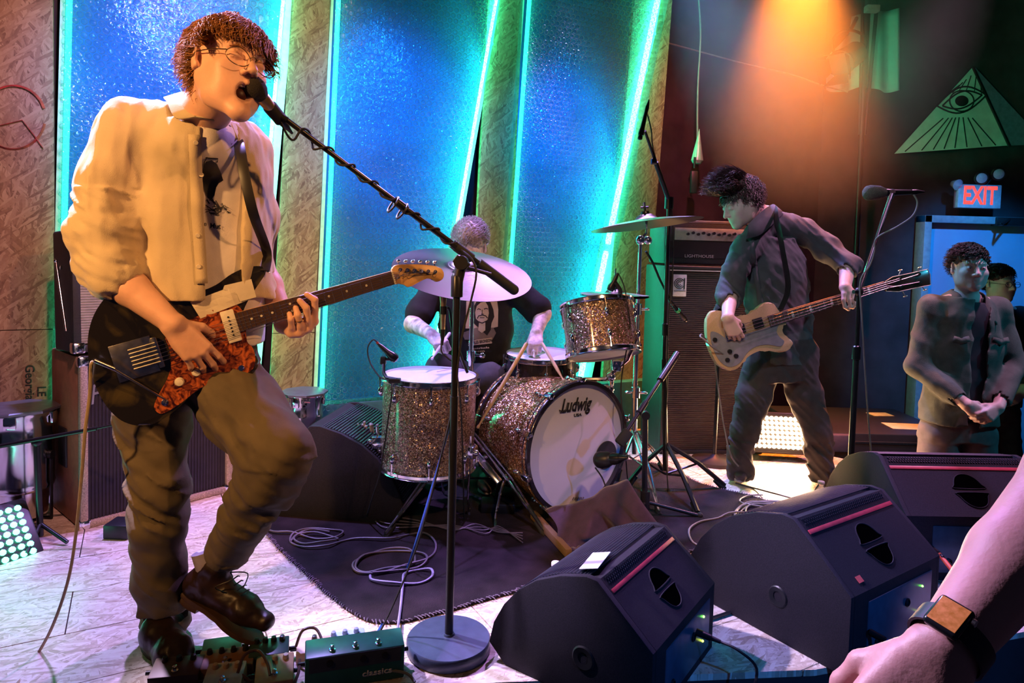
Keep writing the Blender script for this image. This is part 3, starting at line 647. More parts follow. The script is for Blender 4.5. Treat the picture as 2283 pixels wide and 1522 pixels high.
for k in range(10):
    th = 0.31 + k * 2 * math.pi / 10; lug(KM, KR, 0.31, th, kick, 1, 0.1); lug(KM, KR, 0.06, th, kick, -1, 0.06)
    c_, s_ = math.cos(th), math.sin(th); b = B(); b.box((0, 0, 0), (0.02, 0.03, 0.05), KM @ Matrix.Translation(((KR + 0.02) * c_, (KR + 0.02) * s_, 0.395)) @ Matrix.Rotation(th, 4, 'Z'), 0.005)
    b.tube([KM @ V(((KR + 0.02) * c_, (KR + 0.02) * s_, 0.41)), KM @ V(((KR + 0.035) * c_ - 0.02 * s_, (KR + 0.035) * s_ + 0.02 * c_, 0.425))], 0.004, 6); b.done('hoop_claw', chrome, kick)
sp0 = KM @ V((0, 0, 0.25)); q1 = A(1140, 1035, 3.1)
b = B(); b.cyl(q1 + V((0.02, 0, 0.02)), q1 - V((0.0, 0, -0.03)), 0.022); b.tube(smooth_path([q1, A(1120, 1080, 3.02), A(1106, 1140, 2.98), FL(1103, 1178)], 4), 0.008, 8); b.done('spur', chrome, kick)
# floor tom, rack tom, snare
ftc = A(953, 1035, 3.0); FTM = frame(ftc, (0.01, 0.0, 1)); ft = drum('floor_tom', FTM, 0.208, 0.405, 'tall sparkle floor tom standing on three chrome legs', sk2, 8, 0.15)
clampleg(ft, FTM, 0.208, math.pi * 1.03, 0.1, FL(838, 1143), A(853, 1107, 2.98))
clampleg(ft, FTM, 0.208, math.radians(330), 0.1, FL(1045, 1150), A(1043, 1110, 2.92)); clampleg(ft, FTM, 0.208, math.radians(80), 0.1, V((ftc.x + 0.05, ftc.y + 0.27, 0)), V((ftc.x + 0.04, ftc.y + 0.25, 0.1)))
up = V((-0.12, 0.30, 0.94)).normalized(); rtc = A(1345, 790, 3.13); rt = drum('rack_tom', frame(rtc, up), 0.168, 0.24, 'tilted sparkle rack tom above the kick drum', sk2, 6, 0.6)
b = B(); b.tube([rtc + up * 0.1 + V((0.06, -0.06, 0)) * 2.4, A(1400, 800, 3.1), A(1350, 845, 3.15), kc + V((0, 0.1, 0.29))], 0.010, 8); b.sph(A(1362, 840, 3.13), 0.022); b.box(A(1375, 815, 3.12), (0.04, 0.03, 0.05), None, 0.006); b.done('tom_mount', chrome, rt)
snc = A(1205, 850, 3.42); sn = drum('snare_drum', frame(snc, (0.0, -0.05, 1)), 0.18, 0.14, 'dark shelled snare drum behind the kick drum', P('black_shell', (0.02, 0.018, 0.02), 0.2, coat=1), 8, 0.1)
b = B(); b.tube([snc, V((snc.x, snc.y, 0.3)), V((snc.x - 0.2, snc.y + 0.2, 0.01))], 0.011, 8); b.tube([V((snc.x, snc.y, 0.3)), V((snc.x + 0.25, snc.y + 0.1, 0.01))], 0.011, 8); b.tube([V((snc.x, snc.y, 0.3)), V((snc.x + 0.02, snc.y - 0.24, 0.01))], 0.011, 8); b.done('stand', chrome, sn)
# cymbals
q = NT('cymbal_bronze'); tc = q.n('ShaderNodeTexCoord')
sep = q.n('ShaderNodeSeparateXYZ'); q.l(tc.outputs['Object'], sep.inputs[0]); ln = q.n('ShaderNodeVectorMath', operation='LENGTH'); q.l(tc.outputs['Object'], ln.inputs[0])
wv = q.n('ShaderNodeTexWave', wave_type='RINGS', rings_direction='SPHERICAL'); wv.inputs['Scale'].default_value = 70; wv.inputs['Distortion'].default_value = 0.6; q.l(tc.outputs['Object'], wv.inputs[0])
bp = q.n('ShaderNodeBump'); bp.inputs['Strength'].default_value = 0.25; bp.inputs['Distance'].default_value = 0.001; q.l(wv.outputs[1], bp.inputs['Height']); q.l(bp.outputs[0], q.b.inputs['Normal'])
setb(q.b, Base_Color=(0.17, 0.14, 0.12), Metallic=1.0, Roughness=0.36); q.b.inputs['Anisotropic'].default_value = 0.7; bronze = q.m
def cymbal(name, c, n, r, lab, dent=0.0):
    root = thing(name, c, lab, 'cymbal', 'cymbals of the kit'); M = Matrix.Translation(c) @ frame((0, 0, 0), n); pr = []
    for t in np.linspace(0, 1, 22):
        rr = 0.006 + (r - 0.006) * t; bell = 0.025 * max(0, 1 - (rr / (r * 0.21)) ** 2) ** 0.6 if rr < r * 0.21 else 0; pr.append((rr, bell + 0.028 * (1 - t ** 1.6)))
    b = B(); b.lathe([(a_, z - 0.0012) for a_, z in pr[::-1]] + pr, M, 64, False)
    b.done('bronze_plate', bronze, root, ang=70)
    b = B(); b.cyl(c + V(n) * 0.045, c + V(n) * 0.085, 0.006); b.cyl(c + V(n) * 0.053, c + V(n) * 0.063, 0.02, 0.018); b.tube([c + V(n) * 0.08 - V((0.018, 0, 0)), c + V(n) * 0.083 + V((0.018, 0, 0))], 0.005, 6); b.done('wing_nut', blackm, root)
    return root
n1 = V((0.13, -0.31, 0.93)).normalized(); cl = A(1033, 592, 2.72); cymbal('crash_cymbal', cl - n1 * 0.03, n1, 0.285, 'widest bronze crash cymbal tilted to show its top, hiding the drummer\'s face')
n2 = V((-0.14, 0.06, 0.99)).normalized(); cr = A(1440, 487, 3.1); cymbal('crash_cymbal', cr - n2 * 0.03, n2, 0.255, 'thin edge-on crash cymbal level with the bass head')
def tripod(root, hub, feet, low=0.16, r=0.008, m=chrome, dbl=True):
    for f in feet:
        f = V(f); d = (f - V((hub.x, hub.y, f.z))).normalized(); s_ = V((-d.y, d.x, 0)) * (0.011 if dbl else 0)
        b = B(); knee = hub.lerp(f, 0.55) + V((0, 0, 0.03))
        for sg in ((-1, 1) if dbl else (0,)):
            b.tube([hub + s_ * sg, knee + s_ * sg * 1.2, f + V((0, 0, 0.02))], r * (0.55 if dbl else 1), 6)
        if low: b.tube([V((hub.x, hub.y, low)), knee], r * 0.5, 6)
        lg = b.done('leg', m, root); b = B(); b.cyl(f + V((0, 0, 0.0)), f + (hub - f).normalized() * 0.07 + V((0, 0, 0.005)), 0.015, 0.01); b.done('rubber_foot', rubber, lg)
# stand of the wide crash cymbal
s1 = thing('cymbal_stand', FL(1042, 1120), 'chrome cymbal stand rising between floor tom and kick drum', 'cymbal stand', 'cymbal stands')
base = FL(1042, 1120); b = B(); top = cl - n1 * 0.05; mid = A(1040, 745, base.y)
b.cyl((base.x, base.y, 0.12), (base.x, base.y, 0.72), 0.0145); b.done('lower_tube', chrome, s1)
b = B(); b.cyl((base.x, base.y, 0.70), (base.x, base.y, 1.02), 0.0105); b.cyl((base.x, base.y, 1.0), cl + n1 * 0.06, 0.006); b.sph((base.x, base.y, 1.02), 0.022); b.done('upper_tube', chrome, s1)
b = B(); b.lathe([(0.014, -0.03), (0.022, -0.028), (0.022, 0.02), (0.014, 0.024)], frame((base.x, base.y, 0.72), (0, 0, 1)), 20); b.tube([(base.x, base.y, 0.72), (base.x + 0.05, base.y - 0.02, 0.72)], 0.007, 8); b.sph((base.x + 0.055, base.y - 0.022, 0.72), 0.014, (1, 0.5, 1)); b.lathe([(0.014, -0.02), (0.024, -0.018), (0.024, 0.03), (0.014, 0.032)], frame((base.x, base.y, 0.36), (0, 0, 1)), 20); b.done('height_clamp', chrome, s1)
tripod(s1, V((base.x, base.y, 0.36)), [FL(858, 1200), FL(1215, 1195), FL(1010, 1135) + V((0, 0.35, 0))], 0.12, 0.012)
# stand of the thin crash cymbal with its short arm
s2 = thing('cymbal_stand', FL(1415, 1085), 'chrome cymbal stand rising between rack tom and bass cabinet', 'cymbal stand', 'cymbal stands')
base = FL(1412, 1072); yb = base.y; j = A(1428, 535, yb)
b = B(); b.cyl((base.x, yb, 0.15), A(1416, 850, yb), 0.0145); b.cyl(A(1416, 860, yb), A(1421, 710, yb), 0.0125); b.cyl(A(1421, 715, yb), j, 0.0095); b.done('post', chrome, s2)
for px, py in ((1417, 875), (1421, 690)):
    p = A(px, py, yb); b = B(); b.lathe([(0.013, -0.03), (0.024, -0.026), (0.024, 0.03), (0.013, 0.034)], frame(p, (0, 0, 1)), 18)
    for sg in (-1, 1): b.tube([p, p + V((0.04 * sg, -0.02, 0.005))], 0.006, 6); b.sph(p + V((0.048 * sg, -0.022, 0.006)), 0.013, (1, 1, 0.6))
    b.done('height_clamp', chrome, s2)
b = B(); b.sph(j, 0.026, (1, 0.7, 1)); b.sph(j + V((0.04, 0, 0.0)), 0.022, (1, 0.7, 1)); b.tube([j, j + V((0.03, 0, 0.04)), cr - n2 * 0.02, cr + n2 * 0.075], 0.006, 8); b.done('tilter', chrome, s2)
tripod(s2, A(1414, 960, yb), [FL(1375, 1075), FL(1470, 1150), FL(1480, 1050)], 0.12, 0.011)
# hi-hat behind the rack tom
hc_ = A(1370, 658, 3.5); hh = thing('hi_hat', FL(1375, 1075), 'small pair of hi-hat cymbals showing just above the rack tom', 'cymbal', 'cymbals of the kit')
hh.location = V((hc_.x, hc_.y, 0))
for dz, fl_ in ((0.012, 1), (-0.012, -1)):
    M = Matrix.Translation(hc_ + V((0, 0, dz))) @ frame((0, 0, 0), (-0.02, 0.03, fl_)); r = 0.178
    pr = [(0.006 + (r - 0.006) * t, (0.02 * max(0, 1 - (t / 0.25) ** 2) ** .6 if t < .25 else 0) + 0.016 * (1 - t ** 1.5) - 0.012) for t in np.linspace(0, 1, 16)]
    b = B(); b.lathe([(a_, z - 0.001) for a_, z in pr[::-1]] + pr, M, 48, False); b.done('bronze_plate', bronze, hh)
b = B(); b.cyl(hc_ + V((0, 0, 0.14)), (hc_.x, hc_.y, 0.05), 0.005); b.cyl((hc_.x, hc_.y, 0.6), (hc_.x, hc_.y, 0.05), 0.012); b.lathe([(0.006, 0.03), (0.016, 0.035), (0.016, 0.06), (0.006, 0.065)], frame(hc_, (0, 0, 1)), 16); b.done('stand_rod', chrome, hh)
# sticks and small things on the kit
def stick(name, a_, c_, lab, m=wood, r=0.0075, cat='drumstick', group=None):
    a_, c_ = V(a_), V(c_); d = (c_ - a_).normalized(); b = B(); L = (c_ - a_).length
    b.lathe([(r * .7, 0), (r, 0.006), (r, L * 0.7), (r * 0.5, L - 0.03), (r * 0.42, L - 0.02), (r * 0.75, L - 0.012), (r * 0.7, L - 0.003), (0.001, L)], frame(a_, d), 12); return b.done(name, m, None, label=lab, cat=cat, group=group)
stick('drumstick', A(1175, 764, 3.02), A(1064, 955, 2.95), 'long wooden drumstick leaning across the back rim of the kick drum', r=0.009)
stick('drumstick', A(1208, 764, 3.3), A(1258, 850, 3.15), 'drumstick slanting down from the snare drum to the top of the kick drum', r=0.0085)
# mallet bag behind floor tom
bag = thing('stick_bag', A(826, 1000, 3.12), 'black bag stuffed with brushes, hung beside the floor tom', 'stick bag')
c_ = A(828, 1020, 3.12); b = B(); b.prism([(-0.07, -0.12), (0.06, -0.12), (0.045, 0.12), (-0.045, 0.11)], frame(c_, (0.1, -1, 0.1), (1, 0, 0)), -0.025, 0.025, 0.012); b.done('pouch', P('black_cloth', (0.015, 0.015, 0.02), 0.9, bump=0.4), bag)
for k in range(9):
    p = c_ + V((-0.05 + 0.011 * k, rnd.uniform(-.015, .015), 0.08)); e = p + V((-0.012 + rnd.uniform(-.01, .01), 0, 0.06 + rnd.uniform(0, .03))); b = B(); b.cyl(p, e, 0.006); b.sph(e, 0.0075); b.done('brush_end', P('grey_end', (0.25, 0.27, 0.3), 0.5), bag)
# pedal beater seen against the green board
bt = thing('bass_drum_beater', A(765, 975, 3.5), 'white felt beater on a thin rod, in front of the green washed board', 'beater')
p = A(803, 921, 3.5); b = B(); b.lathe([(0.001, -0.03), (0.024, -0.027), (0.027, -0.01), (0.027, 0.02), (0.022, 0.028), (0.001, 0.03)], frame(p, (0.75, -0.2, -0.35)), 20); b.done('felt_head', P('white_felt', (0.75, 0.72, 0.7), 0.9), bt)
b = B(); b.lathe([(0.0275, -0.002), (0.0285, 0.0), (0.0275, 0.002)], frame(p, (0.75, -0.2, -0.35)), 20); b.done('red_ring', P('red_felt', (0.4, 0.05, 0.03), 0.8), bt)
b = B(); b.cyl(p, A(755, 980, 3.5), 0.003); b.cyl(A(755, 980, 3.5), FL(752, 1075), 0.005); b.done('rod', chrome, bt)
b = B(); b.box(FL(775, 1075) + V((0, 0, 0.03)), (0.1, 0.25, 0.03), None, 0.006); b.box(A(775, 985, 3.45), (0.06, 0.04, 0.02), None, 0.005); b.done('pedal_frame', blackm, bt)
# kick pedal by the drum
kp = thing('kick_pedal', FL(1080, 1080), 'chrome footboard pedal between cymbal stand and kick drum', 'pedal')
b = B(); M = frame(A(1080, 1035, 3.05), (A(1125, 1110, 3.0) - A(1040, 1000, 3.15)).cross(V((1, .3, 0.2))), A(1125, 1100, 3.0) - A(1040, 1005, 3.15)); b.box((0, 0, 0), (0.22, 0.035, 0.012), M, 0.004); b.done('footboard', chrome, kp)
b = B(); b.box(FL(1110, 1140) + V((0, 0, 0.03)), (0.16, 0.1, 0.05), None, 0.01); b.cyl(FL(1100, 1130), A(1120, 1050, 3.03), 0.008); b.done('pedal_frame', blackm, kp)
# ---------------------------------------------------------------- microphones and stands
foam = P('foam_black', (0.018, 0.015, 0.014), 0.95, bump=1.0, bscale=500, var=0.3, scale=200)
grill_m = P('mic_mesh', (0.22, 0.2, 0.18), 0.45, 0.7, bump=1.0, bscale=500)
champ = P('champagne_mic_body', (0.5, 0.36, 0.2), 0.3, 0.8)
def mic(name, tip, tail, R, lab, body=blackm, ball=grill_m, r0=0.0115, group='microphones', ballsc=1.0):
    tip, tail = V(tip), V(tail); d = (tail - tip).normalized(); root = thing(name, tip, lab, 'microphone', group); L = (tail - tip).length
    b = B(); b.lathe([(0.002, 0), (R * 0.6, R * 0.12), (R * 0.92, R * 0.45), (R, R * 0.95), (R * 0.9, R * 1.5 * ballsc), (R * 0.62, R * 2.0 * ballsc), (r0, R * 2.05 * ballsc)], frame(tip, d), 24); b.done('windscreen', ball, root)
    b = B(); s0 = R * 1.9 * ballsc; b.lathe([(r0 * 1.35, s0), (r0 * 1.45, s0 + .01), (r0 * 1.1, s0 + 0.04), (r0 * 0.85, L - 0.004), (r0 * 0.7, L)], frame(tip, d), 18); b.done('mic_body', body, root)
    b = B(); b.lathe([(r0 * 0.9, L - 0.002), (r0 * 0.95, L + 0.02), (r0 * 0.5, L + 0.045), (r0 * .3, L + 0.06)], frame(tip, d), 14); b.done('cable_plug', blackm, root)
    return root
mic('microphone', A(552, 178, 1.70), A(622, 262, 1.80), 0.029, 'microphone with black foam ball at the singer\'s open mouth', champ, foam, 0.0125)
# singer's stand: straight pole on a round base with a long arm
st = FL(1000, 1446); sst = thing('microphone_stand', (st.x, st.y, 0), 'black boom microphone stand on a round blue-lit base', 'microphone stand', 'microphone stands')
b = B(); b.lathe([(0.001, 0.0), (0.125, 0.0), (0.128, 0.004), (0.128, 0.032), (0.124, 0.037), (0.06, 0.041), (0.018, 0.044), (0.016, 0.05), (0.001, 0.05)], Matrix.Translation((st.x, st.y, 0.001)), 64, False); b.done('round_base', P('base_enamel', (0.05, 0.07, 0.12), 0.35, bump=0.15, bscale=400), sst)
jt = A(1029, 585, st.y); b = B(); b.cyl((st.x, st.y, 0.04), (st.x, st.y, 0.78), 0.0128); b.done('lower_pole', black, sst)
b = B(); b.cyl((st.x, st.y, 0.76), (st.x, st.y, 1.13), 0.0105); b.lathe([(0.012, -0.012), (0.018, -0.01), (0.018, 0.05), (0.012, 0.06)], frame((st.x, st.y, 1.09), (0, 0, 1)), 18); b.done('upper_pole', blackm, sst)
bt0, bt1 = A(640, 268, 1.80), A(1138, 640, 2.13); bd = (bt1 - bt0).normalized()
b = B(); b.cyl((st.x, st.y, 1.12), jt, 0.017); b.cyl(jt - V((0.0, 0.035, 0)), jt + V((0, 0.03, 0)), 0.021); b.box(jt, (0.05, 0.03, 0.045), frame((0, 0, 0), (0, 1, 0), bd).to_3x3(), 0.008); b.tube([jt + V((0.0, -.03, -.01)), A(1060, 602, 2.03), A(1095, 612, 2.03)], 0.006, 8); b.done('swivel_clamp', black, sst)
jb = jt + V((0, 0, 0.02)); b = B(); b.cyl(bt0, bt0.lerp(bt1, 0.5), 0.0075); b.cyl(bt0.lerp(bt1, 0.47), bt1, 0.009); b.cyl(bt0.lerp(bt1, 0.70), bt0.lerp(bt1, 0.75), 0.014); b.cyl(bt0.lerp(bt1, 0.44), bt0.lerp(bt1, 0.49), 0.0125); b.done('boom_arm', blackm, sst)
b = B(); b.cyl(bt0.lerp(bt1, 0.83), bt1 + bd * 0.015, 0.0165); b.sph(bt1 + bd * 0.015, 0.0165); b.cyl(bt0.lerp(bt1, 0.72), bt0.lerp(bt1, 0.80), 0.015); b.done('counterweight', rubber, sst)
b = B(); b.lathe([(0.014, -0.03), (0.019, -0.02), (0.018, 0.03), (0.012, 0.035)], frame(A(612, 250, 1.79), (A(622, 262, 1.80) - A(552, 178, 1.70))), 16); b.cyl(A(622, 258, 1.795), bt0, 0.009); b.done('mic_clip', rubber, sst)
# its cable wound round the arm, then down
pts = [A(622, 262, 1.80), A(640, 300, 1.79), A(655, 312, 1.79)]; side = V((0, 0, 1)); sid = bd.cross(side).normalized(); sup = sid.cross(bd)
for k in range(0, 41): t = 0.05 + 0.68 * k / 40; a_ = k * 1.15; R_ = 0.012; pts.append(bt0.lerp(bt1, t) + sid * R_ * math.cos(a_) + sup * (R_ * math.sin(a_) - (0.008 if k % 9 == 4 else 0)))
pts += [A(1050, 575, 1.99), A(1062, 610, 1.98), A(1050, 670, 1.99), A(1028, 760, 1.99), A(1010, 900, 2.0), A(985, 1010, 2.0), A(955, 1130, 2.0), A(925, 1230, 2.02), A(880, 1340, 2.02), A(840, 1420, 1.98), A(800, 1470, 1.95)]
cable('microphone_cable', pts, 0.0033, rubber, 'black cable wound around the long boom arm and falling to the effects pedals', k=4)
b = B()
for t in (0.44, 0.48):
    c0 = bt0.lerp(bt1, t); b.tube([c0 + sid * 0.022 * math.cos(a_) + sup * (0.026 * math.sin(a_) - 0.012) for a_ in np.linspace(0, 6.28, 14, endpoint=False)], 0.0035, 6, True)
b.done('cable_clip', black, sst)
# bassist's microphone and stand
sb = FL(1890, 1165); s3 = thing('microphone_stand', (sb.x, sb.y, 0), 'tall microphone stand with chrome upper tube, in front of the bass headstock', 'microphone stand', 'microphone stands')
y3 = sb.y; e_top = A(1985, 440, y3 - 0.35); e_j = A(1915, 650, y3)
b = B(); b.cyl(sb + V((0, 0, 0.02)), A(1909, 792, y3), 0.0135); b.lathe([(0.001, 0), (0.12, 0), (0.12, 0.02), (0.02, 0.03), (0.001, 0.03)], Matrix.Translation((sb.x, sb.y, 0.001)), 36, False); b.done('lower_pole', black, s3)
b = B(); b.cyl(A(1909, 800, y3), e_j, 0.010); b.lathe([(0.013, -0.03), (0.019, -0.028), (0.019, 0.03), (0.013, 0.035)], frame(A(1909, 787, y3), (0, 0, 1)), 16); b.done('upper_pole', blackm, s3)
b = B(); b.sph(e_j, 0.02, (1, .8, 1)); b.cyl(e_j - V((0.035, 0.02, 0)), e_j + V((0.01, 0.0, 0)), 0.009); b.done('swivel_clamp', black, s3)
b = B(); b.cyl(e_j + (e_j - e_top) * 0.04, e_top, 0.0085); b.cyl(e_top, e_top + (e_top - e_j).normalized() * 0.03, 0.012); b.done('boom_arm', chrome, s3)
b = B(); b.cyl(e_j - (e_top - e_j) * 0.10, e_j - (e_top - e_j) * 0.02, 0.011, 0.014); b.done('counterweight', rubber, s3)
mt, mtl = A(1927, 430, e_top.y - 0.02), A(2032, 428, e_top.y + 0.02)
mic('microphone', mt, mtl, 0.031, 'microphone with oval foam cover beside the bassist, tilted level', blackm, P('foam_olive', (0.12, 0.10, 0.075), 0.95, bump=1, bscale=500, var=0.3, scale=200), 0.012, ballsc=1.45)
b = B(); b.cyl(e_top, (mt + mtl) / 2 - V((0, 0, 0.01)), 0.009); b.cyl(mt.lerp(mtl, 0.45), mt.lerp(mtl, 0.6), 0.0145); b.done('mic_clip', rubber, s3)
greyc = P('grey_cable', (0.22, 0.21, 0.19), 0.5)
cable('microphone_cable', [mtl, A(2045, 450, y3 - .33), A(2035, 480, y3 - .33), A(2000, 505, y3 - .3), A(1955, 530, y3 - .25), A(1950, 560, y3 - 0.2), A(1940, 590, y3 - .15), A(1918, 630, y3 - 0.05), A(1922, 720, y3 - 0.03), A(1930, 850, y3 + 0.03), A(1938, 960, y3 + 0.08), A(1947, 1050, y3 + 0.1), FL(1960, 1120)], 0.0036, greyc, 'grey cable looping from the bassist\'s microphone down its stand')
# overhead boom stand with its thin microphone above the thin crash
so = FL(1482, 1090); s4 = thing('microphone_stand', (so.x, so.y, 0), 'black boom stand crossing in front of the bass cabinet emblem', 'microphone stand', 'microphone stands')
y4 = so.y; oj = A(1492, 448, y4)
b = B(); b.cyl(V((so.x, so.y, 0.1)), A(1480, 800, y4), 0.014); b.done('lower_pole', blackm, s4)
b = B(); b.cyl(A(1480, 810, y4), oj, 0.0105); b.lathe([(0.013, -0.03), (0.018, -0.028), (0.018, 0.03), (0.013, 0.035)], frame(A(1483, 735, y4), (0, 0, 1)), 16); b.cyl(oj + V((0, 0, -.04)), oj + V((0, 0, .02)), 0.022); b.done('upper_pole', blackm, s4)
b = B(); o_e = A(1438, 292, y4 - .25); b.cyl(oj, A(1462, 362, y4 - .13), 0.012); b.cyl(A(1462, 362, y4 - .13), o_e, 0.007); b.cyl(A(1463, 360, y4 - .15), A(1452, 360, y4 - .15), 0.015); b.done('boom_arm', blackm, s4)
tripod(s4, V((so.x, so.y, 0.24)), [FL(1615, 1090), FL(1555, 1150), FL(1400, 1085)], 0.08, 0.012, blackm, False)
mic('microphone', A(1426, 312, y4 - .28), A(1441, 248, y4 - .25), 0.012, 'slim microphone pointing down at the top of the overhead boom', blackm, blackm, 0.010)
cable('microphone_cable', [A(1441, 246, y4 - .25), A(1452, 290, y4 - .24), A(1456, 330, y4 - .18), A(1475, 400, y4 - .08), A(1498, 470, y4), A(1500, 600, y4 - .02), A(1490, 720, y4 - .02), A(1488, 850, y4 - .02), A(1484, 980, y4 - .02), FL(1490, 1100)], 0.0033, rubber, 'black cable hanging along the overhead boom stand')
# microphone on an arm aimed at the bass cabinet
mic('microphone', A(1530, 716, 3.8), A(1500, 678, 3.72), 0.013, 'slim microphone with green ring slanting in front of the bass cabinet', blackm, blackm, 0.0115)
b = B(); b.cyl(A(1509, 690, 3.742), A(1513, 694, 3.75), 0.0138); b.done('coloured_ring', P('green_ring', (0.0, 0.35, 0.12), 0.5), bpy.data.objects['microphone.003'])
cable('bent_arm', [A(1440, 560, 3.6), A(1455, 585, 3.62), A(1470, 620, 3.65), A(1490, 660, 3.7), A(1500, 680, 3.72)], 0.007, blackm, 'black bent arm holding the slim microphone before the cabinet', parent=bpy.data.objects['microphone.003'])
# kick drum boom stand with its rounded microphone
sk_ = FL(1437, 1150); s5 = thing('microphone_stand', (sk_.x, sk_.y, 0), 'short black boom stand aimed across the kick drum front', 'microphone stand', 'microphone stands')
y5 = sk_.y; kj = A(1438, 925, y5)
b = B(); b.cyl(V((sk_.x, sk_.y, 0.02)), kj, 0.0135); b.cyl(V((sk_.x, sk_.y, 0.03)), V((sk_.x, sk_.y, 0.12)), 0.022); b.cyl(kj - V((0, 0.02, 0)), kj + V((0, 0.02, 0)), 0.02); b.done('lower_pole', black, s5)
for f in (FL(1560, 1155), FL(1400, 1200), FL(1370, 1110)):
    b = B(); b.cyl((sk_.x, sk_.y, 0.07), f + V((0, 0, 0.012)), 0.009); lg = b.done('leg', blackm, s5); b = B(); b.sph(f + V((0, 0, 0.014)), 0.014); b.done('rubber_foot', rubber, lg)
ke, kb_ = A(1382, 985, 2.78), A(1510, 788, y5 + 0.1)
b = B(); b.cyl(ke, kb_, 0.0085); b.cyl(kb_ - (kb_ - ke) * 0.33, kb_, 0.0155); b.cyl(ke.lerp(kb_, 0.3), ke.lerp(kb_, 0.42), 0.013); b.done('boom_arm', black, s5)
b = B(); b.box(A(1391, 975, 2.79), (0.045, 0.04, 0.07), frame((0, 0, 0), (0.5, 0.2, 0.6)).to_3x3(), 0.008); b.done('mic_clip', rubber, s5)
mic('microphone', A(1326, 1026, 2.86), A(1372, 1022, 2.80), 0.036, 'stubby egg shaped microphone against the hole in the kick drum head', blackm, black, 0.018, ballsc=1.25)
cable('microphone_cable', [A(1327, 1042, 2.83), A(1345, 1070, 2.82), A(1355, 1110, 2.8), FL(1362, 1190)], 0.0034, rubber, 'thin black cable falling from the kick drum microphone')
# floor tom clip microphone
fm = thing('microphone', A(868, 800, 2.86), 'clip-on drum microphone over the floor tom rim', 'microphone', 'microphones')
b = B(); b.lathe([(0.006, 0), (0.010, 0.02), (0.012, 0.05), (0.019, 0.075), (0.021, 0.09), (0.016, 0.105), (0.003, 0.11)], frame(A(843, 766, 2.88), A(885, 803, 2.88) - A(843, 766, 2.88)), 16); b.done('mic_body', blackm, fm)
b = B(); b.box(A(855, 803, 2.88), (0.025, 0.03, 0.035), None, 0.005); b.tube([A(872, 800, 2.88), A(855, 802, 2.88), A(855, 830, 2.85), A(862, 842, 2.82), A(885, 846, 2.8)], 0.008, 8); b.box(A(880, 848, 2.8), (0.05, 0.03, 0.02), None, 0.004); b.done('rim_clip', black, fm)
b = B(); b.cyl(A(840, 762, 2.88), A(843, 766, 2.88), 0.006); b.done('red_ring', P('red_felt', (0.4, 0.05, 0.03), 0.8), fm)
cable('microphone_cable', [A(843, 765, 2.88), A(832, 757, 2.88), A(820, 775, 2.88), A(824, 805, 2.87), A(845, 838, 2.83), A(868, 850, 2.8), A(874, 870, 2.77), A(866, 930, 2.77), A(856, 1000, 2.77), A(846, 1060, 2.78), A(830, 1110, 2.8), FL(815, 1160)], 0.0032, rubber, 'thin black cable running down the front of the floor tom')
# slim microphone beside the floor tom
mic('microphone', A(989, 640, 2.6), A(987, 735, 2.6), 0.0115, 'slim brass coloured microphone hanging under the wide crash cymbal', champ, P('olive_grille', (0.22, 0.23, 0.13), 0.5, 0.5), 0.0105)
cable('microphone_cable', [A(986, 742, 2.6), A(984, 765, 2.6), A(985, 785, 2.6), A(1000, 800, 2.62), A(1015, 815, 2.65), A(1025, 880, 2.7), A(1030, 960, 2.72), FL(1035, 1160)], 0.0032, rubber, 'thin cable curling below the slim brass coloured microphone')
b = B(); b.tube(smooth_path([A(989, 690, 2.6), A(1002, 690, 2.62), A(1010, 740, 2.65), A(1030, 800, 2.68), A(1042, 830, 2.7)], 4), 0.006, 8); b.cyl(A(989, 682, 2.6), A(989, 700, 2.6), 0.014); b.done('short_arm', blackm, s1)
# rack tom clip microphone, snare microphone
fm = thing('microphone', A(1385, 640, 3.1), 'small clip microphone over the rack tom rim', 'microphone', 'microphones')
b = B(); b.lathe([(0.005, 0), (0.010, 0.02), (0.011, 0.05), (0.019, 0.07), (0.016, 0.09), (0.003, 0.095)], frame(A(1378, 608, 3.1), A(1352, 664, 3.12) - A(1378, 608, 3.1)), 14); b.done('mic_body', blackm, fm)
b = B(); b.tube([A(1372, 630, 3.1), A(1382, 645, 3.1), A(1384, 668, 3.1)], 0.010, 8); b.box(A(1370, 668, 3.1), (0.09, 0.05, 0.03), None, 0.006); b.done('rim_clip', black, fm)
cable('microphone_cable', [A(1378, 608, 3.1), A(1392, 640, 3.08), A(1400, 690, 3.05), A(1404, 740, 3.05), A(1385, 850, 3.1), A(1390, 950, 3.1), FL(1400, 1080)], 0.0032, rubber, 'thin cable from the rack tom microphone along the cymbal stand')
# short round-base stand with its lamp-like microphone by the bass cabinet
sc = FL(1592, 1030); s6 = thing('microphone_stand', (sc.x, sc.y, 0), 'round based stand close to the front of the bass cabinet', 'microphone stand', 'microphone stands')
b = B(); b.lathe([(0.001, 0), (0.13, 0), (0.13, 0.02), (0.03, 0.035), (0.012, 0.05), (0.001, 0.05)], Matrix.Translation((sc.x, sc.y, 0.001)), 40, False); b.done('round_base', black, s6)
b = B(); b.cyl(sc + V((0, 0, 0.04)), A(1603, 790, sc.y), 0.011); b.cyl(A(1604, 800, sc.y), A(1606, 700, sc.y), 0.008); b.done('pole', blackm, s6)
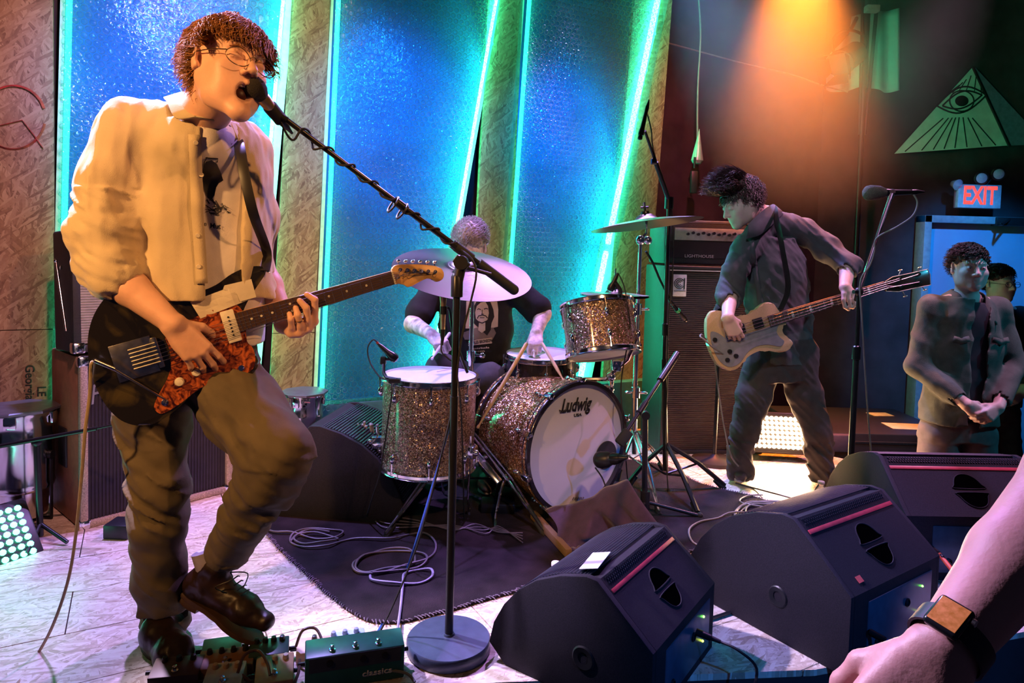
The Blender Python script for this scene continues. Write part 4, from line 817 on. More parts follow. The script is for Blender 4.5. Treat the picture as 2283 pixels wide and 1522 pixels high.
# ---------------------------------------------------------------- bass stack
tolex = P('black_tolex', (0.02, 0.02, 0.022), 0.6, bump=0.5, bscale=300)
cabW, cabH, cabD = 0.66, 1.16, 0.42; cf = FL(1470, 1012); cdir = V((0.995, 0.10, 0)).normalized(); cn = V((cdir.y, -cdir.x, 0))
CM = frame(cf + cdir * cabW / 2 + V((0, 0, cabH / 2)) - cn * cabD / 2, cn, cdir)    # x width, y up, z front
cabt = thing('bass_cabinet', cf, 'tall black bass speaker cabinet with a white emblem, beside the kit', 'speaker cabinet')
b = B(); b.box((0, 0, -0.02), (cabW, cabH, cabD - 0.04), CM, 0.012); b.done('box', tolex, cabt)
b = B(); t_ = 0.022
for c_, s_ in (((0, cabH / 2 - t_ / 2, cabD / 2 - 0.02), (cabW, t_, 0.045)), ((0, -cabH / 2 + t_ / 2, cabD / 2 - 0.02), (cabW, t_, 0.045)), ((-cabW / 2 + t_ / 2, 0, cabD / 2 - 0.02), (t_, cabH, 0.045)), ((cabW / 2 - t_ / 2, 0, cabD / 2 - 0.02), (t_, cabH, 0.045))): b.box(c_, s_, CM, 0.005)
b.done('front_frame', tolex, cabt)
def grille(name, w_, h_, M, z, root, m, pit=0.0125, vert=False, r=0.0035):
    b = B(); n = int((w_ if vert else h_) / pit)
    for k in range(n):
        t = -((w_ if vert else h_) / 2) + (k + 0.5) * pit
        if vert: b.box((t, 0, z), (pit * 0.62, h_, r), M)
        else: b.box((0, t, z), (w_, pit * 0.62, r), M)
    b.box((0, 0, z - r), (w_, h_, 0.003), M); return b.done(name, m, root, smooth=False)
grille('grille_cloth', cabW - 2 * t_, cabH - 2 * t_, CM, cabD / 2 - 0.018, cabt, P('grille_cloth_dark', (0.05, 0.038, 0.035), 0.8))
b = B(); b.box((0, cabH / 2 - t_ - 0.006, cabD / 2 + 0.001), (cabW - 2 * t_, 0.006, 0.006), CM); b.done('white_piping', P('piping_white', (0.55, 0.55, 0.5), 0.5), cabt)
em = B(); ex_c = CM @ V((-cabW / 2 + 0.09, cabH / 2 - 0.12, cabD / 2 - 0.008)); EMt = frame(ex_c, cn, cdir)
em.box((0, 0, 0), (0.085, 0.135, 0.006), EMt, 0.003); e_o = em.done('emblem_plate', P('emblem_white', (0.75, 0.78, 0.72), 0.4), cabt)
b = B()
for r_ in (0.011, 0.021, 0.031): b.tube([EMt @ V((-0.004 + r_ * math.cos(t), 0.012 + r_ * math.sin(t), 0.004)) for t in np.linspace(0.6, 5.7, 20)], 0.0026, 5)
b.tube([EMt @ V((0.028, 0.045, 0.004)), EMt @ V((0.028, -0.022, 0.004))], 0.0035, 5); b.tube([EMt @ V((-0.037, -0.034, 0.004)), EMt @ V((0.037, -0.034, 0.004))], 0.002, 5); b.done('emblem_lines', inkb, e_o)
# bass amplifier head
hb = CM @ V((-0.04, cabH / 2, 0)); AM = frame(hb + V((0, 0, 0.145)) - cdir * 0.02, cn, cdir)
hd = thing('bass_amplifier', hb, 'black bass amplifier head with silver knob panel on the tall cabinet', 'amplifier')
b = B(); b.box((0, 0, 0), (0.54, 0.27, 0.32), AM, 0.012); b.done('box', tolex, hd)
b = B(); b.box((0.02, 0.05, 0.163), (0.46, 0.075, 0.006), AM, 0.002); b.done('knob_panel', P('brushed_silver', (0.5, 0.52, 0.46), 0.4, 0.6), hd)
for k in range(11): b = B(); p = AM @ V((-0.13 + k * 0.033, 0.05 + 0.008 * (k % 2), 0.166)); b.cyl(p, p + cn * 0.014, 0.009); b.done('knob', black, hd)
b = B(); b.box((0, -0.045, 0.161), (0.50, 0.10, 0.004), AM); b.tube([AM @ V((-.255, .12, .162)), AM @ V((.255, .12, .162))], 0.002, 6); b.done('lower_grille', P('grille_black', (0.012, 0.012, 0.013), 0.8), hd)
text('LIGHTHOUSE', frame(AM @ V((-0.05, -0.085, 0.165)), cn, cdir), 0.026, P('lettering_grey', (0.5, 0.5, 0.5), 0.5), hd, sx=1.2)
coil = [CM @ V((0.2 + 0.10 * math.cos(t), cabH / 2 + 0.012 + 0.0015 * t, 0.08 + 0.06 * math.sin(t))) for t in np.linspace(0, 19, 60)] + [CM @ V((0.13, cabH / 2 + 0.01, 0.21)), CM @ V((0.16, cabH / 2 - 0.1, 0.23)), CM @ V((0.26, cabH / 2 - 0.16, 0.23))]
cable('coiled_cable', coil, 0.0045, P('copper_cable', (0.45, 0.22, 0.12), 0.45), 'coiled orange cable lying on the tall bass cabinet', k=2)
# ---------------------------------------------------------------- guitar amplifiers by the chipboard wall
tweed = P('brown_tolex', (0.34, 0.15, 0.07), 0.6, bump=0.5, bscale=260)
g0 = FL(179, 1182); g1 = g0 + V((.43, .50, 0)); gd = (g1 - g0); gW = gd.length; gd.normalize(); gn = V((gd.y, -gd.x, 0)); gD = 0.38
gH = 1.22 - (800 - 534) / 1500 * g0.y; GM = frame(g0 + gd * gW / 2 + V((0, 0, gH / 2)) - gn * gD / 2, gn, gd)
ga = thing('speaker_cabinet', g0, 'brown covered guitar cabinet with black grille and script badge', 'speaker cabinet')
b = B(); b.box((0, 0, -0.015), (gW, gH, gD - 0.03), GM, 0.01); b.done('box', tweed, ga)
b = B(); t_ = 0.03; m_ = P('tweed_binding', (0.42, 0.34, 0.26), 0.7, var=0.4, scale=200)
for c_, s_ in (((0, gH / 2 - t_ / 2, gD / 2 - 0.01), (gW, t_, 0.03)), ((0, -gH / 2 + t_ / 2, gD / 2 - 0.01), (gW, t_, 0.03)), ((-gW / 2 + t_ / 2, 0, gD / 2 - 0.01), (t_, gH, 0.03)), ((gW / 2 - t_ / 2, 0, gD / 2 - 0.01), (t_, gH, 0.03))): b.box(c_, s_, GM, 0.005)
b.done('front_frame', m_, ga); grille('grille_cloth', gW - 2 * t_, gH - 2 * t_, GM, gD / 2 - 0.012, ga, P('grille_cloth_black', (0.025, 0.022, 0.035), 0.85), 0.014, True)
for sx_, sy_ in ((-1, 1), (1, 1), (-1, -1), (1, -1)): b = B(); b.box((sx_ * (gW / 2 - 0.018), sy_ * (gH / 2 - 0.018), gD / 2 - 0.016), (0.05, 0.05, 0.045), GM, 0.012); b.done('corner_cap', chrome, ga)
b = B(); b.box((-gW / 2 - 0.002, -0.05, -0.02), (0.012, 0.17, 0.10), GM, 0.004); b.done('side_handle', black, ga)
text('Fender', frame(GM @ V((-gW / 2 + 0.15, gH / 2 - 0.15, gD / 2 - 0.004)), gn, gd) @ Matrix.Rotation(0.15, 4, 'Z'), 0.12, P('badge_silver', (0.7, 0.7, 0.72), 0.3, 0.8), ga, sx=0.7, shear=0.35)
tz = gH; t0 = A(136, 785, 3.04); TB = V((g0.x - 0.02, g0.y + 0.03, tz)); H2 = 0.52
TM = frame(TB + gd * 0.30 + V((0, 0, H2 / 2 + 0.01)) - gn * 0.14, gn + V((0, 0, 0.05)), gd)
tp = thing('guitar_amplifier', TB, 'black guitar amplifier with silver grille standing on the brown cabinet', 'amplifier')
b = B(); b.box((0, 0, -0.012), (0.64, H2, 0.23), TM, 0.01); b.done('box', tolex, tp)
grille('grille_cloth', 0.58, H2 - 0.07, TM, 0.108, tp, P('silver_grille', (0.5, 0.5, 0.55), 0.4, 0.5), 0.011)
b = B()
for c_, s_ in (((0, H2 / 2 - 0.015, 0.11), (0.64, 0.03, 0.03)), ((0, -H2 / 2 + 0.015, 0.11), (0.64, 0.03, 0.03)), ((-0.305, 0, 0.11), (0.03, H2, 0.03)), ((0.305, 0, 0.11), (0.03, H2, 0.03))): b.box(c_, s_, TM, 0.004)
b.done('front_frame', tolex, tp)
b = B(); b.cyl(TM @ V((-0.325, 0.13, -0.07)), TM @ V((-0.325, -0.17, 0.05)), 0.005); b.sph(TM @ V((-0.325, 0.13, -0.07)), 0.009); b.sph(TM @ V((-0.325, 0.10, 0.0)), 0.009, (0.4, 1, 1)); b.done('tilt_leg', chrome, tp)
for sy_ in (-1,): b = B(); b.box((-0.30, sy_ * (H2 / 2 - 0.02), 0.105), (0.05, 0.05, 0.05), TM, 0.01); b.done('corner_cap', chrome, tp)
# ---------------------------------------------------------------- chrome cans, led panels
def can(c, r, h, lab, lid_w=1.0, tz=0.06):
    root = thing('chrome_can_lamp', c, lab, 'stage lamp', 'chrome can lamps'); M = Matrix.Translation(c)
    b = B(); b.lathe([(0.001, 0.02), (r * 0.8, 0.02), (r * 0.86, h * 0.28), (r, h * 0.30), (r * 1.03, h * 0.33), (r, h * 0.36), (r, h * 0.72), (r * 1.03, h * 0.74), (r * 1.03, h * 0.77), (r, h * 0.79), (r, h * 0.95), (r * 1.05, h * 0.97), (r * 1.05, h), (0.001, h)], M, 44, False); b.done('can_body', P('polished_can', (0.65, 0.66, 0.68), 0.15, 1.0, var=0.1, scale=8), root)
    b = B(); n = 8; b.lathe([(0.001, h + 0.002), (r * 1.22 * lid_w, h + 0.002), (r * 1.24 * lid_w, h + 0.012), (r * 1.18, h + 0.016), (0.001, h + 0.018)], M @ Matrix.Rotation(0.39, 4, 'Z'), n, False); b.done('filter_frame', P('grey_metal_plate', (0.18, 0.18, 0.2), 0.35, 0.7), root, ang=20)
    for th in (-1.2, -2.2, 0.2, -1.75): b = B(); c2, s2_ = math.cos(th), math.sin(th); b.box((0, 0, 0), (0.012, 0.045, 0.05), M @ Matrix.Translation((r * 1.06 * c2, r * 1.06 * s2_, h - 0.03)) @ Matrix.Rotation(th, 4, 'Z'), 0.004); b.done('spring_clip', chrome, root)
    b = B(); b.tube([M @ V((-r * 1.08, 0, h * 0.6)), M @ V((-r * 1.08, 0, 0.01)), M @ V((r * 1.08, 0, 0.01)), M @ V((r * 1.08, 0, h * 0.6))], 0.008, 6); b.cyl(M @ V((r, 0, h * .6)), M @ V((r * 1.14, 0, h * .6)), 0.018); b.done('yoke', blackm, root); return root
p = FL(46, 1155); can(V((p.x, p.y, 0)), 0.125, 1.22 - (918 - 531) / 1500 * p.y, 'chrome can lamp standing upright below the mill stamp')
p = FL(676, 1062); can(V((p.x, p.y, 0)), 0.095, 1.22 - (880 - 548) / 1500 * p.y, 'chrome can lamp standing upright behind the singer\'s knee', 1.05)
def led_bank(name, o, u, v, n, nu, nv, col, s_, lab, cell, r):
    root = thing(name, o, lab, 'stage lamp'); M = Matrix((V(u).normalized(), V(v).normalized(), V(n).normalized())).transposed().to_4x4(); M.translation = o
    W, Hh = nu * cell, nv * cell; b = B(); b.box((0, 0, -0.035), (W + 0.05, Hh + 0.05, 0.06), M, 0.01); b.done('housing', black, root)
    m = EM('glow_%d' % s_, col, s_)
    b = B(); b.sph((0, 0, 0), r, (1, 1, 0.5), None, 8, 5); me = None
    off = wloc(root); first = None
    for j in range(nv):
        for i in range(nu):
            p = M @ V(((i + 0.5) * cell - W / 2, (j + 0.5) * cell - Hh / 2, 0.0)) - off
            if first is None:
                first = b.done('led_lens', m, root); first.data.transform(Matrix.Translation(off)); x = first; x.rotation_euler = M.to_euler()
            else: x = first.copy(); COL.objects.link(x); x.parent = root
            x.location = p
    return root
a_, b__, c__ = A(-60, 1192, 2.62), A(72, 1130, 2.78), A(95, 1190, 2.56)
o_ = FL(8, 1272) + V((0, 0, 0.16)); led_bank('led_flood', A(44, 1128, 2.62) - V((.5, .86, 0)) * .18 + V((.55, -.32, -.77)) * .098, (0.5, 0.86, 0.0), (-0.55, 0.32, 0.77), (0.66, -0.385, 0.63), 12, 7, (0.12, 1.0, 0.62), 7, 'LED flood lamp with rows of green lenses on the floor before the chrome can', 0.031, 0.0125)
o_ = FL(1748, 1035) + V((0.0, 0.08, 0.17)); led_bank('led_flood', o_, (1, -0.10, 0), (0.0, 0.35, 0.94), (-0.1, -0.94, 0.33), 12, 7, (1.0, 0.60, 0.30), 90, 'dazzling warm white LED flood lamp on the floor behind the bassist', 0.028, 0.0125)
area('flood_warm', o_ + V((-0.02, -0.06, 0.02)), o_ + V((-0.3, -2.2, 0.6)), (1.0, 0.55, 0.27), 16, 0.32, 0.2)
area('flood_green', V((-1.78, 2.50, 0.22)), V((-1.0, 1.6, 1.0)), (0.1, 1.0, 0.5), 1.5, 0.3, 0.2)
# ---------------------------------------------------------------- guitars
def plane(o, n, ux):
    """frame on a plane: x towards UX, y up, z towards the viewer"""
    return frame(o, n, ux)
GO = A(400, 760, 1.83); GN_ = V((0.42, -0.90, 0.06)).normalized()
_u = (ONP(876, 619, GO, GN_) - ONP(540, 716, GO, GN_)); GP = plane(GO, GN_, _u); GPi = GP.inverted()
def g2(px, py): p = GPi @ ONP(px, py, GO, GN_); return (p.x, p.y)
def gp(px, py, off=0.0): return ONP(px, py, GO + GN_ * off, GN_)
def spoly(pts, f, k=4): return [(p.x, p.y) for p in smooth_path([V((*f(*q), 0)) for q in pts], k, True)]
q = NT('sunburst_lacquer'); tc = q.n('ShaderNodeTexCoord'); no = q.n('ShaderNodeTexNoise'); no.inputs['Scale'].default_value = 9; no.inputs['Detail'].default_value = 6; no.inputs['Distortion'].default_value = 1.5
q.l(tc.outputs['Object'], no.inputs[0]); cr_ = q.n('ShaderNodeValToRGB'); e = cr_.color_ramp.elements
e[0].position = 0.45; e[0].color = (0.012, 0.010, 0.007, 1); e[1].position = 0.75; e[1].color = (0.10, 0.075, 0.02, 1)
q.l(no.outputs[0], cr_.inputs[0]); q.l(cr_.outputs[0], q.b.inputs['Base Color']); setb(q.b, Roughness=0.22, Coat_Weight=0.8, Coat_Roughness=0.12); lacq = q.m
q = NT('tortoise_plastic'); tc = q.n('ShaderNodeTexCoord'); no = q.n('ShaderNodeTexNoise'); no.inputs['Scale'].default_value = 38; no.inputs['Detail'].default_value = 5; no.inputs['Distortion'].default_value = 2
q.l(tc.outputs['Object'], no.inputs[0]); cr_ = q.n('ShaderNodeValToRGB'); e = cr_.color_ramp.elements
e[0].position = 0.40; e[0].color = (0.07, 0.012, 0.006, 1); e[1].position = 0.62; e[1].color = (0.55, 0.13, 0.03, 1)
q.l(no.outputs[0], cr_.inputs[0]); q.l(cr_.outputs[0], q.b.inputs['Base Color']); setb(q.b, Roughness=0.2, Coat_Weight=0.6); tort = q.m
cream = P('cream_plastic', (0.72, 0.62, 0.42), 0.4); creamy = P('aged_white_plastic', (0.8, 0.74, 0.6), 0.4)
rosew = P('rosewood', (0.06, 0.028, 0.02), 0.45, stretch=(6, 60, 60), var=0.4); maple = P('aged_maple', (0.55, 0.32, 0.12), 0.35, stretch=(5, 50, 50), var=0.22, coat=0.5)
steel = P('string_steel', (0.7, 0.68, 0.62), 0.25, 1.0)
gt = thing('electric_guitar', GO, 'worn dark sunburst electric guitar with tortoise pickguard, held by the singer', 'guitar')
body = [(595, 604), (585, 594), (554, 595), (517, 610), (481, 635), (444, 648), (390, 646), (341, 639), (300, 636), (262, 643), (230, 669), (205, 712), (195, 768), (204, 834), (227, 889), (256, 926), (286, 944), (326, 949), (370, 930), (403, 904), (433, 876), (473, 857), (525, 848), (562, 836), (577, 808), (570, 790), (552, 776), (545, 750), (543, 725), (541, 700), (552, 672), (572, 640)]
b = B(); b.prism(spoly(body, g2), GP, -0.038, 0.0, 0.009, 3); b.done('body', lacq, gt)
guard = [(541, 700), (545, 735), (548, 762), (560, 776), (566, 797), (562, 818), (545, 830), (505, 840), (470, 850), (436, 868), (405, 893), (372, 914), (357, 918), (347, 906), (357, 880), (376, 845), (385, 810), (380, 775), (372, 748), (400, 728), (440, 708), (480, 692), (520, 680)]
b = B(); b.prism(spoly(guard, g2), GP, 0.0002, 0.0022, 0.0006, 1); b.done('pickguard_edge', cream, gt)
gc = [sum(p[0] for p in guard) / len(guard), sum(p[1] for p in guard) / len(guard)]
ins = [g2(*p) for p in guard]; n = len(ins); inn = []
for i in range(n):
    a_, c_ = V((*ins[i - 1], 0)), V((*ins[(i + 1) % n], 0)); t = (c_ - a_).normalized(); inn.append((ins[i][0] - t.y * -0.0035 * -1 * -1, ins[i][1]) if 0 else (ins[i][0] + t.y * -0.0038, ins[i][1] - t.x * -0.0038))
b = B(); b.prism([(p.x, p.y) for p in smooth_path([V((*p, 0)) for p in inn], 4, True)], GP, 0.002, 0.0032); b.done('pickguard', tort, gt)
def gdir(p, q_): return (gp(*q_) - gp(*p)).normalized()
nd = gdir((540, 716), (876, 619)); nv = GN_.cross(nd).normalized()
GA = frame((0, 0, 0), GN_, nd).to_3x3()
def gbox(px, py, off, sz, nm, m, par=None, bev=0.002, rot=0): 
    b = B(); M = frame(gp(px, py, off), GN_, nd) @ Matrix.Rotation(rot, 4, 'Z'); b.box((0, 0, 0), sz, M, bev); return b.done(nm, m, par or gt)
# neck, fretboard, frets, dots
ne, nn = gp(536, 717, 0.004), gp(876, 619, 0.004); NL = (nn - ne).length; NM = frame(ne, GN_, nd)
b = B(); b.prism([(-0.03, -0.026), (0, -0.028), (NL, -0.0215), (NL, 0.0215), (0, 0.028), (-0.03, 0.026)], NM, -0.016, 0.0, 0.006, 2); b.done('neck', maple, gt)
b = B(); b.prism([(-0.012, -0.0275), (NL, -0.0212), (NL, 0.0212), (-0.012, 0.0275)], NM, 0.0, 0.006, 0.001, 1); fb = b.done('fretboard', rosew, gt)
sc_ = 0.648; fr = [sc_ * (1 - 2 ** (-k / 12)) for k in range(0, 22)]; kk = NL / fr[21]
for k in range(1, 22):
    x = NL - fr[k] * kk; w_ = 0.0212 + (0.0275 - 0.0212) * (1 - x / NL); b = B(); b.cyl(NM @ V((x, -w_, 0.0062)), NM @ V((x, w_, 0.0062)), 0.0011, n=6); b.done('fret', nickel, fb)
for k in (3, 5, 7, 9, 15, 17, 19, 12):
    x = NL - (fr[k] + fr[k - 1]) / 2 * kk
    for yy in ((0,) if k != 12 else (-0.011, 0.011)): b = B(); p = NM @ V((x, yy, 0.0062)); b.cyl(p - GN_ * 0.001, p + GN_ * 0.0006, 0.0034, n=12); b.done('position_dot', creamy, fb)
b = B(); b.cyl(NM @ V((NL + 0.001, -0.0215, 0.006)), NM @ V((NL + 0.001, 0.0215, 0.006)), 0.0028, n=6); b.done('nut', creamy, gt)
HO = GO + GN_ * -0.002; hp = [(873, 604), (877, 596), (885, 590), (930, 589), (965, 592), (983, 598), (990, 610), (986, 623), (972, 628), (962, 620), (948, 622), (930, 631), (912, 640), (903, 636), (893, 631), (881, 632)]
def h2(px, py): p = GPi @ ONP(px, py, HO, GN_); return (p.x, p.y)
b = B(); b.prism(spoly(hp, h2, 3), GP, -0.015, -0.001, 0.002, 2); hs = b.done('headstock', maple, gt)
for k in range(6):
    p = ONP(892 + k * 15.6, 601 + k * 0.9, HO, GN_); b = B(); b.cyl(p, p + GN_ * 0.012, 0.0042, 0.0034, n=10); b.cyl(p, p + GN_ * 0.003, 0.006, n=10)
    e = ONP(888 + k * 16.2, 581 + k * 0.6, HO - GN_ * 0.008, GN_); b.cyl(p - GN_ * 0.008, e, 0.002, n=6); b.sph(e, 0.0062, (1.2, 0.8, 1), frame((0, 0, 0), GN_, nd)); b.done('tuner', chrome, hs)
b = B(); b.tube([ONP(x, y, HO, GN_) for x, y in ((897, 621), (905, 616), (911, 622), (920, 616), (930, 612), (940, 610), (950, 609), (960, 612))], 0.0016, 5); b.tube([ONP(968 + 4 * math.cos(t), 614 + 4 * math.sin(t), HO, GN_) for t in np.linspace(0, 6.28, 12)], 0.0014, 5); b.done('script_logo', P('logo_brown', (0.08, 0.04, 0.02), 0.5), hs)
# bridge, tremolo, pickups, strings
br0 = (352, 790)
gbox(300, 800, 0.003, (0.10, 0.10, 0.003), 'tremolo_plate', nickel, None, 0.001); bx = gbox(352, 785, 0.010, (0.014, 0.085, 0.012), 'bridge', nickel, None, 0.002)
for k in range(6):
    p0 = NM @ V((NL + 0.001, -0.0165 + k * 0.0066, 0.010)); u = frame(gp(352, 785, 0.018), GN_, nd); p1 = u @ V((0, -0.0262 + k * 0.0105, 0.0)); p2 = u @ V((-0.06, -0.026 + k * 0.0104, -0.006))
    b = B(); b.tube([p2, p1, p0, ONP(892 + k * 15.6, 603 + k * 0.9, HO + GN_ * 0.008, GN_)], 0.0008 - 0.00005 * k, 5); b.done('string', steel, gt)
    b = B(); b.cyl(p2 - nd * 0.006, p1, 0.0032, n=8); b.done('saddle', nickel, bx)
gbox(515, 727, 0.007, (0.036, 0.092, 0.012), 'pickup', creamy, None, 0.003)
for k in range(6): b = B(); p = frame(gp(515, 727, 0.0135), GN_, nd) @ V((0, -0.026 + 0.0105 * k, 0)); b.cyl(p - GN_ * .001, p + GN_ * 0.0012, 0.0026, n=8); b.done('pole_piece', inkb, bpy.data.objects['pickup'])
gbox(420, 758, 0.007, (0.036, 0.09, 0.012), 'pickup', creamy, None, 0.003)
for px, py, r in ((438, 829, 0.0125), (400, 851, 0.0125)):
    b = B(); b.lathe([(r, 0), (r, 0.004), (r * 0.8, 0.008), (r * 0.75, 0.016), (0.001, 0.018)], frame(gp(px, py, 0.004), GN_), 20); b.done('knob', creamy, gt)
b = B(); b.lathe([(0.009, 0), (0.008, 0.003), (0.001, 0.004)], frame(gp(538, 820, 0.003), GN_), 14); b.done('selector_switch', chrome, gt)
b = B(); b.lathe([(0.011, 0), (0.009, 0.004), (0.004, 0.006), (0.001, 0.002)], frame(gp(368, 897, 0.003), GN_), 14); b.done('output_jack', chrome, gt)
b = B(); b.tube(smooth_path([gp(322, 805, 0.015), gp(300, 790, 0.03), gp(230, 805, 0.05), gp(208, 806, 0.06)], 4), 0.003, 6); b.cyl(gp(208, 806, 0.06), gp(222, 803, 0.055), 0.0055, n=10)
b.bm.free(); b = B(); b.tube([gp(368, 890, 0.02), gp(300, 850, 0.035), gp(235, 812, 0.05)], 0.0028, 6); b.cyl(gp(210, 803, 0.055), gp(255, 822, 0.045), 0.0052, n=10); b.done('tremolo_arm', nickel, gt)
# taped paper on the upper body
pp = [(424, 673), (560, 622), (571, 662), (447, 710)]
tape = P('white_tape', (0.7, 0.62, 0.48), 0.75, var=0.1, scale=14, bump=0.5, bscale=30)
b = B(); n_ = 9; g = []
for j in range(4):
    for i in range(n_):
        u = i / (n_ - 1); t = j / 3; x = (pp[0][0] * (1 - u) + pp[1][0] * u) * (1 - t) + (pp[3][0] * (1 - u) + pp[2][0] * u) * t; y = (pp[0][1] * (1 - u) + pp[1][1] * u) * (1 - t) + (pp[3][1] * (1 - u) + pp[2][1] * u) * t
        g.append(b.bm.verts.new(gp(x, y, 0.004 + 0.0022 * math.sin(i * 1.3 + j) + (0.002 if i == 5 else 0))))
for j in range(3):
    for i in range(n_ - 1): k = j * n_ + i; b.bm.faces.new((g[k], g[k + 1], g[k + n_ + 1], g[k + n_]))
o = b.done('taped_paper', tape, gt, smooth=False); md = o.modifiers.new('t', 'SOLIDIFY'); md.thickness = 0.0008
b = B(); b.prism([g2(*p) for p in ((500, 636), (560, 622), (571, 662), (535, 672), (528, 655), (497, 645))], GP, 0.0062, 0.007); b.done('taped_paper', tape, gt)
b = B(); strap = smooth_path([gp(591, 603, 0.005), gp(583, 560, 0.01) + V((0, 0.04, 0)), A(566, 480, 1.83), A(547, 400, 1.81), A(537, 340, 1.84), A(530, 312, 1.90), A(520, 300, 2.0)], 5)
b.tube(strap, 0.0135, 8, flat=0.14); b.done('strap', P('black_leather', (0.02, 0.018, 0.018), 0.45), gt)
b = B(); b.lathe([(0.006, 0), (0.009, 0.006), (0.006, 0.01), (0.001, 0.01)], frame(gp(594, 604, -0.015), nd), 12); b.done('strap_button', chrome, gt)
cable('guitar_cable', [gp(208, 806, 0.02), gp(203, 815, 0.03), A(200, 880, 1.74), A(190, 960, 1.76), A(182, 1060, 1.8), A(168, 1200, 1.86), A(150, 1300, 1.9), A(115, 1400, 1.92), A(70, 1480, 1.93), FL(40, 1522) , FL(10, 1560)], 0.0042, P('tan_cable', (0.42, 0.32, 0.17), 0.6, bump=0.6, bscale=600), 'tan woven cable hanging from the singer\'s guitar to the stage floor')
# ---------------------------------------------------------------- bass guitar
BO = A(1690, 735, 3.38); BN = V((0.10, -0.985, 0.10)).normalized()
def bp_(px, py, off=0.0): return ONP(px, py, BO + BN * off, BN)
BP = frame(BO, BN, bp_(1975, 638) - bp_(1750, 708)); BPi = BP.inverted()
def b2(px, py): p = BPi @ bp_(px, py); return (p.x, p.y)
bd_ = (bp_(1975, 638) - bp_(1750, 708)).normalized()
natural = P('natural_bass_wood', (0.55, 0.38, 0.20), 0.35, stretch=(5, 40, 40), var=0.2, coat=0.5)
bg = thing('bass_guitar', BO, 'natural wood double horned bass guitar with grey pickguard and dark headstock', 'guitar')
bb = [(1601, 692), (1586, 694), (1577, 711), (1576, 738), (1580, 767), (1593, 800), (1610, 820), (1629, 826), (1646, 821), (1659, 803), (1679, 788), (1705, 780), (1738, 786), (1757, 780), (1769, 767), (1763, 756), (1747, 749), (1741, 734), (1750, 721), (1757, 714), (1741, 698), (1733, 688), (1728, 679), (1714, 673), (1698, 679), (1682, 695), (1659, 705), (1633, 703), (1613, 695)]
b = B(); b.prism(spoly(bb, b2, 3), BP, -0.036, 0.0, 0.008, 3); b.done('body', natural, bg)
pg = [(1672, 741), (1700, 734), (1722, 726), (1736, 722), (1730, 738), (1738, 752), (1748, 760), (1740, 772), (1712, 768), (1685, 772), (1665, 786), (1650, 808), (1630, 818), (1612, 812), (1596, 792), (1586, 765), (1584, 740), (1600, 742), (1625, 757), (1650, 750)]
b = B(); b.prism(spoly(pg, b2, 3), BP, 0.0005, 0.003, 0.0008, 1); b.done('pickguard', P('grey_pickguard', (0.22, 0.22, 0.24), 0.45), bg)
for px, py, w_, h_ in ((1690, 720, 0.05, 0.05), (1652, 732, 0.04, 0.045)): b = B(); b.box((0, 0, 0), (w_, h_, 0.016), frame(bp_(px, py, 0.006), BN, bd_), 0.003); b.done('pickup', black, bg)
b = B(); b.box((0, 0, 0), (0.03, 0.07, 0.012), frame(bp_(1622, 745, 0.006), BN, bd_), 0.003); b.done('bridge', chrome, bg)
for px, py in ((1640, 793), (1621, 802), (1626, 783), (1593, 757)): b = B(); b.lathe([(0.011, 0), (0.011, 0.010), (0.009, 0.014), (0.001, 0.014)], frame(bp_(px, py, 0.002), BN), 14); b.done('knob', black, bg)
n0, n1_ = bp_(1742, 708, 0.004), bp_(1975, 638, 0.004); BL = (n1_ - n0).length; BNM = frame(n0, BN, bd_)
b = B(); b.prism([(-0.07, -0.03), (BL, -0.021), (BL, 0.021), (-0.07, 0.03)], BNM, -0.018, 0.0, 0.006, 2); b.done('neck', P('neck_wood', (0.4, 0.25, 0.13), 0.4), bg)
b = B(); b.prism([(-0.07, -0.029), (BL, -0.0205), (BL, 0.0205), (-0.07, 0.029)], BNM, 0.0, 0.006); fb2 = b.done('fretboard', P('dull_rosewood', (0.12, 0.07, 0.05), 0.5), bg)
for k in range(1, 21):
    x = BL - 0.83 * (1 - 2 ** (-k / 12)) * (BL + 0.065) / (0.83 * (1 - 2 ** (-20 / 12)))
    b = B(); b.cyl(BNM @ V((x, -0.026, 0.0063)), BNM @ V((x, 0.026, 0.0063)), 0.0012, n=6); b.done('fret', nickel, fb2)
for x in (0.06, 0.16, 0.28, BL - 0.1, BL - 0.2): b = B(); b.box((x, 0, 0.0062), (0.012, 0.03, 0.0008), BNM); b.done('position_block', creamy, fb2)
bh = [(1974, 627), (1990, 617), (2030, 609), (2068, 600), (2074, 612), (2075, 635), (2040, 642), (2003, 650), (1976, 649)]
b = B(); b.prism([b2(*p) for p in bh], BP, -0.016, -0.002, 0.002, 2); bhs = b.done('headstock', P('dark_headstock', (0.03, 0.018, 0.012), 0.25, coat=0.7), bg)
b = B()
for p, q2 in zip(bh, bh[1:] + bh[:1]): b.tube([bp_(*p, -0.001), bp_(*q2, -0.001)], 0.0016, 5)
b.done('binding', cream, bhs)
for k, (px, py, ex_, ey_) in enumerate(((2005, 620, 2007, 602), (2047, 611, 2050, 596), (2008, 638, 2018, 660), (2050, 628, 2062, 646))):
    p, e = bp_(px, py, 0.0), bp_(ex_, ey_, -0.01); b = B(); b.cyl(p, p + BN * 0.014, 0.007, 0.006, n=12); b.cyl(p, p + BN * 0.003, 0.011, n=14); b.cyl(p - BN * 0.012, e, 0.003, n=6); b.sph(e, 0.011, (1.2, 0.4, 1), frame((0, 0, 0), BN, bd_)); b.done('tuner', chrome, bhs)
    s0 = frame(bp_(1620, 746, 0.016), BN, bd_) @ V((0, 0.027 - 0.018 * k, 0)); s1_ = BNM @ V((BL, 0.015 - 0.01 * k, 0.010)); b = B(); b.tube([s0, s1_, p + BN * 0.008], 0.0013, 5); b.done('string', steel, bg)
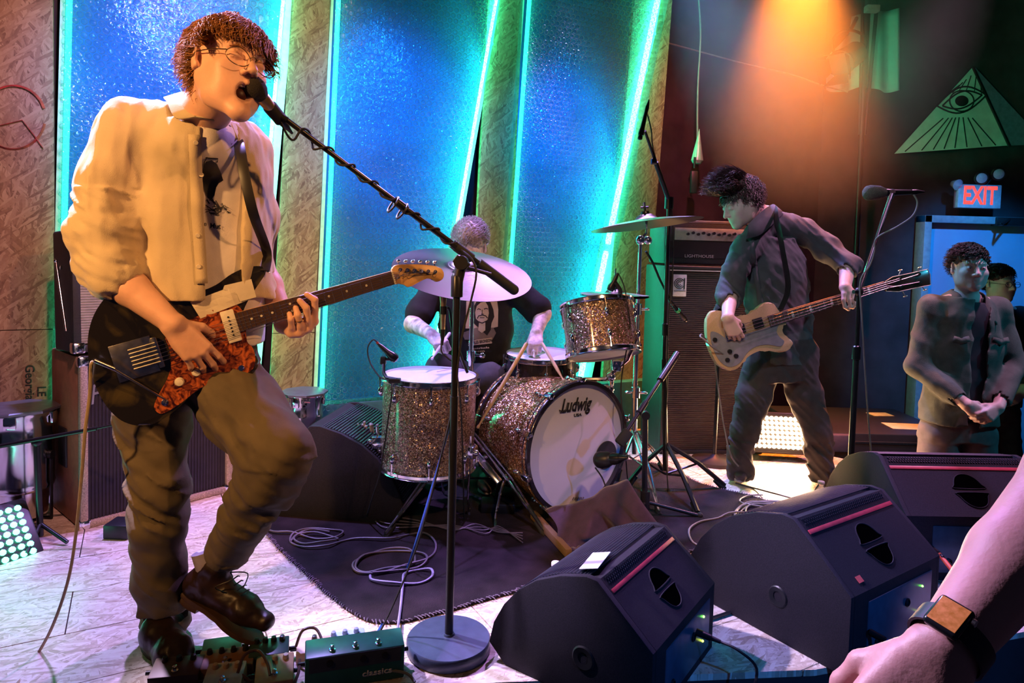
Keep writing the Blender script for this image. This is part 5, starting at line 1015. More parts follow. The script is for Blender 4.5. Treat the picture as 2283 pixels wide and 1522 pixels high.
b = B(); b.tube(smooth_path([A(1596, 700, 3.43), A(1625, 640, 3.5), A(1670, 560, 3.55), A(1720, 470, 3.62), A(1733, 500, 3.42), A(1745, 560, 3.42), A(1757, 640, 3.43), A(1740, 690, 3.42)], 5), 0.026, 8, flat=0.12); b.done('strap', P('black_leather', (0.02, 0.018, 0.018), 0.45), bg)
b = B(); b.tube(smooth_path([bp_(1612, 788, 0.005), bp_(1590, 775, 0.04), bp_(1570, 757, 0.06), bp_(1562, 750, 0.05), bp_(1568, 749, 0.0), A(1585, 775, 3.45)], 5), 0.0036, 6)
cable('bass_cable', [bp_(1612, 788, 0.005), bp_(1590, 775, 0.04), bp_(1570, 757, 0.06), bp_(1561, 750, 0.05), bp_(1567, 748, 0.0), A(1590, 790, 3.44), A(1600, 860, 3.5), A(1606, 900, 3.5), A(1616, 960, 3.5), A(1632, 1020, 3.48), FL(1670, 1066), FL(1650, 1080), FL(1680, 1090), FL(1700, 1110)], 0.004, greyc, 'grey cable hanging from the bass guitar to the stage floor')
# ---------------------------------------------------------------- people
from mathutils.bvhtree import BVHTree
def ortho(r, u):
    r = V(r).normalized(); u = V(u); u = (u - r * u.dot(r)).normalized(); f = u.cross(r); return Matrix((r, f, u)).transposed()   # columns right, forward, up
def head(s, C, H, k=1.0, mouth=0.0, brow=0.0, closed=True):
    L = lambda x, y, z: np.array(C + H @ (V((x, y, z)) * k)); R = H
    s.ell(L(0, -.014, .043), (.076 * k, .096 * k, .086 * k), R, .01)
    s.ell(L(0, .018, -.012), (.064 * k, .074 * k, .078 * k), R, .02)
    for sg in (-1, 1):
        s.cap(L(.050 * sg, -.006, -.035), L(.040 * sg, .015, -.066 - mouth * .5), .022 * k, .019 * k, .03)
        s.ell(L(.032 * sg, .046, -.042 - mouth * .4), (.030 * k, .034 * k, .044 * k), R, .03)
        s.cap(L(.040 * sg, .015, -.066 - mouth * .5), L(.010 * sg, .070, -.090 - mouth), .018 * k, .015 * k, .035)
        s.ell(L(.041 * sg, .058, -.018), (.022 * k, .02 * k, .019 * k), R, .018)
        s.cap(L(.012 * sg, .088, .030), L(.042 * sg, .073, .031), .009 * k, .008 * k, .012)
    s.ell(L(0, .058, -.055 - mouth * .4), (.034 * k, .036 * k, .030 * k), R, .02)
    s.ell(L(0, .072, -.090 - mouth), (.019 * k, .016 * k, .014 * k), R, .02)
    for sg in (-1, 1):
        s.ell(L(.031 * sg, .101, .008), (.019 * k, .017 * k, .013 * k), R, .012, True)
        s.ell(L(.031 * sg, .078, .007), (.0135 * k, .0135 * k, .0115 * k), R, .003)
        if closed: s.cap(L(.020 * sg, .0885, .004), L(.042 * sg, .083, .003), .0045 * k, .0042 * k, .004)
    s.cap(L(0, .086, .020), L(0, .108, -.020), .0075 * k, .0105 * k, .010)
    s.ell(L(0, .110, -.025), (.0115 * k, .011 * k, .0095 * k), R, .006)
    for sg in (-1, 1): s.ell(L(.0125 * sg, .098, -.028), (.0075 * k, .010 * k, .0075 * k), R, .005); s.ell(L(.006 * sg, .104, -.0345), (.0035 * k, .005 * k, .004 * k), R, .002, True)
    if mouth > 0.01:
        s.ell(L(0, .094, -.062 - mouth * .45), (.021 * k, .030 * k, (.008 + mouth * .55) * k), R, .006, True)
        s.cap(L(-.019, .080, -.052), L(.019, .080, -.052), .0055 * k, None, .006); s.cap(L(0, .0915, -.051), L(0, .0915, -.0505), .0062 * k, None, .006)
        s.cap(L(-.017, .076, -.072 - mouth * .8), L(.017, .076, -.072 - mouth * .8), .006 * k, None, .006)
    else:
        s.cap(L(-.018, .088, -.054), L(.018, .088, -.054), .0045 * k, None, .005); s.cap(L(-.014, .089, -.063), L(.014, .089, -.063), .0055 * k, None, .006)
        s.cap(L(-.022, .0955, -.0585), L(.022, .0955, -.0585), .0022 * k, None, .003, True)
    for sg in (-1, 1):
        Me = R @ Matrix.Rotation(-0.35 * sg, 3, 'Z')
        s.ell(L(.080 * sg, -.010, .004), (.0065 * k, .017 * k, .031 * k), Me, .006); s.ell(L(.086 * sg, -.006, .007), (.005 * k, .010 * k, .019 * k), Me, .004, True); s.ell(L(.079 * sg, .002, -.014), (.005 * k, .007 * k, .009 * k), Me, .004)
    return L
def neck(s, C, H, base, k=1.0, r=.054): s.cap(np.array(C + H @ V((0, -.020, -.04)) * k), base, r * k * .95, r * k * 1.05, .03)
def finger(s, p, d, n, ls, r, curl, k=.004):
    """p knuckle, d direction, n palm side; bends towards n"""
    a = 0.0; p = V(p); ax = d.cross(n).normalized(); cs = (curl * 1.1, curl * 1.5, curl * 1.0); rr = [r, r * .95, r * .87, r * .78]
    for i in range(3):
        a += cs[i]; q_ = Matrix.Rotation(a, 3, ax) @ d; e = p + q_ * ls[i]; s.cap(p, e, rr[i], rr[i + 1], k); p = e
    return p
def hand(s, W, d, n, th, k=1.0, curl=(.5, .5, .55, .6), spread=.10, thumb=(0.5, 0.4)):
    """wrist W, d towards the fingers, n out of the palm, th towards the thumb side"""
    W, d, n, th = V(W), V(d).normalized(), V(n), V(th); n = (n - d * n.dot(d)).normalized(); th = (th - d * th.dot(d) - n * th.dot(n)).normalized()
    kn = [W + d * (.092 * k) + th * (.030 * k), W + d * (.097 * k) + th * (.0105 * k), W + d * (.092 * k) - th * (.009 * k), W + d * (.083 * k) - th * (.027 * k)]
    for i, q_ in enumerate(kn): s.cap(W + th * ((.016 - i * .011) * k), q_ , .0145 * k, .0112 * k, .012)
    s.ell(W + d * .045 * k + n * .006 * k, (.036 * k, .04 * k, .014 * k), Matrix((th, d, n)).transposed(), .012)
    L = [(.043, .026, .021), (.047, .030, .022), (.043, .028, .021), (.034, .021, .019)]
    for i, q_ in enumerate(kn):
        dd = (d + th * (spread * (1.2 - i * .8))).normalized(); finger(s, q_, dd, n, [x * k for x in L[i]], (.0092, .0094, .0088, .0078)[i] * k, curl[i])
    t0 = W + d * .018 * k + th * .022 * k + n * .006 * k; t1 = t0 + (d * .75 + th * thumb[0] + n * .35).normalized() * .042 * k; t2 = t1 + (d * .95 + th * (thumb[0] - .4) + n * thumb[1]).normalized() * .031 * k; t3 = t2 + (d * 1.0 + th * (thumb[0] - .7) + n * thumb[1]).normalized() * .025 * k
    s.chain([t0, t1, t2, t3], [.0155 * k, .0115 * k, .0102 * k, .0085 * k], .006)
def hair(root, C, H, k, mat, nst, length, fn, seed, r=.0016, lift=.010, base=True, curlamp=.006, name='hair', front=.058, nape=-.065):
    """fn(local unit direction, t) gives the flow in head axes; strands are tapered tubes"""
    R = random.Random(seed); vs, fs = [], []; c0 = V((0, -.014, .043)); rad = V((.079, .099, .090))
    tries = 0; cnt = 0
    while cnt < nst and tries < nst * 12:
        tries += 1; z = R.uniform(-.95, 1); a = R.uniform(0, 2 * math.pi); q_ = math.sqrt(1 - z * z); dr = V((q_ * math.cos(a), q_ * math.sin(a), z)); p = V((dr.x * rad.x, dr.y * rad.y, dr.z * rad.z)) + c0
        lim = front if p.y > .045 else (.034 if p.y > -.008 else (.012 + (p.y + .008) * (0.012 - nape) / .035 if p.y > -.043 else nape))
        if p.z < lim or (abs(p.x) > .06 and p.y > .03 and p.z < .07): continue
        cnt += 1; nrm = V((dr.x / rad.x, dr.y / rad.y, dr.z / rad.z)).normalized(); P_ = p.copy(); dirn = (nrm * .8 + fn(dr, 0)).normalized(); L_ = length(dr) * R.uniform(.7, 1.15); seg = 6; ph = R.uniform(0, 6.28); amp = curlamp * R.uniform(.4, 1.3)
        rings = []
        for i in range(seg + 1):
            t = i / seg; w_ = r * (1 - t) ** .6 + r * .12; side = dirn.cross(nrm); side = side.normalized() if side.length > 1e-4 else V((1, 0, 0)); up_ = side.cross(dirn)
            wob = side * math.sin(ph + t * 7) * amp * t + up_ * math.cos(ph + t * 6) * amp * t * .6; o = len(vs)
            for m in range(3): vs.append(C + H @ ((P_ + wob + side * math.cos(m * 2.094) * w_ * 1.6 + up_ * math.sin(m * 2.094) * w_) * k))
            rings.append(o); dirn = (dirn * .55 + fn(dr, t) + nrm * (.25 * (1 - t))).normalized(); P_ = P_ + dirn * (L_ / seg)
            e = P_ - c0; l = math.sqrt((e.x / rad.x) ** 2 + (e.y / rad.y) ** 2 + (e.z / rad.z) ** 2); mn = 1.02 + lift * (1.5 + math.sin(ph)) * 6
            if l < mn and P_.z > -.08: P_ = c0 + e * (mn / l)
        for a_, b_ in zip(rings, rings[1:]):
            for m in range(3): fs.append((a_ + m, a_ + (m + 1) % 3, b_ + (m + 1) % 3, b_ + m))
    ext = None
    s = S(np.array(C) - .16, np.array(C) + .16, .0035); s.ell(C + H @ (c0 + V((0, -.004, .004))) * k, (.0815 * k, .102 * k, .093 * k), H, .0)
    s.ell(C + H @ V((0, .07, -.03)) * k, (.12 * k, .095 * k, .075 * k), H, .012, True); s.ell(C + H @ V((0, .13, .03)) * k, (.075 * k, .07 * k, .05 * k), H, .01, True)
    s.ell(C + H @ V((0, -.0, -.075)) * k, (.14 * k, .05 * k, .07 * k), H, .01, True); s.ell(C + H @ V((0, -.06, -.12)) * k, (.2 * k, .12 * k, .075 * k), H, .01, True); s.cap(C + H @ V((-.12, -.004, .0)) * k, C + H @ V((.12, -.004, .0)) * k, .034 * k, None, .01, True)
    s.warp(lambda x, y, z: .004 * vnoise(x * 90, y * 90, z * 60) + .003 * vnoise(x * 200, y * 200, z * 200), .02)
    s.mesh(name, mat, root, extra=[(vs, fs)])
def folds(amp, sx, sy, sz, ridge=True, seed=0.0):
    def f(x, y, z):
        n1 = vnoise(x * sx + seed, y * sy + 7, z * sz + seed * 2); n2 = vnoise(x * sx * 2.3 + 3 + n1, y * sy * 2.3, z * sz * 2.1 + n1 * 1.5)
        r = (1 - np.abs(n1) * 2.2) if ridge else n1; return amp * (r * .6 + n2 * .5)
    return f
SURF = {}
def surf(o):
    if o.name not in SURF:
        me = o.data; w0 = wloc(o.parent); SURF[o.name] = BVHTree.FromPolygons([v.co + w0 for v in me.vertices], [tuple(p.vertices) for p in me.polygons])
    return SURF[o.name]
def hit(o, px, py, off=.0015):
    d = ray(px, py).normalized(); r = surf(o).ray_cast(CAM, d)
    return None if r[0] is None else r[0] - d * off
def decal(polys, o, mat, name, off=.0015, sub=5, parent=None):
    """flat print: outlines in the picture laid onto the cloth where they fall"""
    b = B()
    for pl in polys:
        bm = bmesh.new(); vs = [bm.verts.new((x, y, 0)) for x, y in pl]; bm.faces.new(vs); bmesh.ops.triangulate(bm, faces=bm.faces[:])
        for _ in range(3):
            es = [e for e in bm.edges if e.calc_length() > sub]
            if es: bmesh.ops.subdivide_edges(bm, edges=es, cuts=1); bmesh.ops.triangulate(bm, faces=[f for f in bm.faces if len(f.verts) > 3])
        mp_ = {}
        for v in bm.verts:
            h = hit(o, v.co.x, v.co.y, off); mp_[v.index if 0 else v] = b.bm.verts.new(h) if h is not None else None
        for f in bm.faces:
            q_ = [mp_[v] for v in f.verts]
            if all(x is not None for x in q_):
                try: b.bm.faces.new(q_)
                except ValueError: pass
        bm.free()
    return b.done(name, mat, parent or o)
def sline(pts, w_):
    """a stroke as a thin outline"""
    L_, R_ = [], []
    for i, p in enumerate(pts):
        a, c = pts[max(0, i - 1)], pts[min(len(pts) - 1, i + 1)]; dx, dy = c[0] - a[0], c[1] - a[1]; l = math.hypot(dx, dy) or 1; nx, ny = -dy / l * w_ / 2, dx / l * w_ / 2; L_.append((p[0] + nx, p[1] + ny)); R_.append((p[0] - nx, p[1] - ny))
    return L_ + R_[::-1]
def tdecal(body, cx, cy_, h, o, mat, name, ang_=0.0, sx=1.0, off=.002, bold=0.0):
    cu = bpy.data.curves.new(name, 'FONT'); cu.body = body; cu.align_x = 'CENTER'; cu.align_y = 'CENTER'; cu.offset = bold; cu.resolution_u = 2
    t = bpy.data.objects.new('t', cu); COL.objects.link(t); me = bpy.data.meshes.new_from_object(t.evaluated_get(bpy.context.evaluated_depsgraph_get())); bpy.data.objects.remove(t)
    polys = []; ca, sa = math.cos(ang_), math.sin(ang_)
    for f in me.polygons: polys.append([(cx + (me.vertices[i].co.x * h * sx) * ca + me.vertices[i].co.y * h * sa, cy_ + me.vertices[i].co.x * h * sx * sa - me.vertices[i].co.y * h * ca) for i in f.vertices])
    bpy.data.meshes.remove(me); return decal(polys, o, mat, name, off)
def skin(name, c, sss=.12): return P(name, c, .5, var=.08, scale=25, bump=.15, bscale=180, sss=sss)
# ================================================================ the singer
sg_ = thing('person', FL(370, 1470), 'person singing with one knee raised, tan shirt, glasses and dark trousers', 'person')
skin1 = skin('skin_pale', (0.80, 0.46, 0.32))
HC = A(509, 158, 1.76); HH = ortho((-.60, -.78, .16), (-.15, -.07, .96))
s = S((-1.42, 1.5, 0.86), (-.42, 2.3, 1.95), .0042)
L1 = head(s, HC, HH, 1.06, .028)
nb = A(450, 262, 1.86); neck(s, HC, HH, nb, 1.1, .056)
s.ell(nb + V((0, .07, -.10)), (.06, .05, .06), None, .04)
shR, shL = A(268, 285, 1.86), A(554, 330, 2.08)
s.cap(nb - V((0, -.03, .06)), A(330, 290, 1.92), .04, .035, .03); s.cap(nb - V((0, -.04, .07)), A(530, 335, 2.10), .035, .02, .03)
s.slices([(A(0, y, 1.99).z, A(x, y, 1.99).x, 1.99, .125, .06, .42) for y, x in ((330, 448), (430, 450), (540, 455), (640, 460))], .03)
elR = A(240, 600, 1.80); wrR = gp(386, 722, .050)
s.cap(shR, elR, .052, .044, .02); s.cap(elR, elR.lerp(wrR, .35), .044, .046, .02); s.cap(elR.lerp(wrR, .35), wrR, .046, .029, .015)
# strumming hand, knuckles over the strings
dR = (gp(450, 798, .045) - wrR).normalized(); 
hand(s, wrR + dR * .004, dR, -GN_ * .9 + V((0, 0, -.25)), gp(470, 740, .05) - gp(400, 760, .05), 1.05, (.28, .36, .42, .5), .12, (.75, .5))
elL = A(575, 585, 2.10); wrL = gp(634, 716, -.060)
s.cap(shL, elL, .048, .042, .02); s.cap(elL, elL.lerp(wrL, .4), .042, .042, .02); s.cap(elL.lerp(wrL, .4), wrL, .042, .030, .015)
# fretting hand closed round the neck
pm = [gp(650, 742, -.012), gp(668, 741, -.006), gp(686, 731, -.004), gp(699, 716, -.006)]
for i, q_ in enumerate(pm): s.cap(wrL + V((0, 0, -.01)), q_, .021, .0155, .014)
for i, (a_, c_, e_, r_) in enumerate((((702, 690, .008), (702, 668, .022), (684, 656, .020), .0098), ((686, 712, .012), (683, 686, .026), (668, 670, .022), .0100), ((669, 726, .010), (664, 702, .026), (659, 686, .020), .0096), ((650, 728, .008), (648, 712, .022), (645, 699, .018), .0086))):
    s.chain([pm[3 - i], gp(*a_), gp(*c_), gp(*e_)], [.0135, r_ * 1.08, r_, r_ * .86], .004)
s.chain([wrL, gp(650, 700, -.036), gp(672, 668, -.026)], [.018, .012, .010], .006)
s.mesh('body', skin1, sg_)
# open mouth, brows, glasses
b = B(); b.sph(L1(0, .062, -.075), .019, (1, 1, 1)); b.done('mouth_inside', P('mouth_dark', (0.05, 0.008, 0.008), .5), sg_)
b = B(); b.tube([L1(-.012, .078, -.0575), L1(0, .083, -.0575), L1(.012, .078, -.0575)], .0022, 6, flat=1.3); b.done('teeth', P('teeth', (0.7, 0.65, 0.55), .3), sg_)
hair1 = P('hair_auburn', (0.36, 0.16, 0.055), .65, var=.6, scale=60, spec=.25)
def fl1(d, t):
    if d.y > .25: return V((.18 + .5 * d.x, .55 - t * .35, -.35 - t * 1.0))           # fringe combed forward
    return V((d.x * .3, -.62, -.25 - t * .7)) if abs(d.x) > .55 else V((d.x * .25, d.y * .3 - .12, -.45 - t * .7))
hair(sg_, HC, HH, 1.06, hair1, 4600, lambda d: .062 if d.y > .2 else (.040 if abs(d.x) > .6 and d.z < .45 and d.y > -.5 else .050), fl1, 3, .0013, .003, curlamp=.010, nape=-.058)
for sg in (-1, 1):
    b = B(); b.tube([L1(.018 * sg, .0945, .024), L1(.032 * sg, .091, .030), L1(.046 * sg, .078, .025)], [.002, .0032, .0015], 6, flat=.8); b.done('eyebrow', hair1, sg_)
met = P('glasses_metal', (0.12, 0.08, 0.05), .3, .8); gl_ = B()
for sg in (-1, 1):
    c0 = V((.0345 * sg, .108, -.002)); rim_ = [L1(c0.x + .0265 * math.cos(t) * (1 + .08 * math.cos(2 * t)), c0.y - .010 * abs(math.cos(t)) * (1 if math.cos(t) * sg > 0 else .2), c0.z + .0215 * math.sin(t) - .002) for t in np.linspace(0, 6.283, 26, endpoint=False)]
    gl_.tube(rim_, .0013, 5, True); gl_.tube([L1(.062 * sg, .098, .004), L1(.078 * sg, .06, .008), L1(.084 * sg, .0, .014), L1(.082 * sg, -.02, .004)], .0014, 5)
gl_.tube([L1(-.009, .109, .002), L1(0, .113, .006), L1(.009, .109, .002)], .0012, 5); gl_o = gl_.done('glasses', met, sg_)
# t-shirt
TXs = ((262, 470, .075), (300, 452, .150), (360, 450, .165), (450, 448, .158), (560, 452, .158), (660, 458, .165), (760, 452, .165))
s = S((-1.3, 1.65, 0.72), (-.4, 2.35, 1.66), .006)
s.slices([(A(0, y, 1.96).z, A(x, y, 1.96).x, 1.965, a_, .104, .42) for y, x, a_ in TXs], .03)
s.cap(nb - V((0, -.01, .07)), A(330, 285, 1.9), .07, .05, .05); s.cap(nb - V((0, -.01, .07)), A(540, 320, 2.0), .07, .045, .05)
s.chain([A(552, 325, 2.04), A(566, 400, 2.06)], [.055, .052], .02); s.ell(nb + V((.015, -.03, .022)), (.066, .066, .052), None, .012, True)
s.warp(folds(.004, 14, 14, 7, True, 2), .02)
tsh = s.mesh('t_shirt', P('white_cotton', (0.78, 0.72, 0.68), .85, var=.06, bump=.2, bscale=400), sg_)
# button shirt, worn open
lin = P('tan_linen', (0.66, 0.53, 0.33), .85, var=.10, scale=8, bump=.35, bscale=500, sheen=.2, wr=.55)
s = S((-1.5, 1.55, 0.84), (-.38, 2.38, 1.68), .0055)
s.slices([(A(0, y, 1.96).z, A(x, y, 1.96).x, 1.965, a_ + .012, .122 if y > 300 else .10, .42) for y, x, a_ in ((250, 450, .085), (290, 442, .150), (360, 446, .172), (450, 450, .163), (560, 455, .165), (610, 458, .172), (655, 460, .178))], .03)
s.cap(nb - V((0, -.01, .055)), A(300, 274, 1.87), .082, .068, .05); s.cap(nb - V((0, -.01, .062)), A(545, 318, 2.02), .07, .055, .05)
cuffR = elR.lerp(wrR, .17)
s.chain([A(282, 288, 1.86), A(240, 400, 1.83), A(224, 520, 1.80), elR + V((.0, 0, .01)), cuffR], [.074, .070, .064, .062, .060], .03)
cuffL = elL.lerp(wrL, .02)
s.chain([A(556, 330, 2.04), A(572, 470, 2.08), elL + V((-.01, 0, .03))], [.058, .056, .056], .03)
s.ell(nb + V((.012, -.03, .035)), (.088, .085, .075), None, .012, True)
s.cap(A(292, 470, 1.86), A(300, 560, 1.86), .035, .03, .04); s.pxcut([(452, 262), (515, 262), (536, 330), (546, 420), (545, 540), (543, 720), (459, 720), (446, 480), (444, 340)], 2.02)
s.cap(elR.lerp(wrR, .10), elR.lerp(wrR, .4), .050, .055, .0, True); s.cap(elL, wrL, .048, .05, .0, True)
fo = folds(.011, 9, 9, 5, True, 1); fo2 = folds(.006, 26, 26, 9, True, 4); fo3 = folds(.010, 9, 9, 34, True, 9)
xsl = float(A(315, 500, 1.83).x)
s.warp(lambda x, y, z: fo(x, y, z) + fo2(x, y, z) * .8 + np.where((x < xsl) & (z < 1.36), fo3(x - z * .4, y, z + x * .5), 0), .03)
shirt = s.mesh('shirt', lin, sg_)
# rolled cuff, collar flaps, plackets, buttons
def ringt(c, ax, r, w_, m, nm, par, wob=.003, sd=1):
    M = frame(c, ax); b = B(); n = 28; R_ = random.Random(sd); pr = []
    for rr, z in ((r - .006, -w_), (r, -w_), (r + .004, -w_ * .3), (r + .002, w_ * .6), (r - .004, w_)): pr.append([b.bm.verts.new(M @ V(((rr + wob * math.sin(k * 1.7 + z * 90)) * math.cos(k * 2 * math.pi / n), (rr + wob * math.cos(k * 2.3 + z * 60)) * math.sin(k * 2 * math.pi / n), z + wob * math.sin(k * .9)))) for k in range(n)])
    for a_, c_ in zip(pr, pr[1:]):
        for k in range(n): b.bm.faces.new((a_[k], a_[(k + 1) % n], c_[(k + 1) % n], c_[k]))
    return b.done(nm, m, par, ang=80)
ringt(elR.lerp(wrR, .12), wrR - elR, .060, .022, lin, 'rolled_cuff', sg_); 
def onto(px, py, off=.006, o=None):
    h = hit(o or shirt, px, py, off); return h if h is not None else A(px, py, 1.82)
def flap(pts, m, nm, par, off=.012, th=.003, o=None):
    b = B(); vs = [b.bm.verts.new(onto(x, y, off, o) if isinstance(y, (int, float)) else V(x)) for x, y in pts]; b.bm.faces.new(vs); bmesh.ops.triangulate(b.bm, faces=b.bm.faces[:]); bmesh.ops.subdivide_edges(b.bm, edges=b.bm.edges[:], cuts=2, smooth=.4)
    o_ = b.done(nm, m, par); md = o_.modifiers.new('t', 'SOLIDIFY'); md.thickness = th; return o_
def band(pts, w_, o, m, nm, par, off=.004, th=.003):
    b = B(); L_, R_ = [], []
    P_ = [onto(x, y, off, o) for x, y in pts]
    for i, p in enumerate(P_):
        t = (P_[min(len(P_) - 1, i + 1)] - P_[max(0, i - 1)]).normalized(); sd_ = t.cross(p - CAM).normalized() * w_ / 2; L_.append(b.bm.verts.new(p + sd_)); R_.append(b.bm.verts.new(p - sd_))
    for i in range(len(P_) - 1): b.bm.faces.new((L_[i], L_[i + 1], R_[i + 1], R_[i]))
    o_ = b.done(nm, m, par); md = o_.modifiers.new('t', 'SOLIDIFY'); md.thickness = th; return o_
def lin_pts(pts, n=14):
    q_ = smooth_path([V((x, y, 0)) for x, y in pts], n); return [(p.x, p.y) for p in q_]
band(lin_pts([(434, 300), (437, 380), (440, 470), (446, 560), (450, 632)], 4), .030, shirt, lin, 'placket', sg_)
# collar: a folded band round the neck and two points
def collar(pts_top, pts_low, m, par, nm='collar'):
    b = B(); T = smooth_path(pts_top, 5); L_ = smooth_path(pts_low, 5); a_ = [b.bm.verts.new(p) for p in T]; c_ = [b.bm.verts.new(p) for p in L_]
    for i in range(len(a_) - 1): b.bm.faces.new((a_[i], a_[i + 1], c_[i + 1], c_[i]))
    o_ = b.done(nm, m, par); md = o_.modifiers.new('t', 'SOLIDIFY'); md.thickness = .004; return o_
collar([A(478, 268, 1.775), A(448, 238, 1.79), A(418, 208, 1.83), A(405, 204, 1.90), A(440, 206, 1.97), A(500, 240, 1.96)], [A(438, 258, 1.765), A(392, 262, 1.765), A(372, 226, 1.80), A(368, 215, 1.90), A(420, 215, 2.01), A(520, 262, 1.99)], lin, sg_)
collar([A(505, 258, 1.90), A(515, 280, 1.88)], [A(522, 268, 1.93), A(528, 312, 1.88)], lin, sg_)
but = P('shirt_button', (0.75, 0.65, 0.48), .35)
for px, py in ((437, 318), (449, 390), (452, 459), (441, 525), (443, 594), (430, 262)):
    p = onto(px, py, .008); b = B(); b.cyl(p, p - (p - CAM).normalized() * .003, .0065, .0055, 12); b.done('button', but, sg_)
b = B(); b.tube([L1(0, 0, 0), L1(0, 0, .001)], .0005, 3); b.bm.free()
# print on the t-shirt: a perched bird over a rocky shore, with a word below
pk = P('print_black', (0.008, 0.008, 0.01), 0.5)
bird = [(459, 360), (472, 357), (484, 366), (492, 384), (498, 402), (488, 408), (482, 418), (478, 436), (470, 446), (462, 440), (456, 424), (452, 404), (452, 378)]
decal([bird, sline([(458, 352), (486, 354), (484, 362)], 3), sline([(452, 392), (455, 362), (462, 350)], 2)], tsh, pk, 'print', .0035)
dl = [sline([(460 + i * 4.0 + rnd.uniform(-3, 3), 440 + i * 2.2 + rnd.uniform(-6, 8)), (470 + i * 4 + rnd.uniform(-4, 4), 447 + rnd.uniform(-4, 10) + i * 2)], rnd.uniform(1.2, 3.2)) for i in range(13)] + [sline([(455 + rnd.uniform(0, 40), 455 + rnd.uniform(0, 22)), (468 + rnd.uniform(0, 32), 458 + rnd.uniform(0, 24))], rnd.uniform(1, 2.4)) for i in range(16)]
decal(dl, tsh, pk, 'print', .0035); tdecal('Mut', 480, 504, 17, tsh, pk, 'print', .06, .9, .0035, .01); tdecal('n', 458, 499, 14, tsh, pk, 'print', .06, .9, .0035, .01)
# ring on the fretting hand
b = B(); M = frame(gp(668, 713, .020), gp(664, 702, .026) - gp(669, 726, .010)); b.tube([M @ V((.0108 * math.cos(t), .0108 * math.sin(t), 0)) for t in np.linspace(0, 6.283, 18, endpoint=False)], .0014, 6, True); b.done('finger_ring', P('gold_ring', (.8, .5, .2), .25, 1.0), sg_)
# trousers
tr1 = P('dark_olive_denim', (0.115, 0.088, 0.050), .85, var=.18, scale=12, bump=.3, bscale=600, wr=.5)
hipR, knR, anR = A(352, 800, 1.98), A(352, 1100, 1.95), A(368, 1385, 2.02)
hipL, knL, anL = A(468, 800, 2.0), A(618, 1012, 1.82), A(510, 1222, 1.98)
s = S((-1.35, 1.6, 0.10), (-.38, 2.3, 1.12), .0065)
s.slices([(A(0, y, 2.0).z, A(x, y, 2.0).x, 2.0, a_, .125, .42) for y, x, a_ in ((620, 455, .150), (700, 445, .165), (780, 425, .180), (850, 410, .165))], .03)
s.chain([hipR, A(342, 947, 1.97), A(356, 1085, 1.95), A(352, 1160, 1.96), A(356, 1295, 2.0), A(370, 1392, 2.02)], [.108, .092, .077, .074, .067, .067], .03)
s.chain([hipL, A(545, 915, 1.92), knL, A(598, 1062, 1.84), A(550, 1150, 1.90), A(508, 1228, 1.97)], [.11, .102, .086, .082, .066, .060], .03)
s.cap(A(368, 1384, 2.02), A(372, 1440, 2.02), .057, .057, 0, True); s.cap(A(508, 1232, 1.97), A(495, 1270, 1.98), .052, .052, 0, True)
g1 = folds(.011, 9, 9, 9, True, 3); g2_ = folds(.012, 10, 10, 26, True, 5)
zk, zc = float(knR.z), float(anR.z)
s.warp(lambda x, y, z: g1(x, y, z) * .8 + g2_(x, y, z + x * .8) * (np.exp(-((z - zk) / .10) ** 2) + .9 * np.exp(-((z - zc - .05) / .08) ** 2) + .6 * (z > .62) + .25), .03)
s.mesh('trousers', tr1, sg_)
ringt(A(370, 1384, 2.02), (0.02, 0, 1), .068, .020, tr1, 'trouser_turn_up', sg_); ringt(A(509, 1226, 1.97), anL - knL, .061, .018, tr1, 'trouser_turn_up', sg_)
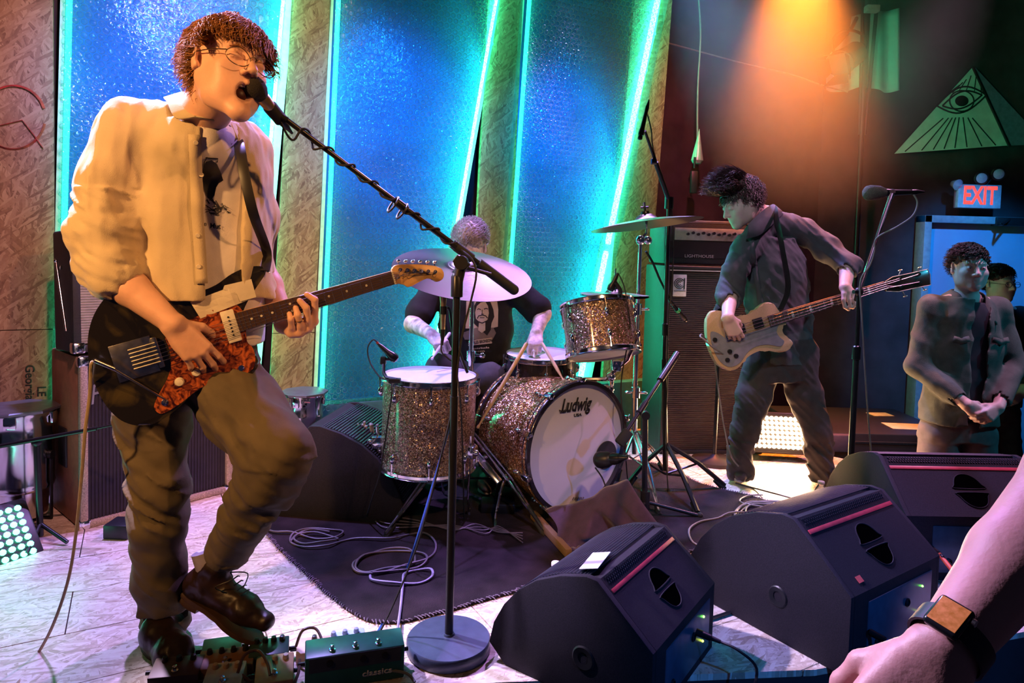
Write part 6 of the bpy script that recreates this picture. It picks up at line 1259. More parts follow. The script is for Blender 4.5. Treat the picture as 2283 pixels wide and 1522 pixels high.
# boots
boot_m = P('brown_leather', (0.024, 0.011, 0.007), .42, var=.45, scale=30, bump=.3, bscale=60, coat=.1, spec=.4); sole_m = P('boot_sole', (0.06, 0.028, 0.016), .6)
def boot(an, heel, ball, toe, upv, nm='boot', m=boot_m, sm=sole_m, k=1.0, shaft=True, laces=True, par=None):
    an, heel, ball, toe, upv = V(an), V(heel), V(ball), V(toe), V(upv).normalized(); lo = [min(p[i] for p in (an, heel, ball, toe)) - .09 for i in range(3)]; hi = [max(p[i] for p in (an, heel, ball, toe)) + .09 for i in range(3)]
    s = S(lo, hi, .0045); fd = (ball - heel).normalized(); sd = fd.cross(upv).normalized()
    s.cap(an, heel + upv * .045 * k, .046 * k, .040 * k, .02); s.cap(heel + upv * .036 * k, ball + upv * .028 * k, .036 * k, .036 * k, .03); s.cap(an.lerp(heel, .5) + fd * .03 * k, ball + upv * .036 * k, .040 * k, .030 * k, .03)
    for sg in (-1, 1): s.cap(ball + sd * .014 * k * sg + upv * .026 * k, toe + sd * .006 * k * sg + upv * .020 * k, .031 * k, .021 * k, .02)
    s.cap(heel - upv * .06, ball - upv * .06, .058, .058, .0, True) if 0 else None
    s.warp(folds(.003, 25, 25, 30, True, 2), .02); bt_ = s.mesh(nm, m, par)
    b = B(); Mx = frame(heel, upv, fd); Lf = (toe - heel).length; out = [(-.042 * k, 0), (-.034 * k, .028 * k), (.02 * k, .034 * k), (Lf * .38, .030 * k), (Lf * .62, .043 * k), (Lf * .82, .042 * k), (Lf * .98, .026 * k), (Lf + .022 * k, 0)]
    ol = out + [(x, -y) for x, y in out[-2:0:-1]]; ol = [(p.x, p.y) for p in smooth_path([V((x, y, 0)) for x, y in ol], 3, True)]
    b.prism(ol, Mx, -.006 * k, .008 * k, .003, 1); so = b.done('boot_sole', sm, bt_)
    b = B(); b.prism([(x, y * .92) for x, y in ol if x < Lf * .25] , Mx, -.024 * k, -.006 * k, .003, 1); b.done('boot_heel', sm, bt_)
    if laces:
        for i in range(4):
            t = .25 + i * .17; c = (an + fd * .048 * k).lerp(ball + upv * .062 * k, t); b = B(); b.tube([c - sd * .022 * k, c + upv * .012 * k + fd * .006 * k, c + sd * .022 * k], .0022, 5); b.done('lace', inkb, bt_)
        c = (an + fd * .05 * k); b = B(); b.tube(smooth_path([c, c + sd * .03 + fd * .03, c + sd * .05 - upv * .03, c + sd * .02 - upv * .05 + fd * .03], 4), .0018, 5); b.tube(smooth_path([c, c - sd * .03 + fd * .04, c - sd * .03 - upv * .05 + fd * .045], 4), .0018, 5); b.done('lace', inkb, bt_)
    return bt_
boot(A(372, 1405, 2.02), FL(352, 1446) , FL(388, 1480), FL(402, 1494), (0, 0, 1), k=1.2, par=sg_)
hl_ = A(432, 1328, 2.0); tl_ = A(586, 1398, 1.93); bl_ = hl_.lerp(tl_, .70); boot(A(483, 1262, 1.98), hl_, bl_, tl_, (.38, 0, .93), k=1.0, par=sg_)
b = B(); b.cyl(A(462, 1225, 1.99), A(472, 1262, 1.985), .046, .044, 20); b.done('sock', P('grey_sock', (0.28, 0.25, 0.32), .9), sg_)
# ================================================================ the bassist
ba = thing('person', FL(1740, 1080), 'person playing bass with tousled dark hair, legs apart, dark button shirt', 'person')
skin2 = skin('skin_fair', (0.72, 0.50, 0.42))
HC2 = A(1662, 458, 3.56); HH2 = ortho((-.30, -.94, -.02), (.42, -.12, .88)); HC2 = A(1654, 452, 3.56); HH2 = ortho((-.20, .97, .0), (-.45, -.10, .88))
s = S((0.9, 3.1, .62), (2.0, 3.95, 1.75), .0052)
L2 = head(s, HC2, HH2, 1.05); nb2 = A(1712, 486, 3.62); neck(s, HC2, HH2, nb2, 1.02)
sh2R, sh2L = A(1662, 556, 3.52), A(1796, 515, 3.66); el2R, wr2R = A(1628, 655, 3.48), bp_(1622, 708, .055)
s.cap(nb2, sh2R, .05, .05, .03); s.cap(nb2, sh2L, .05, .05, .03); s.slices([(A(0, y, 3.62).z, A(x, y, 3.62).x, 3.62, .13, .085, .25) for y, x in ((510, 1730), (600, 1740), (720, 1745))], .03)
s.cap(sh2R, el2R, .048, .042); s.cap(el2R, wr2R, .042, .028)
hand(s, wr2R, bp_(1642, 752, .04) - wr2R, -BN + V((.3, 0, 0)), V((.8, 0, .4)), .98, (.45, .5, .55, .6), .08, (.5, .6))
el2L, wr2L = A(1890, 590, 3.52), bp_(1884, 640, .015)
s.cap(sh2L, el2L, .048, .042); s.cap(el2L, wr2L, .042, .028)
pm = [bp_(1882, 655, .030), bp_(1892, 650, .034), bp_(1902, 652, .030), bp_(1910, 662, .026)]
for q_ in pm: s.cap(wr2L, q_, .020, .014, .012)
for i, (a_, c_, e_) in enumerate((((1880, 668, .036), (1884, 684, .030), (1892, 690, .012)), ((1892, 668, .040), (1896, 683, .032), (1902, 686, .012)), ((1902, 668, .038), (1906, 680, .030), (1910, 680, .012)), ((1911, 668, .032), (1913, 676, .025), (1916, 674, .010)))): s.chain([pm[i], bp_(*a_), bp_(*c_), bp_(*e_)], [.013, .0100, .0096, .0085], .004)
s.mesh('body', skin2, ba)
hair2 = P('hair_dark_brown', (0.05, 0.022, 0.014), .45, var=.5, scale=90, spec=.7)
def fl2(d, t):
    if (d.y > .1 or d.z > .75) and d.z > .3: return V((d.x * .4, .55, .38))
    return V((d.x * .3, -.05, -.9))
hair(ba, HC2, HH2, 1.06, hair2, 2300, lambda d: .105 if (d.y > .1 or d.z > .75) and d.z > .3 else .042, fl2, 11, .0018, .006, curlamp=.014, nape=-.06)
dks = P('dark_green_cotton', (0.070, 0.078, 0.085), .85, var=.12, bump=.3, bscale=500, wr=.5)
s = S((0.85, 3.15, .60), (2.1, 4.0, 1.55), .0065)
s.slices([(A(0, y, 3.62).z, A(x, y, 3.62).x, 3.62, a_, b_, .25) for y, x, a_, b_ in ((484, 1722, .08, .08), (520, 1726, .155, .115), (580, 1727, .185, .128), (660, 1740, .165, .125), (715, 1740, .165, .125), (760, 1742, .175, .13))], .03)
s.cap(nb2 - V((0, 0, .03)), sh2R, .07, .06, .05); s.cap(nb2 - V((0, 0, .03)), sh2L, .07, .06, .05)
s.chain([sh2R, A(1640, 610, 3.5), el2R, el2R.lerp(wr2R, .3)], [.068, .062, .058, .052], .03); s.chain([sh2L, A(1845, 555, 3.6), el2L, el2L.lerp(wr2L, .25)], [.068, .058, .056, .050], .03)
s.ell(nb2 + V((-.03, -.02, .045)), (.07, .07, .06), None, .01, True); s.cap(el2L.lerp(wr2L, .1), wr2L, .04, .05, 0, True); s.cap(el2R.lerp(wr2R, .25), wr2R, .042, .05, 0, True)
h1 = folds(.012, 8, 8, 7, True, 6); h2_ = folds(.010, 9, 9, 24, True, 8); s.warp(lambda x, y, z: h1(x, y, z) + h2_(x, y, z + x) * .7, .03); sh2 = s.mesh('shirt', dks, ba)
collar([A(1668, 500, 3.46), A(1690, 478, 3.50), A(1722, 455, 3.58), A(1735, 465, 3.68)], [A(1664, 532, 3.44), A(1700, 520, 3.46), A(1745, 478, 3.56), A(1750, 478, 3.70)], dks, ba)
band(lin_pts([(1672, 530), (1682, 590), (1692, 650), (1698, 700)], 4), .03, sh2, dks, 'placket', ba)
ringt(A(1613, 692, 3.44), wr2R - el2R, .040, .03, P('black_wristband', (.01, .01, .012), .9), 'wristband', ba)
tr2 = P('dark_trousers', (0.045, 0.04, 0.042), .9, var=.15, bump=.3, bscale=500, wr=.4)
s = S((1.0, 3.15, .02), (2.05, 4.0, .95), .0065)
s.slices([(A(0, y, 3.62).z, A(x, y, 3.62).x, 3.62, a_, .125, .2) for y, x, a_ in ((700, 1742, .155), (750, 1745, .165), (800, 1742, .16))], .03)
s.chain([A(1704, 790, 3.6), A(1680, 880, 3.58), A(1660, 960, 3.57), A(1648, 1052, 3.6)], [.100, .085, .070, .058], .025)
s.chain([A(1775, 790, 3.62), A(1796, 880, 3.6), A(1818, 960, 3.58), A(1834, 1062, 3.6)], [.104, .088, .070, .058], .025)
s.warp(lambda x, y, z: h1(x, y, z) + h2_(x, y, z + x) * (.5 + 1.2 * (z < .25)), .03); s.mesh('trousers', tr2, ba)
shm = P('dark_sneaker', (0.05, 0.03, 0.03), .6); shs = P('sneaker_sole', (0.3, 0.25, 0.25), .6)
p = FL(1640, 1060); boot(p + V((0, .0, .10)), p + V((0.02, .03, .03)), p + V((-.02, -.12, .03)), p + V((-.03, -.17, .03)), (0, 0, 1), 'sneaker', shm, shs, 1.0, laces=False, par=ba)
p = FL(1834, 1076); boot(p + V((0, .0, .10)), p + V((-.01, .03, .03)), p + V((.03, -.12, .03)), p + V((.04, -.17, .03)), (0, 0, 1), 'sneaker', shm, shs, 1.0, laces=False, par=ba)
# ================================================================ the drummer
dm = thing('person', V((-.19, 3.72, 0)), 'person drumming with bowed head, tattooed arms and black printed t-shirt', 'person')
skin3 = P('skin_tattooed', (0.68, 0.55, 0.52), .5, var=.55, scale=28, sss=.08)
HC3 = A(1046, 552, 3.50); HH3 = ortho((-.97, .15, .05), (.03, -.55, .83))
s = S((-.85, 2.95, .50), (.55, 4.1, 1.5), .0055)
L3 = head(s, HC3, HH3, 1.05); nb3 = A(1056, 600, 3.64); neck(s, HC3, HH3, nb3, 1.0)
s3R, s3L = A(968, 646, 3.66), A(1150, 645, 3.62); e3R, w3R = A(921, 722, 3.50), A(962, 746, 3.26); e3L, w3L = A(1209, 700, 3.52), A(1196, 742, 3.40)
s.cap(nb3, s3R, .05, .05, .03); s.cap(nb3, s3L, .05, .05, .03); s.slices([(A(0, y, 3.68).z, A(x, y, 3.68).x, 3.68, .14, .09, 0) for y, x in ((640, 1062), (720, 1066), (800, 1060))], .03)
s.chain([s3R, e3R, w3R], [.048, .045, .030], .02); s.chain([s3L, e3L, w3L], [.048, .045, .030], .02)
hand(s, w3R, A(990, 772, 3.18) - w3R, V((.3, .3, -1)), V((1, -.1, 0)), .98, (.95, 1, 1.05, 1.1), .03, (.3, .9)); hand(s, w3L, A(1193, 780, 3.30) - w3L, V((0, .9, -.3)), V((-1, 0, 0)), .98, (.85, .9, .95, 1.0), .03, (.3, .9))
s.mesh('body', skin3, dm)
hair3 = P('hair_grey', (0.22, 0.2, 0.2), .45, var=.5, scale=90, spec=.6)
hair(dm, HC3, HH3, 1.06, hair3, 1500, lambda d: .045, lambda d, t: V((d.x * .2, -.85, .15 - t * .9)), 21, .0015, .001, curlamp=.004, nape=-.05)
dtee = P('black_tee', (0.018, 0.018, 0.021), .9, var=.15, bump=.3, bscale=500, wr=.5, spec=.2)
s = S((-.85, 3.1, .45), (.55, 4.15, 1.25), .0065)
s.slices([(A(0, y, 3.68).z, A(x, y, 3.68).x, 3.67, a_, b_, 0) for y, x, a_, b_ in ((612, 1058, .09, .09), (640, 1060, .20, .125), (700, 1062, .205, .135), (760, 1060, .185, .14), (810, 1060, .19, .15), (850, 1058, .20, .15))], .03)
s.cap(nb3 - V((0, 0, .05)), s3R, .07, .065, .05); s.cap(nb3 - V((0, 0, .05)), s3L, .07, .065, .05); s.chain([s3R, s3R.lerp(e3R, .72)], [.072, .075], .03); s.chain([s3L, s3L.lerp(e3L, .80)], [.074, .078], .03)
h3_ = folds(.007, 8, 8, 8, True, 12); s.warp(h3_, .03); tee = s.mesh('t_shirt', dtee, dm)
tr3 = P('dark_grey_denim', (0.06, 0.052, 0.055), .9, bump=.3, bscale=500)
s = S((-.75, 2.75, .02), (.5, 4.1, .80), .008)
s.ell(A(1060, 850, 3.70), (.19, .15, .12), None, .04); s.chain([A(1030, 845, 3.70), A(1092, 848, 3.42), FL(1090, 1070) + V((0, 0, .1))], [.11, .080, .06], .04); s.chain([A(1020, 840, 3.66), A(985, 830, 3.32), FL(990, 1060) + V((0, 0, .1))], [.11, .085, .06], .04)
s.warp(folds(.008, 9, 9, 9, True, 5), .03); s.mesh('trousers', tr3, dm)
for px, py in ((1086, 1090), (985, 1075)): p = FL(px, py); boot(p + V((0, 0.03, .09)), p + V((0, .05, .03)), p + V((0, -.08, .03)), p + V((0, -.13, .03)), (0, 0, 1), 'sneaker', shm, shs, 1.0, laces=False, par=dm)
# print on his shirt: a framed portrait photograph of a long haired man and two lines of lettering
paper = P('print_cream', (.55, .45, .36), .85, var=.08); pblk = P('print_ink', (.015, .012, .012), .85); pg_ = P('print_grey', (.20, .16, .14), .85)
decal([[(1040, 663), (1106, 653), (1111, 690), (1110, 728), (1098, 731), (1038, 732)]], tee, paper, 'print', .004)
decal([[(1030, 742), (1062, 730), (1100, 730), (1106, 742), (1098, 757), (1036, 757)]], tee, pg_, 'print', .0045)
decal([[(1062, 672), (1072, 664), (1084, 664), (1094, 674), (1100, 690), (1102, 706), (1096, 720), (1094, 735), (1086, 748), (1084, 725), (1066, 722), (1054, 718), (1053, 700), (1056, 684)]], tee, pblk, 'print', .006)
decal([[(1063, 682), (1072, 674), (1082, 672), (1088, 682), (1090, 698), (1087, 712), (1079, 719), (1069, 718), (1061, 710), (1059, 696)], [(1068, 718), (1082, 718), (1082, 736), (1074, 742), (1066, 736)]], tee, paper, 'print', .0075)
decal([sline([(1064, 690), (1067, 688), (1072, 690)], 2), sline([(1079, 689), (1084, 687), (1088, 689)], 2), sline([(1075, 690), (1075, 698), (1073, 700), (1079, 700)], 1.5), sline([(1064, 710), (1067, 704), (1075, 702), (1083, 704), (1087, 709)], 2.2), sline([(1070, 708), (1080, 708)], 1.5), sline([(1064, 716), (1075, 720), (1086, 715)], 2.5)], tee, pblk, 'print', .009)
decal([[(1044, 760), (1097, 752), (1097, 765), (1044, 771)]], tee, paper, 'print', .006)
tdecal('CHARLES BRONSON', 1070, 762, 9.5, tee, pblk, 'print', -.13, .62, .0085, .03)
decal([sline([(1048 + i * 4, 776 + rnd.uniform(-1, 1) - i * .3), (1050 + i * 4, 779 - i * .3)], 2.6) for i in range(11)] + [sline([(1058 + i * 4, 782 - i * .2), (1060 + i * 4, 785 - i * .2)], 2.2) for i in range(6)], tee, paper, 'print', .006)
h = A(985, 765, 3.2); stick('drumstick', A(1003, 742, 3.28), A(962, 801, 3.10), 'pale drumstick in the fist above the floor tom', P('stick_white', (.75, .7, .72), .4), .0085); stick('drumstick', A(1190, 752, 3.36), A(1191, 797, 3.30), 'short pale drumstick end in the fist above the snare drum', P('stick_white', (.75, .7, .72), .4), .0095)
# ================================================================ people by the exit door
HF = -.52
def stander(loc_px, Y, sc, hx, hy, lab, shirtm, jacket, hairm, skinm, glasses=False, yaw=0.0, hands=True, kcoat=1.0, right=None, seed=5):
    base = A(hx, hy, Y); root = thing('person', V((base.x, base.y, HF)), lab, 'person'); zt = A(hx, hy, Y).z; X, Yb = base.x, base.y
    Hm = ortho((-math.cos(yaw), -math.sin(yaw), .0), (0, 0, 1)); s = S((X - .42, Yb - .42, HF + .02), (X + .42, Yb + .35, zt + .2), .0062)
    C = V((X, Yb - .02, zt)); L = head(s, C, Hm, 1.0, closed=False); nb_ = V((X + .01, Yb + .01, zt - .16)); neck(s, C, Hm, nb_, 1.0)
    sh = [nb_ + V((-.18, 0, -.05)), nb_ + V((.18, .02, -.05))]; el = [nb_ + V((-.25, -.02, -.36)), nb_ + V((.26, -.02, -.34))]; wr = [nb_ + V((-.10, -.20, -.52)), nb_ + V((.06, -.20, -.53))]
    for a_, e_, w_ in zip(sh, el, wr): s.chain([nb_, a_, e_, w_], [.05, .048, .042, .028], .02)
    s.slices([(nb_.z - .08, X, Yb, .15, .09, 0), (nb_.z - .5, X, Yb, .14, .10, 0)], .03)
    if hands: hand(s, wr[0], V((.8, -.1, -.55)), V((.3, .9, -.2)), V((.3, -.3, .8)), .95, (.4, .5, .5, .5)); hand(s, wr[1], V((-.8, -.35, -.45)), V((-.3, .9, -.2)), V((-.3, -.3, .8)), .95, (.5, .6, .6, .6))
    s.mesh('body', skinm, root)
    for sg in (-1, 1):
        b = B(); b.sph(L(.031 * sg, .083, .0075), .0085, u=10, v=6); e = b.done('eye', P('eye_white', (.6, .6, .6), .3), root); b = B(); b.sph(L(.031 * sg, .0885, .0075), .0042, u=8, v=5); b.done('iris', inkb, e)
    hair(root, C, Hm, 1.02, hairm, 1100, lambda d: .035 if d.y < .2 else .05, lambda d, t: V((.6 + d.x * .3, .35 if d.y > 0 else -.3, .10 - t * .7)), seed, .0018, .002, curlamp=.004)
    s = S((X - .45, Yb - .35, HF + .40), (X + .45, Yb + .35, nb_.z + .12), .007)
    s.slices([(nb_.z + .02, X, Yb, .07, .07, 0), (nb_.z - .07, X, Yb, .165, .11, 0), (nb_.z - .25, X, Yb, .19, .128, 0), (nb_.z - .45, X, Yb, .18, .13, 0), (nb_.z - .66, X, Yb, .19, .135, 0)], .03)
    for a_, e_, w_ in zip(sh, el, wr): s.chain([nb_ - V((0, 0, .05)), a_, e_, e_.lerp(w_, .8)], [.060, .062, .056, .044], .03)
    s.ell(nb_ + V((0, -.03, .05)), (.065, .07, .07), None, .01, True)
    for e_, w_ in zip(el, wr): s.cap(e_.lerp(w_, .80), w_, .036, .036, 0, True)
    if jacket:
        P_ = [A(hx, hy, Yb)]; x0_, _ = topx([X, Yb - .14, nb_.z]); pts = [topx([X + dx, Yb - .14, nb_.z + dz]) for dx, dz in ((-.045, .03), (.045, .03), (.035, -.28), (.02, -.70), (-.035, -.70), (-.05, -.28))]; s.pxcut([(float(a_), float(c_)) for a_, c_ in pts], Yb - .04)
    s.warp(folds(.008, 8, 8, 9, True, seed), .03); jo = s.mesh('jacket' if jacket else 'shirt', shirtm, root)
    if jacket:
        s = S((X - .2, Yb - .2, HF + .5), (X + .2, Yb + .2, nb_.z + .03), .008); s.slices([(nb_.z, X, Yb, .07, .07, 0), (nb_.z - .07, X, Yb, .17, .10, 0), (nb_.z - .64, X, Yb, .17, .115, 0)], .03); s.warp(folds(.004, 12, 12, 9), .02); s.mesh('shirt', P('dark_inner_shirt', (.02, .02, .03), .9), root)
        for sg in (-1, 1):
            x_, z_ = X + .10 * sg, nb_.z - .22; px_, py_ = topx([x_, Yb - .14, z_]); px_, py_ = float(px_), float(py_); w_ = 18
            if hit(jo, px_, py_) is not None: band([(px_ - w_, py_ - 12), (px_ - w_ / 2, py_ - 10), (px_, py_ - 6), (px_ + w_ / 2, py_ - 10), (px_ + w_, py_ - 12)], .03, jo, shirtm, 'pocket_flap', root, .006, .004)
        q0 = nb_; collar([q0 + V((-.035, -.095, -.06)), q0 + V((-.065, -.05, .03)), q0 + V((-.05, .05, .05)), q0 + V((.05, .05, .05)), q0 + V((.065, -.05, .03)), q0 + V((.035, -.095, -.06))], [q0 + V((-.085, -.125, -.12)), q0 + V((-.115, -.05, -.01)), q0 + V((-.075, .085, .02)), q0 + V((.075, .085, .02)), q0 + V((.115, -.05, -.01)), q0 + V((.085, -.125, -.12))], shirtm, root)
    s = S((X - .35, Yb - .25, HF + .05), (X + .35, Yb + .3, nb_.z - .42), .008)
    s.slices([(nb_.z - .75, X, Yb + .01, .17, .12, 0), (nb_.z - .5, X, Yb + .01, .165, .11, 0)], .03)
    for sg in (-1, 1): s.chain([V((X + .09 * sg, Yb, nb_.z - .72)), V((X + .13 * sg, Yb - .02, HF + .5)), V((X + .15 * sg, Yb, HF + .1))], [.10, .075, .06], .03)
    s.warp(folds(.008, 9, 9, 12, True, seed + 1), .03); s.mesh('trousers', right or tr3, root)
    for sg in (-1, 1): p = V((X + .15 * sg, Yb, HF)); boot(p + V((0, 0, .1)), p + V((0, .03, .03)), p + V((0, -.12, .03)), p + V((0, -.17, .03)), (0, 0, 1), 'shoe', shm, shs, 1.0, laces=False, par=root)
    if glasses:
        b = B()
        for sg in (-1, 1): b.tube([L(.033 * sg + .024 * math.cos(t), .103, .004 + .018 * math.sin(t)) for t in np.linspace(0, 6.283, 20, endpoint=False)], .0017, 5, True); b.tube([L(.057 * sg, .1, .006), L(.082 * sg, .0, .012)], .0016, 5)
        b.tube([L(-.009, .104, .005), L(.009, .104, .005)], .0016, 5); b.done('glasses', inkb, root)
    return root
skin4 = skin('skin_blue_lit', (.62, .46, .42)); coatm = P('olive_canvas_jacket', (.085, .10, .085), .85, var=.15, bump=.4, bscale=300, wr=.4)
stander(None, 3.55, 1, 2156, 600, 'person standing with clasped hands, canvas work jacket and swept dark hair', coatm, True, P('hair_black', (.02, .013, .012), .45, var=.4, scale=80), skin4, False, -.25, seed=7, right=P('grey_brown_trousers', (.14, .12, .12), .9))
stander(None, 4.5, 1, 2222, 634, 'person in glasses and black top, half hidden behind the jacketed bystander', P('black_top', (.015, .015, .02), .9), False, P('hair_black', (.02, .013, .012), .45), skin4, True, .2, seed=9)
# ================================================================ reaching arm with a watch, in front
arm = thing('person', A(2240, 1560, .66), 'bare forearm of someone reaching in from below, wearing a smartwatch', 'person')
s = S((.30, .30, .40), (1.08, .90, 1.06), .0035)
ew, mid_, wst = A(2420, 1060, .72), A(2262, 1250, .68), A(2110, 1440, .63)
s.chain([V((.92, .46, .62)), A(2500, 985, .73), ew], [.052, .050, .050], .03); s.cap(ew, mid_, .050, .041, .02); s.cap(mid_, wst, .041, .0285, .015)
hand(s, A(2085, 1470, .625), A(1985, 1600, .62) - A(2085, 1470, .625), V((.2, .6, -.6)), V((-.5, -.2, -.3)), 1.0, (.4, .5, .5, .55))
s.mesh('body', skin('skin_arm', (.50, .25, .22)), arm)
el_ = A(2500, 985, .73); ringt(V((.92, .46, .62)).lerp(el_, .35), V((.92, .46, .62)) - el_, .062, .05, P('black_top', (.015, .015, .02), .9), 'sleeve', arm)
wt = A(2118, 1428, .63); ad_ = (mid_ - wst).normalized(); wn = ((CAM - wt).normalized() * .9 + V((-.35, 0, .30))).normalized(); wn = (wn - ad_ * wn.dot(ad_)).normalized(); WMx = frame(wt, wn, ad_)
b = B(); n = 30; R1 = .0315; rr = []
for w_ in (-.011, .011):
    for rad_ in (R1, R1 + .0025): rr.append([b.bm.verts.new(WMx @ V((w_, rad_ * 1.02 * math.sin(t), rad_ * math.cos(t)))) for t in np.linspace(0, 6.283, n, endpoint=False)])
for i, j in ((0, 1), (1, 3), (3, 2), (2, 0)):
    for k in range(n): b.bm.faces.new((rr[i][k], rr[i][(k + 1) % n], rr[j][(k + 1) % n], rr[j][k]))
b.done('watch_strap', P('watch_rubber', (.01, .012, .02), .5), arm)
b = B(); b.box((0, 0, R1 + .005), (.036, .031, .010), WMx, .0042, 3); wc = b.done('watch_case', P('watch_case', (.03, .03, .035), .2, .6), arm)
b = B(); b.box((0, 0, R1 + .0102), (.029, .025, .0008), WMx, .0004); b.done('watch_screen', P('watch_screen', (.25, .10, .05), .1, spec=1.0, coat=1, emis=(1.0, .30, .08), es=.35, var=.8, scale=160), wc)
b = B(); b.cyl(WMx @ V((.008, -.0165, R1 + .006)), WMx @ V((.008, -.0195, R1 + .006)), .0036, n=16); b.done('watch_crown', nickel, wc)
# ---------------------------------------------------------------- floor monitors
wpaint = P('wedge_paint', (0.018, 0.015, 0.021), 0.7, var=.35, scale=300, bump=.5, bscale=900, spec=.25)
redst = P('red_stripe', (0.55, 0.06, 0.08), .4); steelg = P('grille_steel', (0.05, 0.055, 0.07), .45, .5)
ledg = EM('indicator_green', (.2, 1, .1), 8); ledy = EM('indicator_yellow', (.8, 1, .1), 6)
def wedge(o, wd, W, k, lab, rear=True, stripe=True):
    """o: rear bottom corner on the floor, wd: along the width, b: out of the rear"""
    wd = V((wd[0], wd[1], 0)).normalized(); bd = V((wd.y, -wd.x, 0)); root = thing('stage_monitor', o, lab, 'stage monitor', 'wedge monitors on the stage')
    M = Matrix((bd, V((0, 0, 1)), -wd)).transposed().to_4x4(); M.translation = o     # x rear, y up, z back along the width
    arc = [(-.52, .05), (-.505, .115), (-.47, .18), (-.42, .24), (-.36, .287), (-.28, .325), (-.20, .345)]
    prof = [(0, 0), (0, .205), (-.165, .345)] + [(-.20, .347)] + arc[::-1][1:] + [(-.46, 0)]
    pk_ = [(x * k, y * k) for x, y in prof]
    b = B()
    inner = [(x * k, y * k) for x, y in [(0, 0), (0, .205), (-.165, .345), (-.195, .335)] + [(x * .985 + .0, y - .018) for x, y in arc[::-1][1:]] + [(-.455, 0)]]
    b = B(); b.prism(inner, M, -W + .02, -.02); b.bm.faces.ensure_lookup_table(); b.done('box', wpaint, root)
    for z0, z1 in ((-.022, 0), (-W, -W + .022)): b = B(); b.prism(pk_, M, z0, z1, .004, 2); b.done('side_panel', wpaint, root)
    # curved front grille, ribbed
    b = B(); gp_ = smooth_path([V((x * k, y * k - .004, 0)) for x, y in arc], 8)
    for i in range(0, len(gp_) - 1, 1):
        a_, c_ = gp_[i], gp_[i + 1]; m_ = (a_ + c_) / 2; b.tube([M @ V((m_.x, m_.y, -.022)), M @ V((m_.x, m_.y, -W + .022))], (c_ - a_).length * .36, 6)
    b.done('front_grille', steelg, root)
    T = frame(M @ V((0, .205 * k, -W / 2)), M.to_3x3() @ V((.14, .165, 0)), -wd)        # z out of the sloped rear panel, x along -width
    tl = math.hypot(.165, .14) * k
    up = V((M.to_3x3() @ V((-.165, .14, 0)))).normalized(); nz = (M.to_3x3() @ V((.14, .165, 0))).normalized(); T = Matrix((wd, up, nz)).transposed().to_4x4(); T.translation = M @ V((0, .205 * k, -(-W / 2)) if 0 else V((0, .205 * k, -W / 2)))
    if stripe:
        b = B(); b.box((0, tl * .80, .001), (W - .05, tl * .055, .003), T, .0005); b.done('stripe', redst, root)
        b = B(); n_ = int((W - .06) / .011)
        for j in range(3):
            for i in range(n_): b.box((-(W - .06) / 2 + (i + .5 * (j % 2)) * .011 + .005, tl * .905 + j * .0085, .002), (.0055, .0045, .004), T)
        b.done('grille_edge', steelg, root, kind='stuff')
    # two half-round hand holds, hole darkness painted as black fill, bar between
    hk = .92 * k
    def half(sy): return [(x * hk, y * hk) for x, y in [(-.052, .0085 * sy), (.052, .0085 * sy), (.050, .022 * sy), (.036, .048 * sy), (.014, .062 * sy), (-.014, .062 * sy), (-.036, .048 * sy), (-.050, .022 * sy)]]
    for sy in (1, -1):
        pl = half(sy); pl = pl if sy > 0 else pl[::-1]
        b = B(); b.prism([(p.x, p.y + tl * .42) for p in smooth_path([V((x, y, 0)) for x, y in pl], 3, True)], T, -.03, .0012, .0); b.done('hand_hold_shade', P('hole_shade_black', (.001, .001, .001), 1.0, spec=0.0, var=0), root)
        b = B(); b.tube([T @ V((p.x * 1.02, p.y * 1.02 + tl * .42, .0015)) for p in smooth_path([V((x, y, 0)) for x, y in pl], 3, True)], .0022, 5, True); b.done('hand_hold_rim', wpaint, root)
    if rear:
        Rm = Matrix((wd, V((0, 0, 1)), bd)).transposed().to_4x4(); Rm.translation = M @ V((0, .10 * k, -W / 2)) - V((0, 0, 0))
        b = B(); b.box((.02, 0, .0), (W * .72, .15 * k, .006), Rm, .003); pn = b.done('connector_panel', P('panel_sheet', (.05, .10, .16), .35, .3), root)
        b = B(); b.box((W * .28, .03 * k, .003), (.05, .045, .004), Rm, .003); b.box((W * .28, -.035 * k, .003), (.05, .045, .004), Rm, .003)
        b.bm.free(); 
        for yy, m_ in ((.045 * k, ledg), (-.03 * k, ledy)): b = B(); p = Rm @ V((W * .27, yy, .005)); b.sph(p, .0035, u=8, v=6); b.done('indicator', m_, pn)
        for xx, yy in ((W * .1, .02 * k), (-W * .22, -.04 * k)):
            b = B(); b.lathe([(.013, 0), (.014, .004), (.010, .006), (.010, -.001)], frame(Rm @ V((xx, yy, .003)), bd), 16); b.done('socket', black, pn)
    # pole socket on the near side
    c_ = M @ V((-.20 * k, .12 * k, .0)); b = B(); b.lathe([(.016, .002), (.030, .004), (.034, .001), (.034, -.002), (.016, -.004)], frame(c_, -wd), 24, False); b.lathe([(.0005, -.002), (.016, -.001)], frame(c_, -wd), 20, False)
    b.done('pole_socket', black, root)
    return root, M, T, bd, wd
k1 = FL(1588, 1440); w1 = V((.575, .818, 0)).normalized(); W1 = .477
wdg, M1, T1, b1, _ = wedge(k1 - w1 * W1, w1, W1, 1.0, 'stage monitor nearest the round stand base, its side in deep shadow')
f2 = FL(2087, 1394); n2_ = FL(1889, 1514); w2 = (f2 - n2_); W2 = w2.length; w2.normalize()
wdg2, M2, T2, b2__, _ = wedge(n2_, w2, W2, 1.18, 'stage monitor with small red sticker, beside the reaching arm')
k3 = FL(2012, 1292); w3 = V((1, .03, 0)).normalized(); wdg3, M3, T3, b3, _ = wedge(k3, w3, .62, 1.22, 'stage monitor with rear side turned to the hall, below the clasped hands')
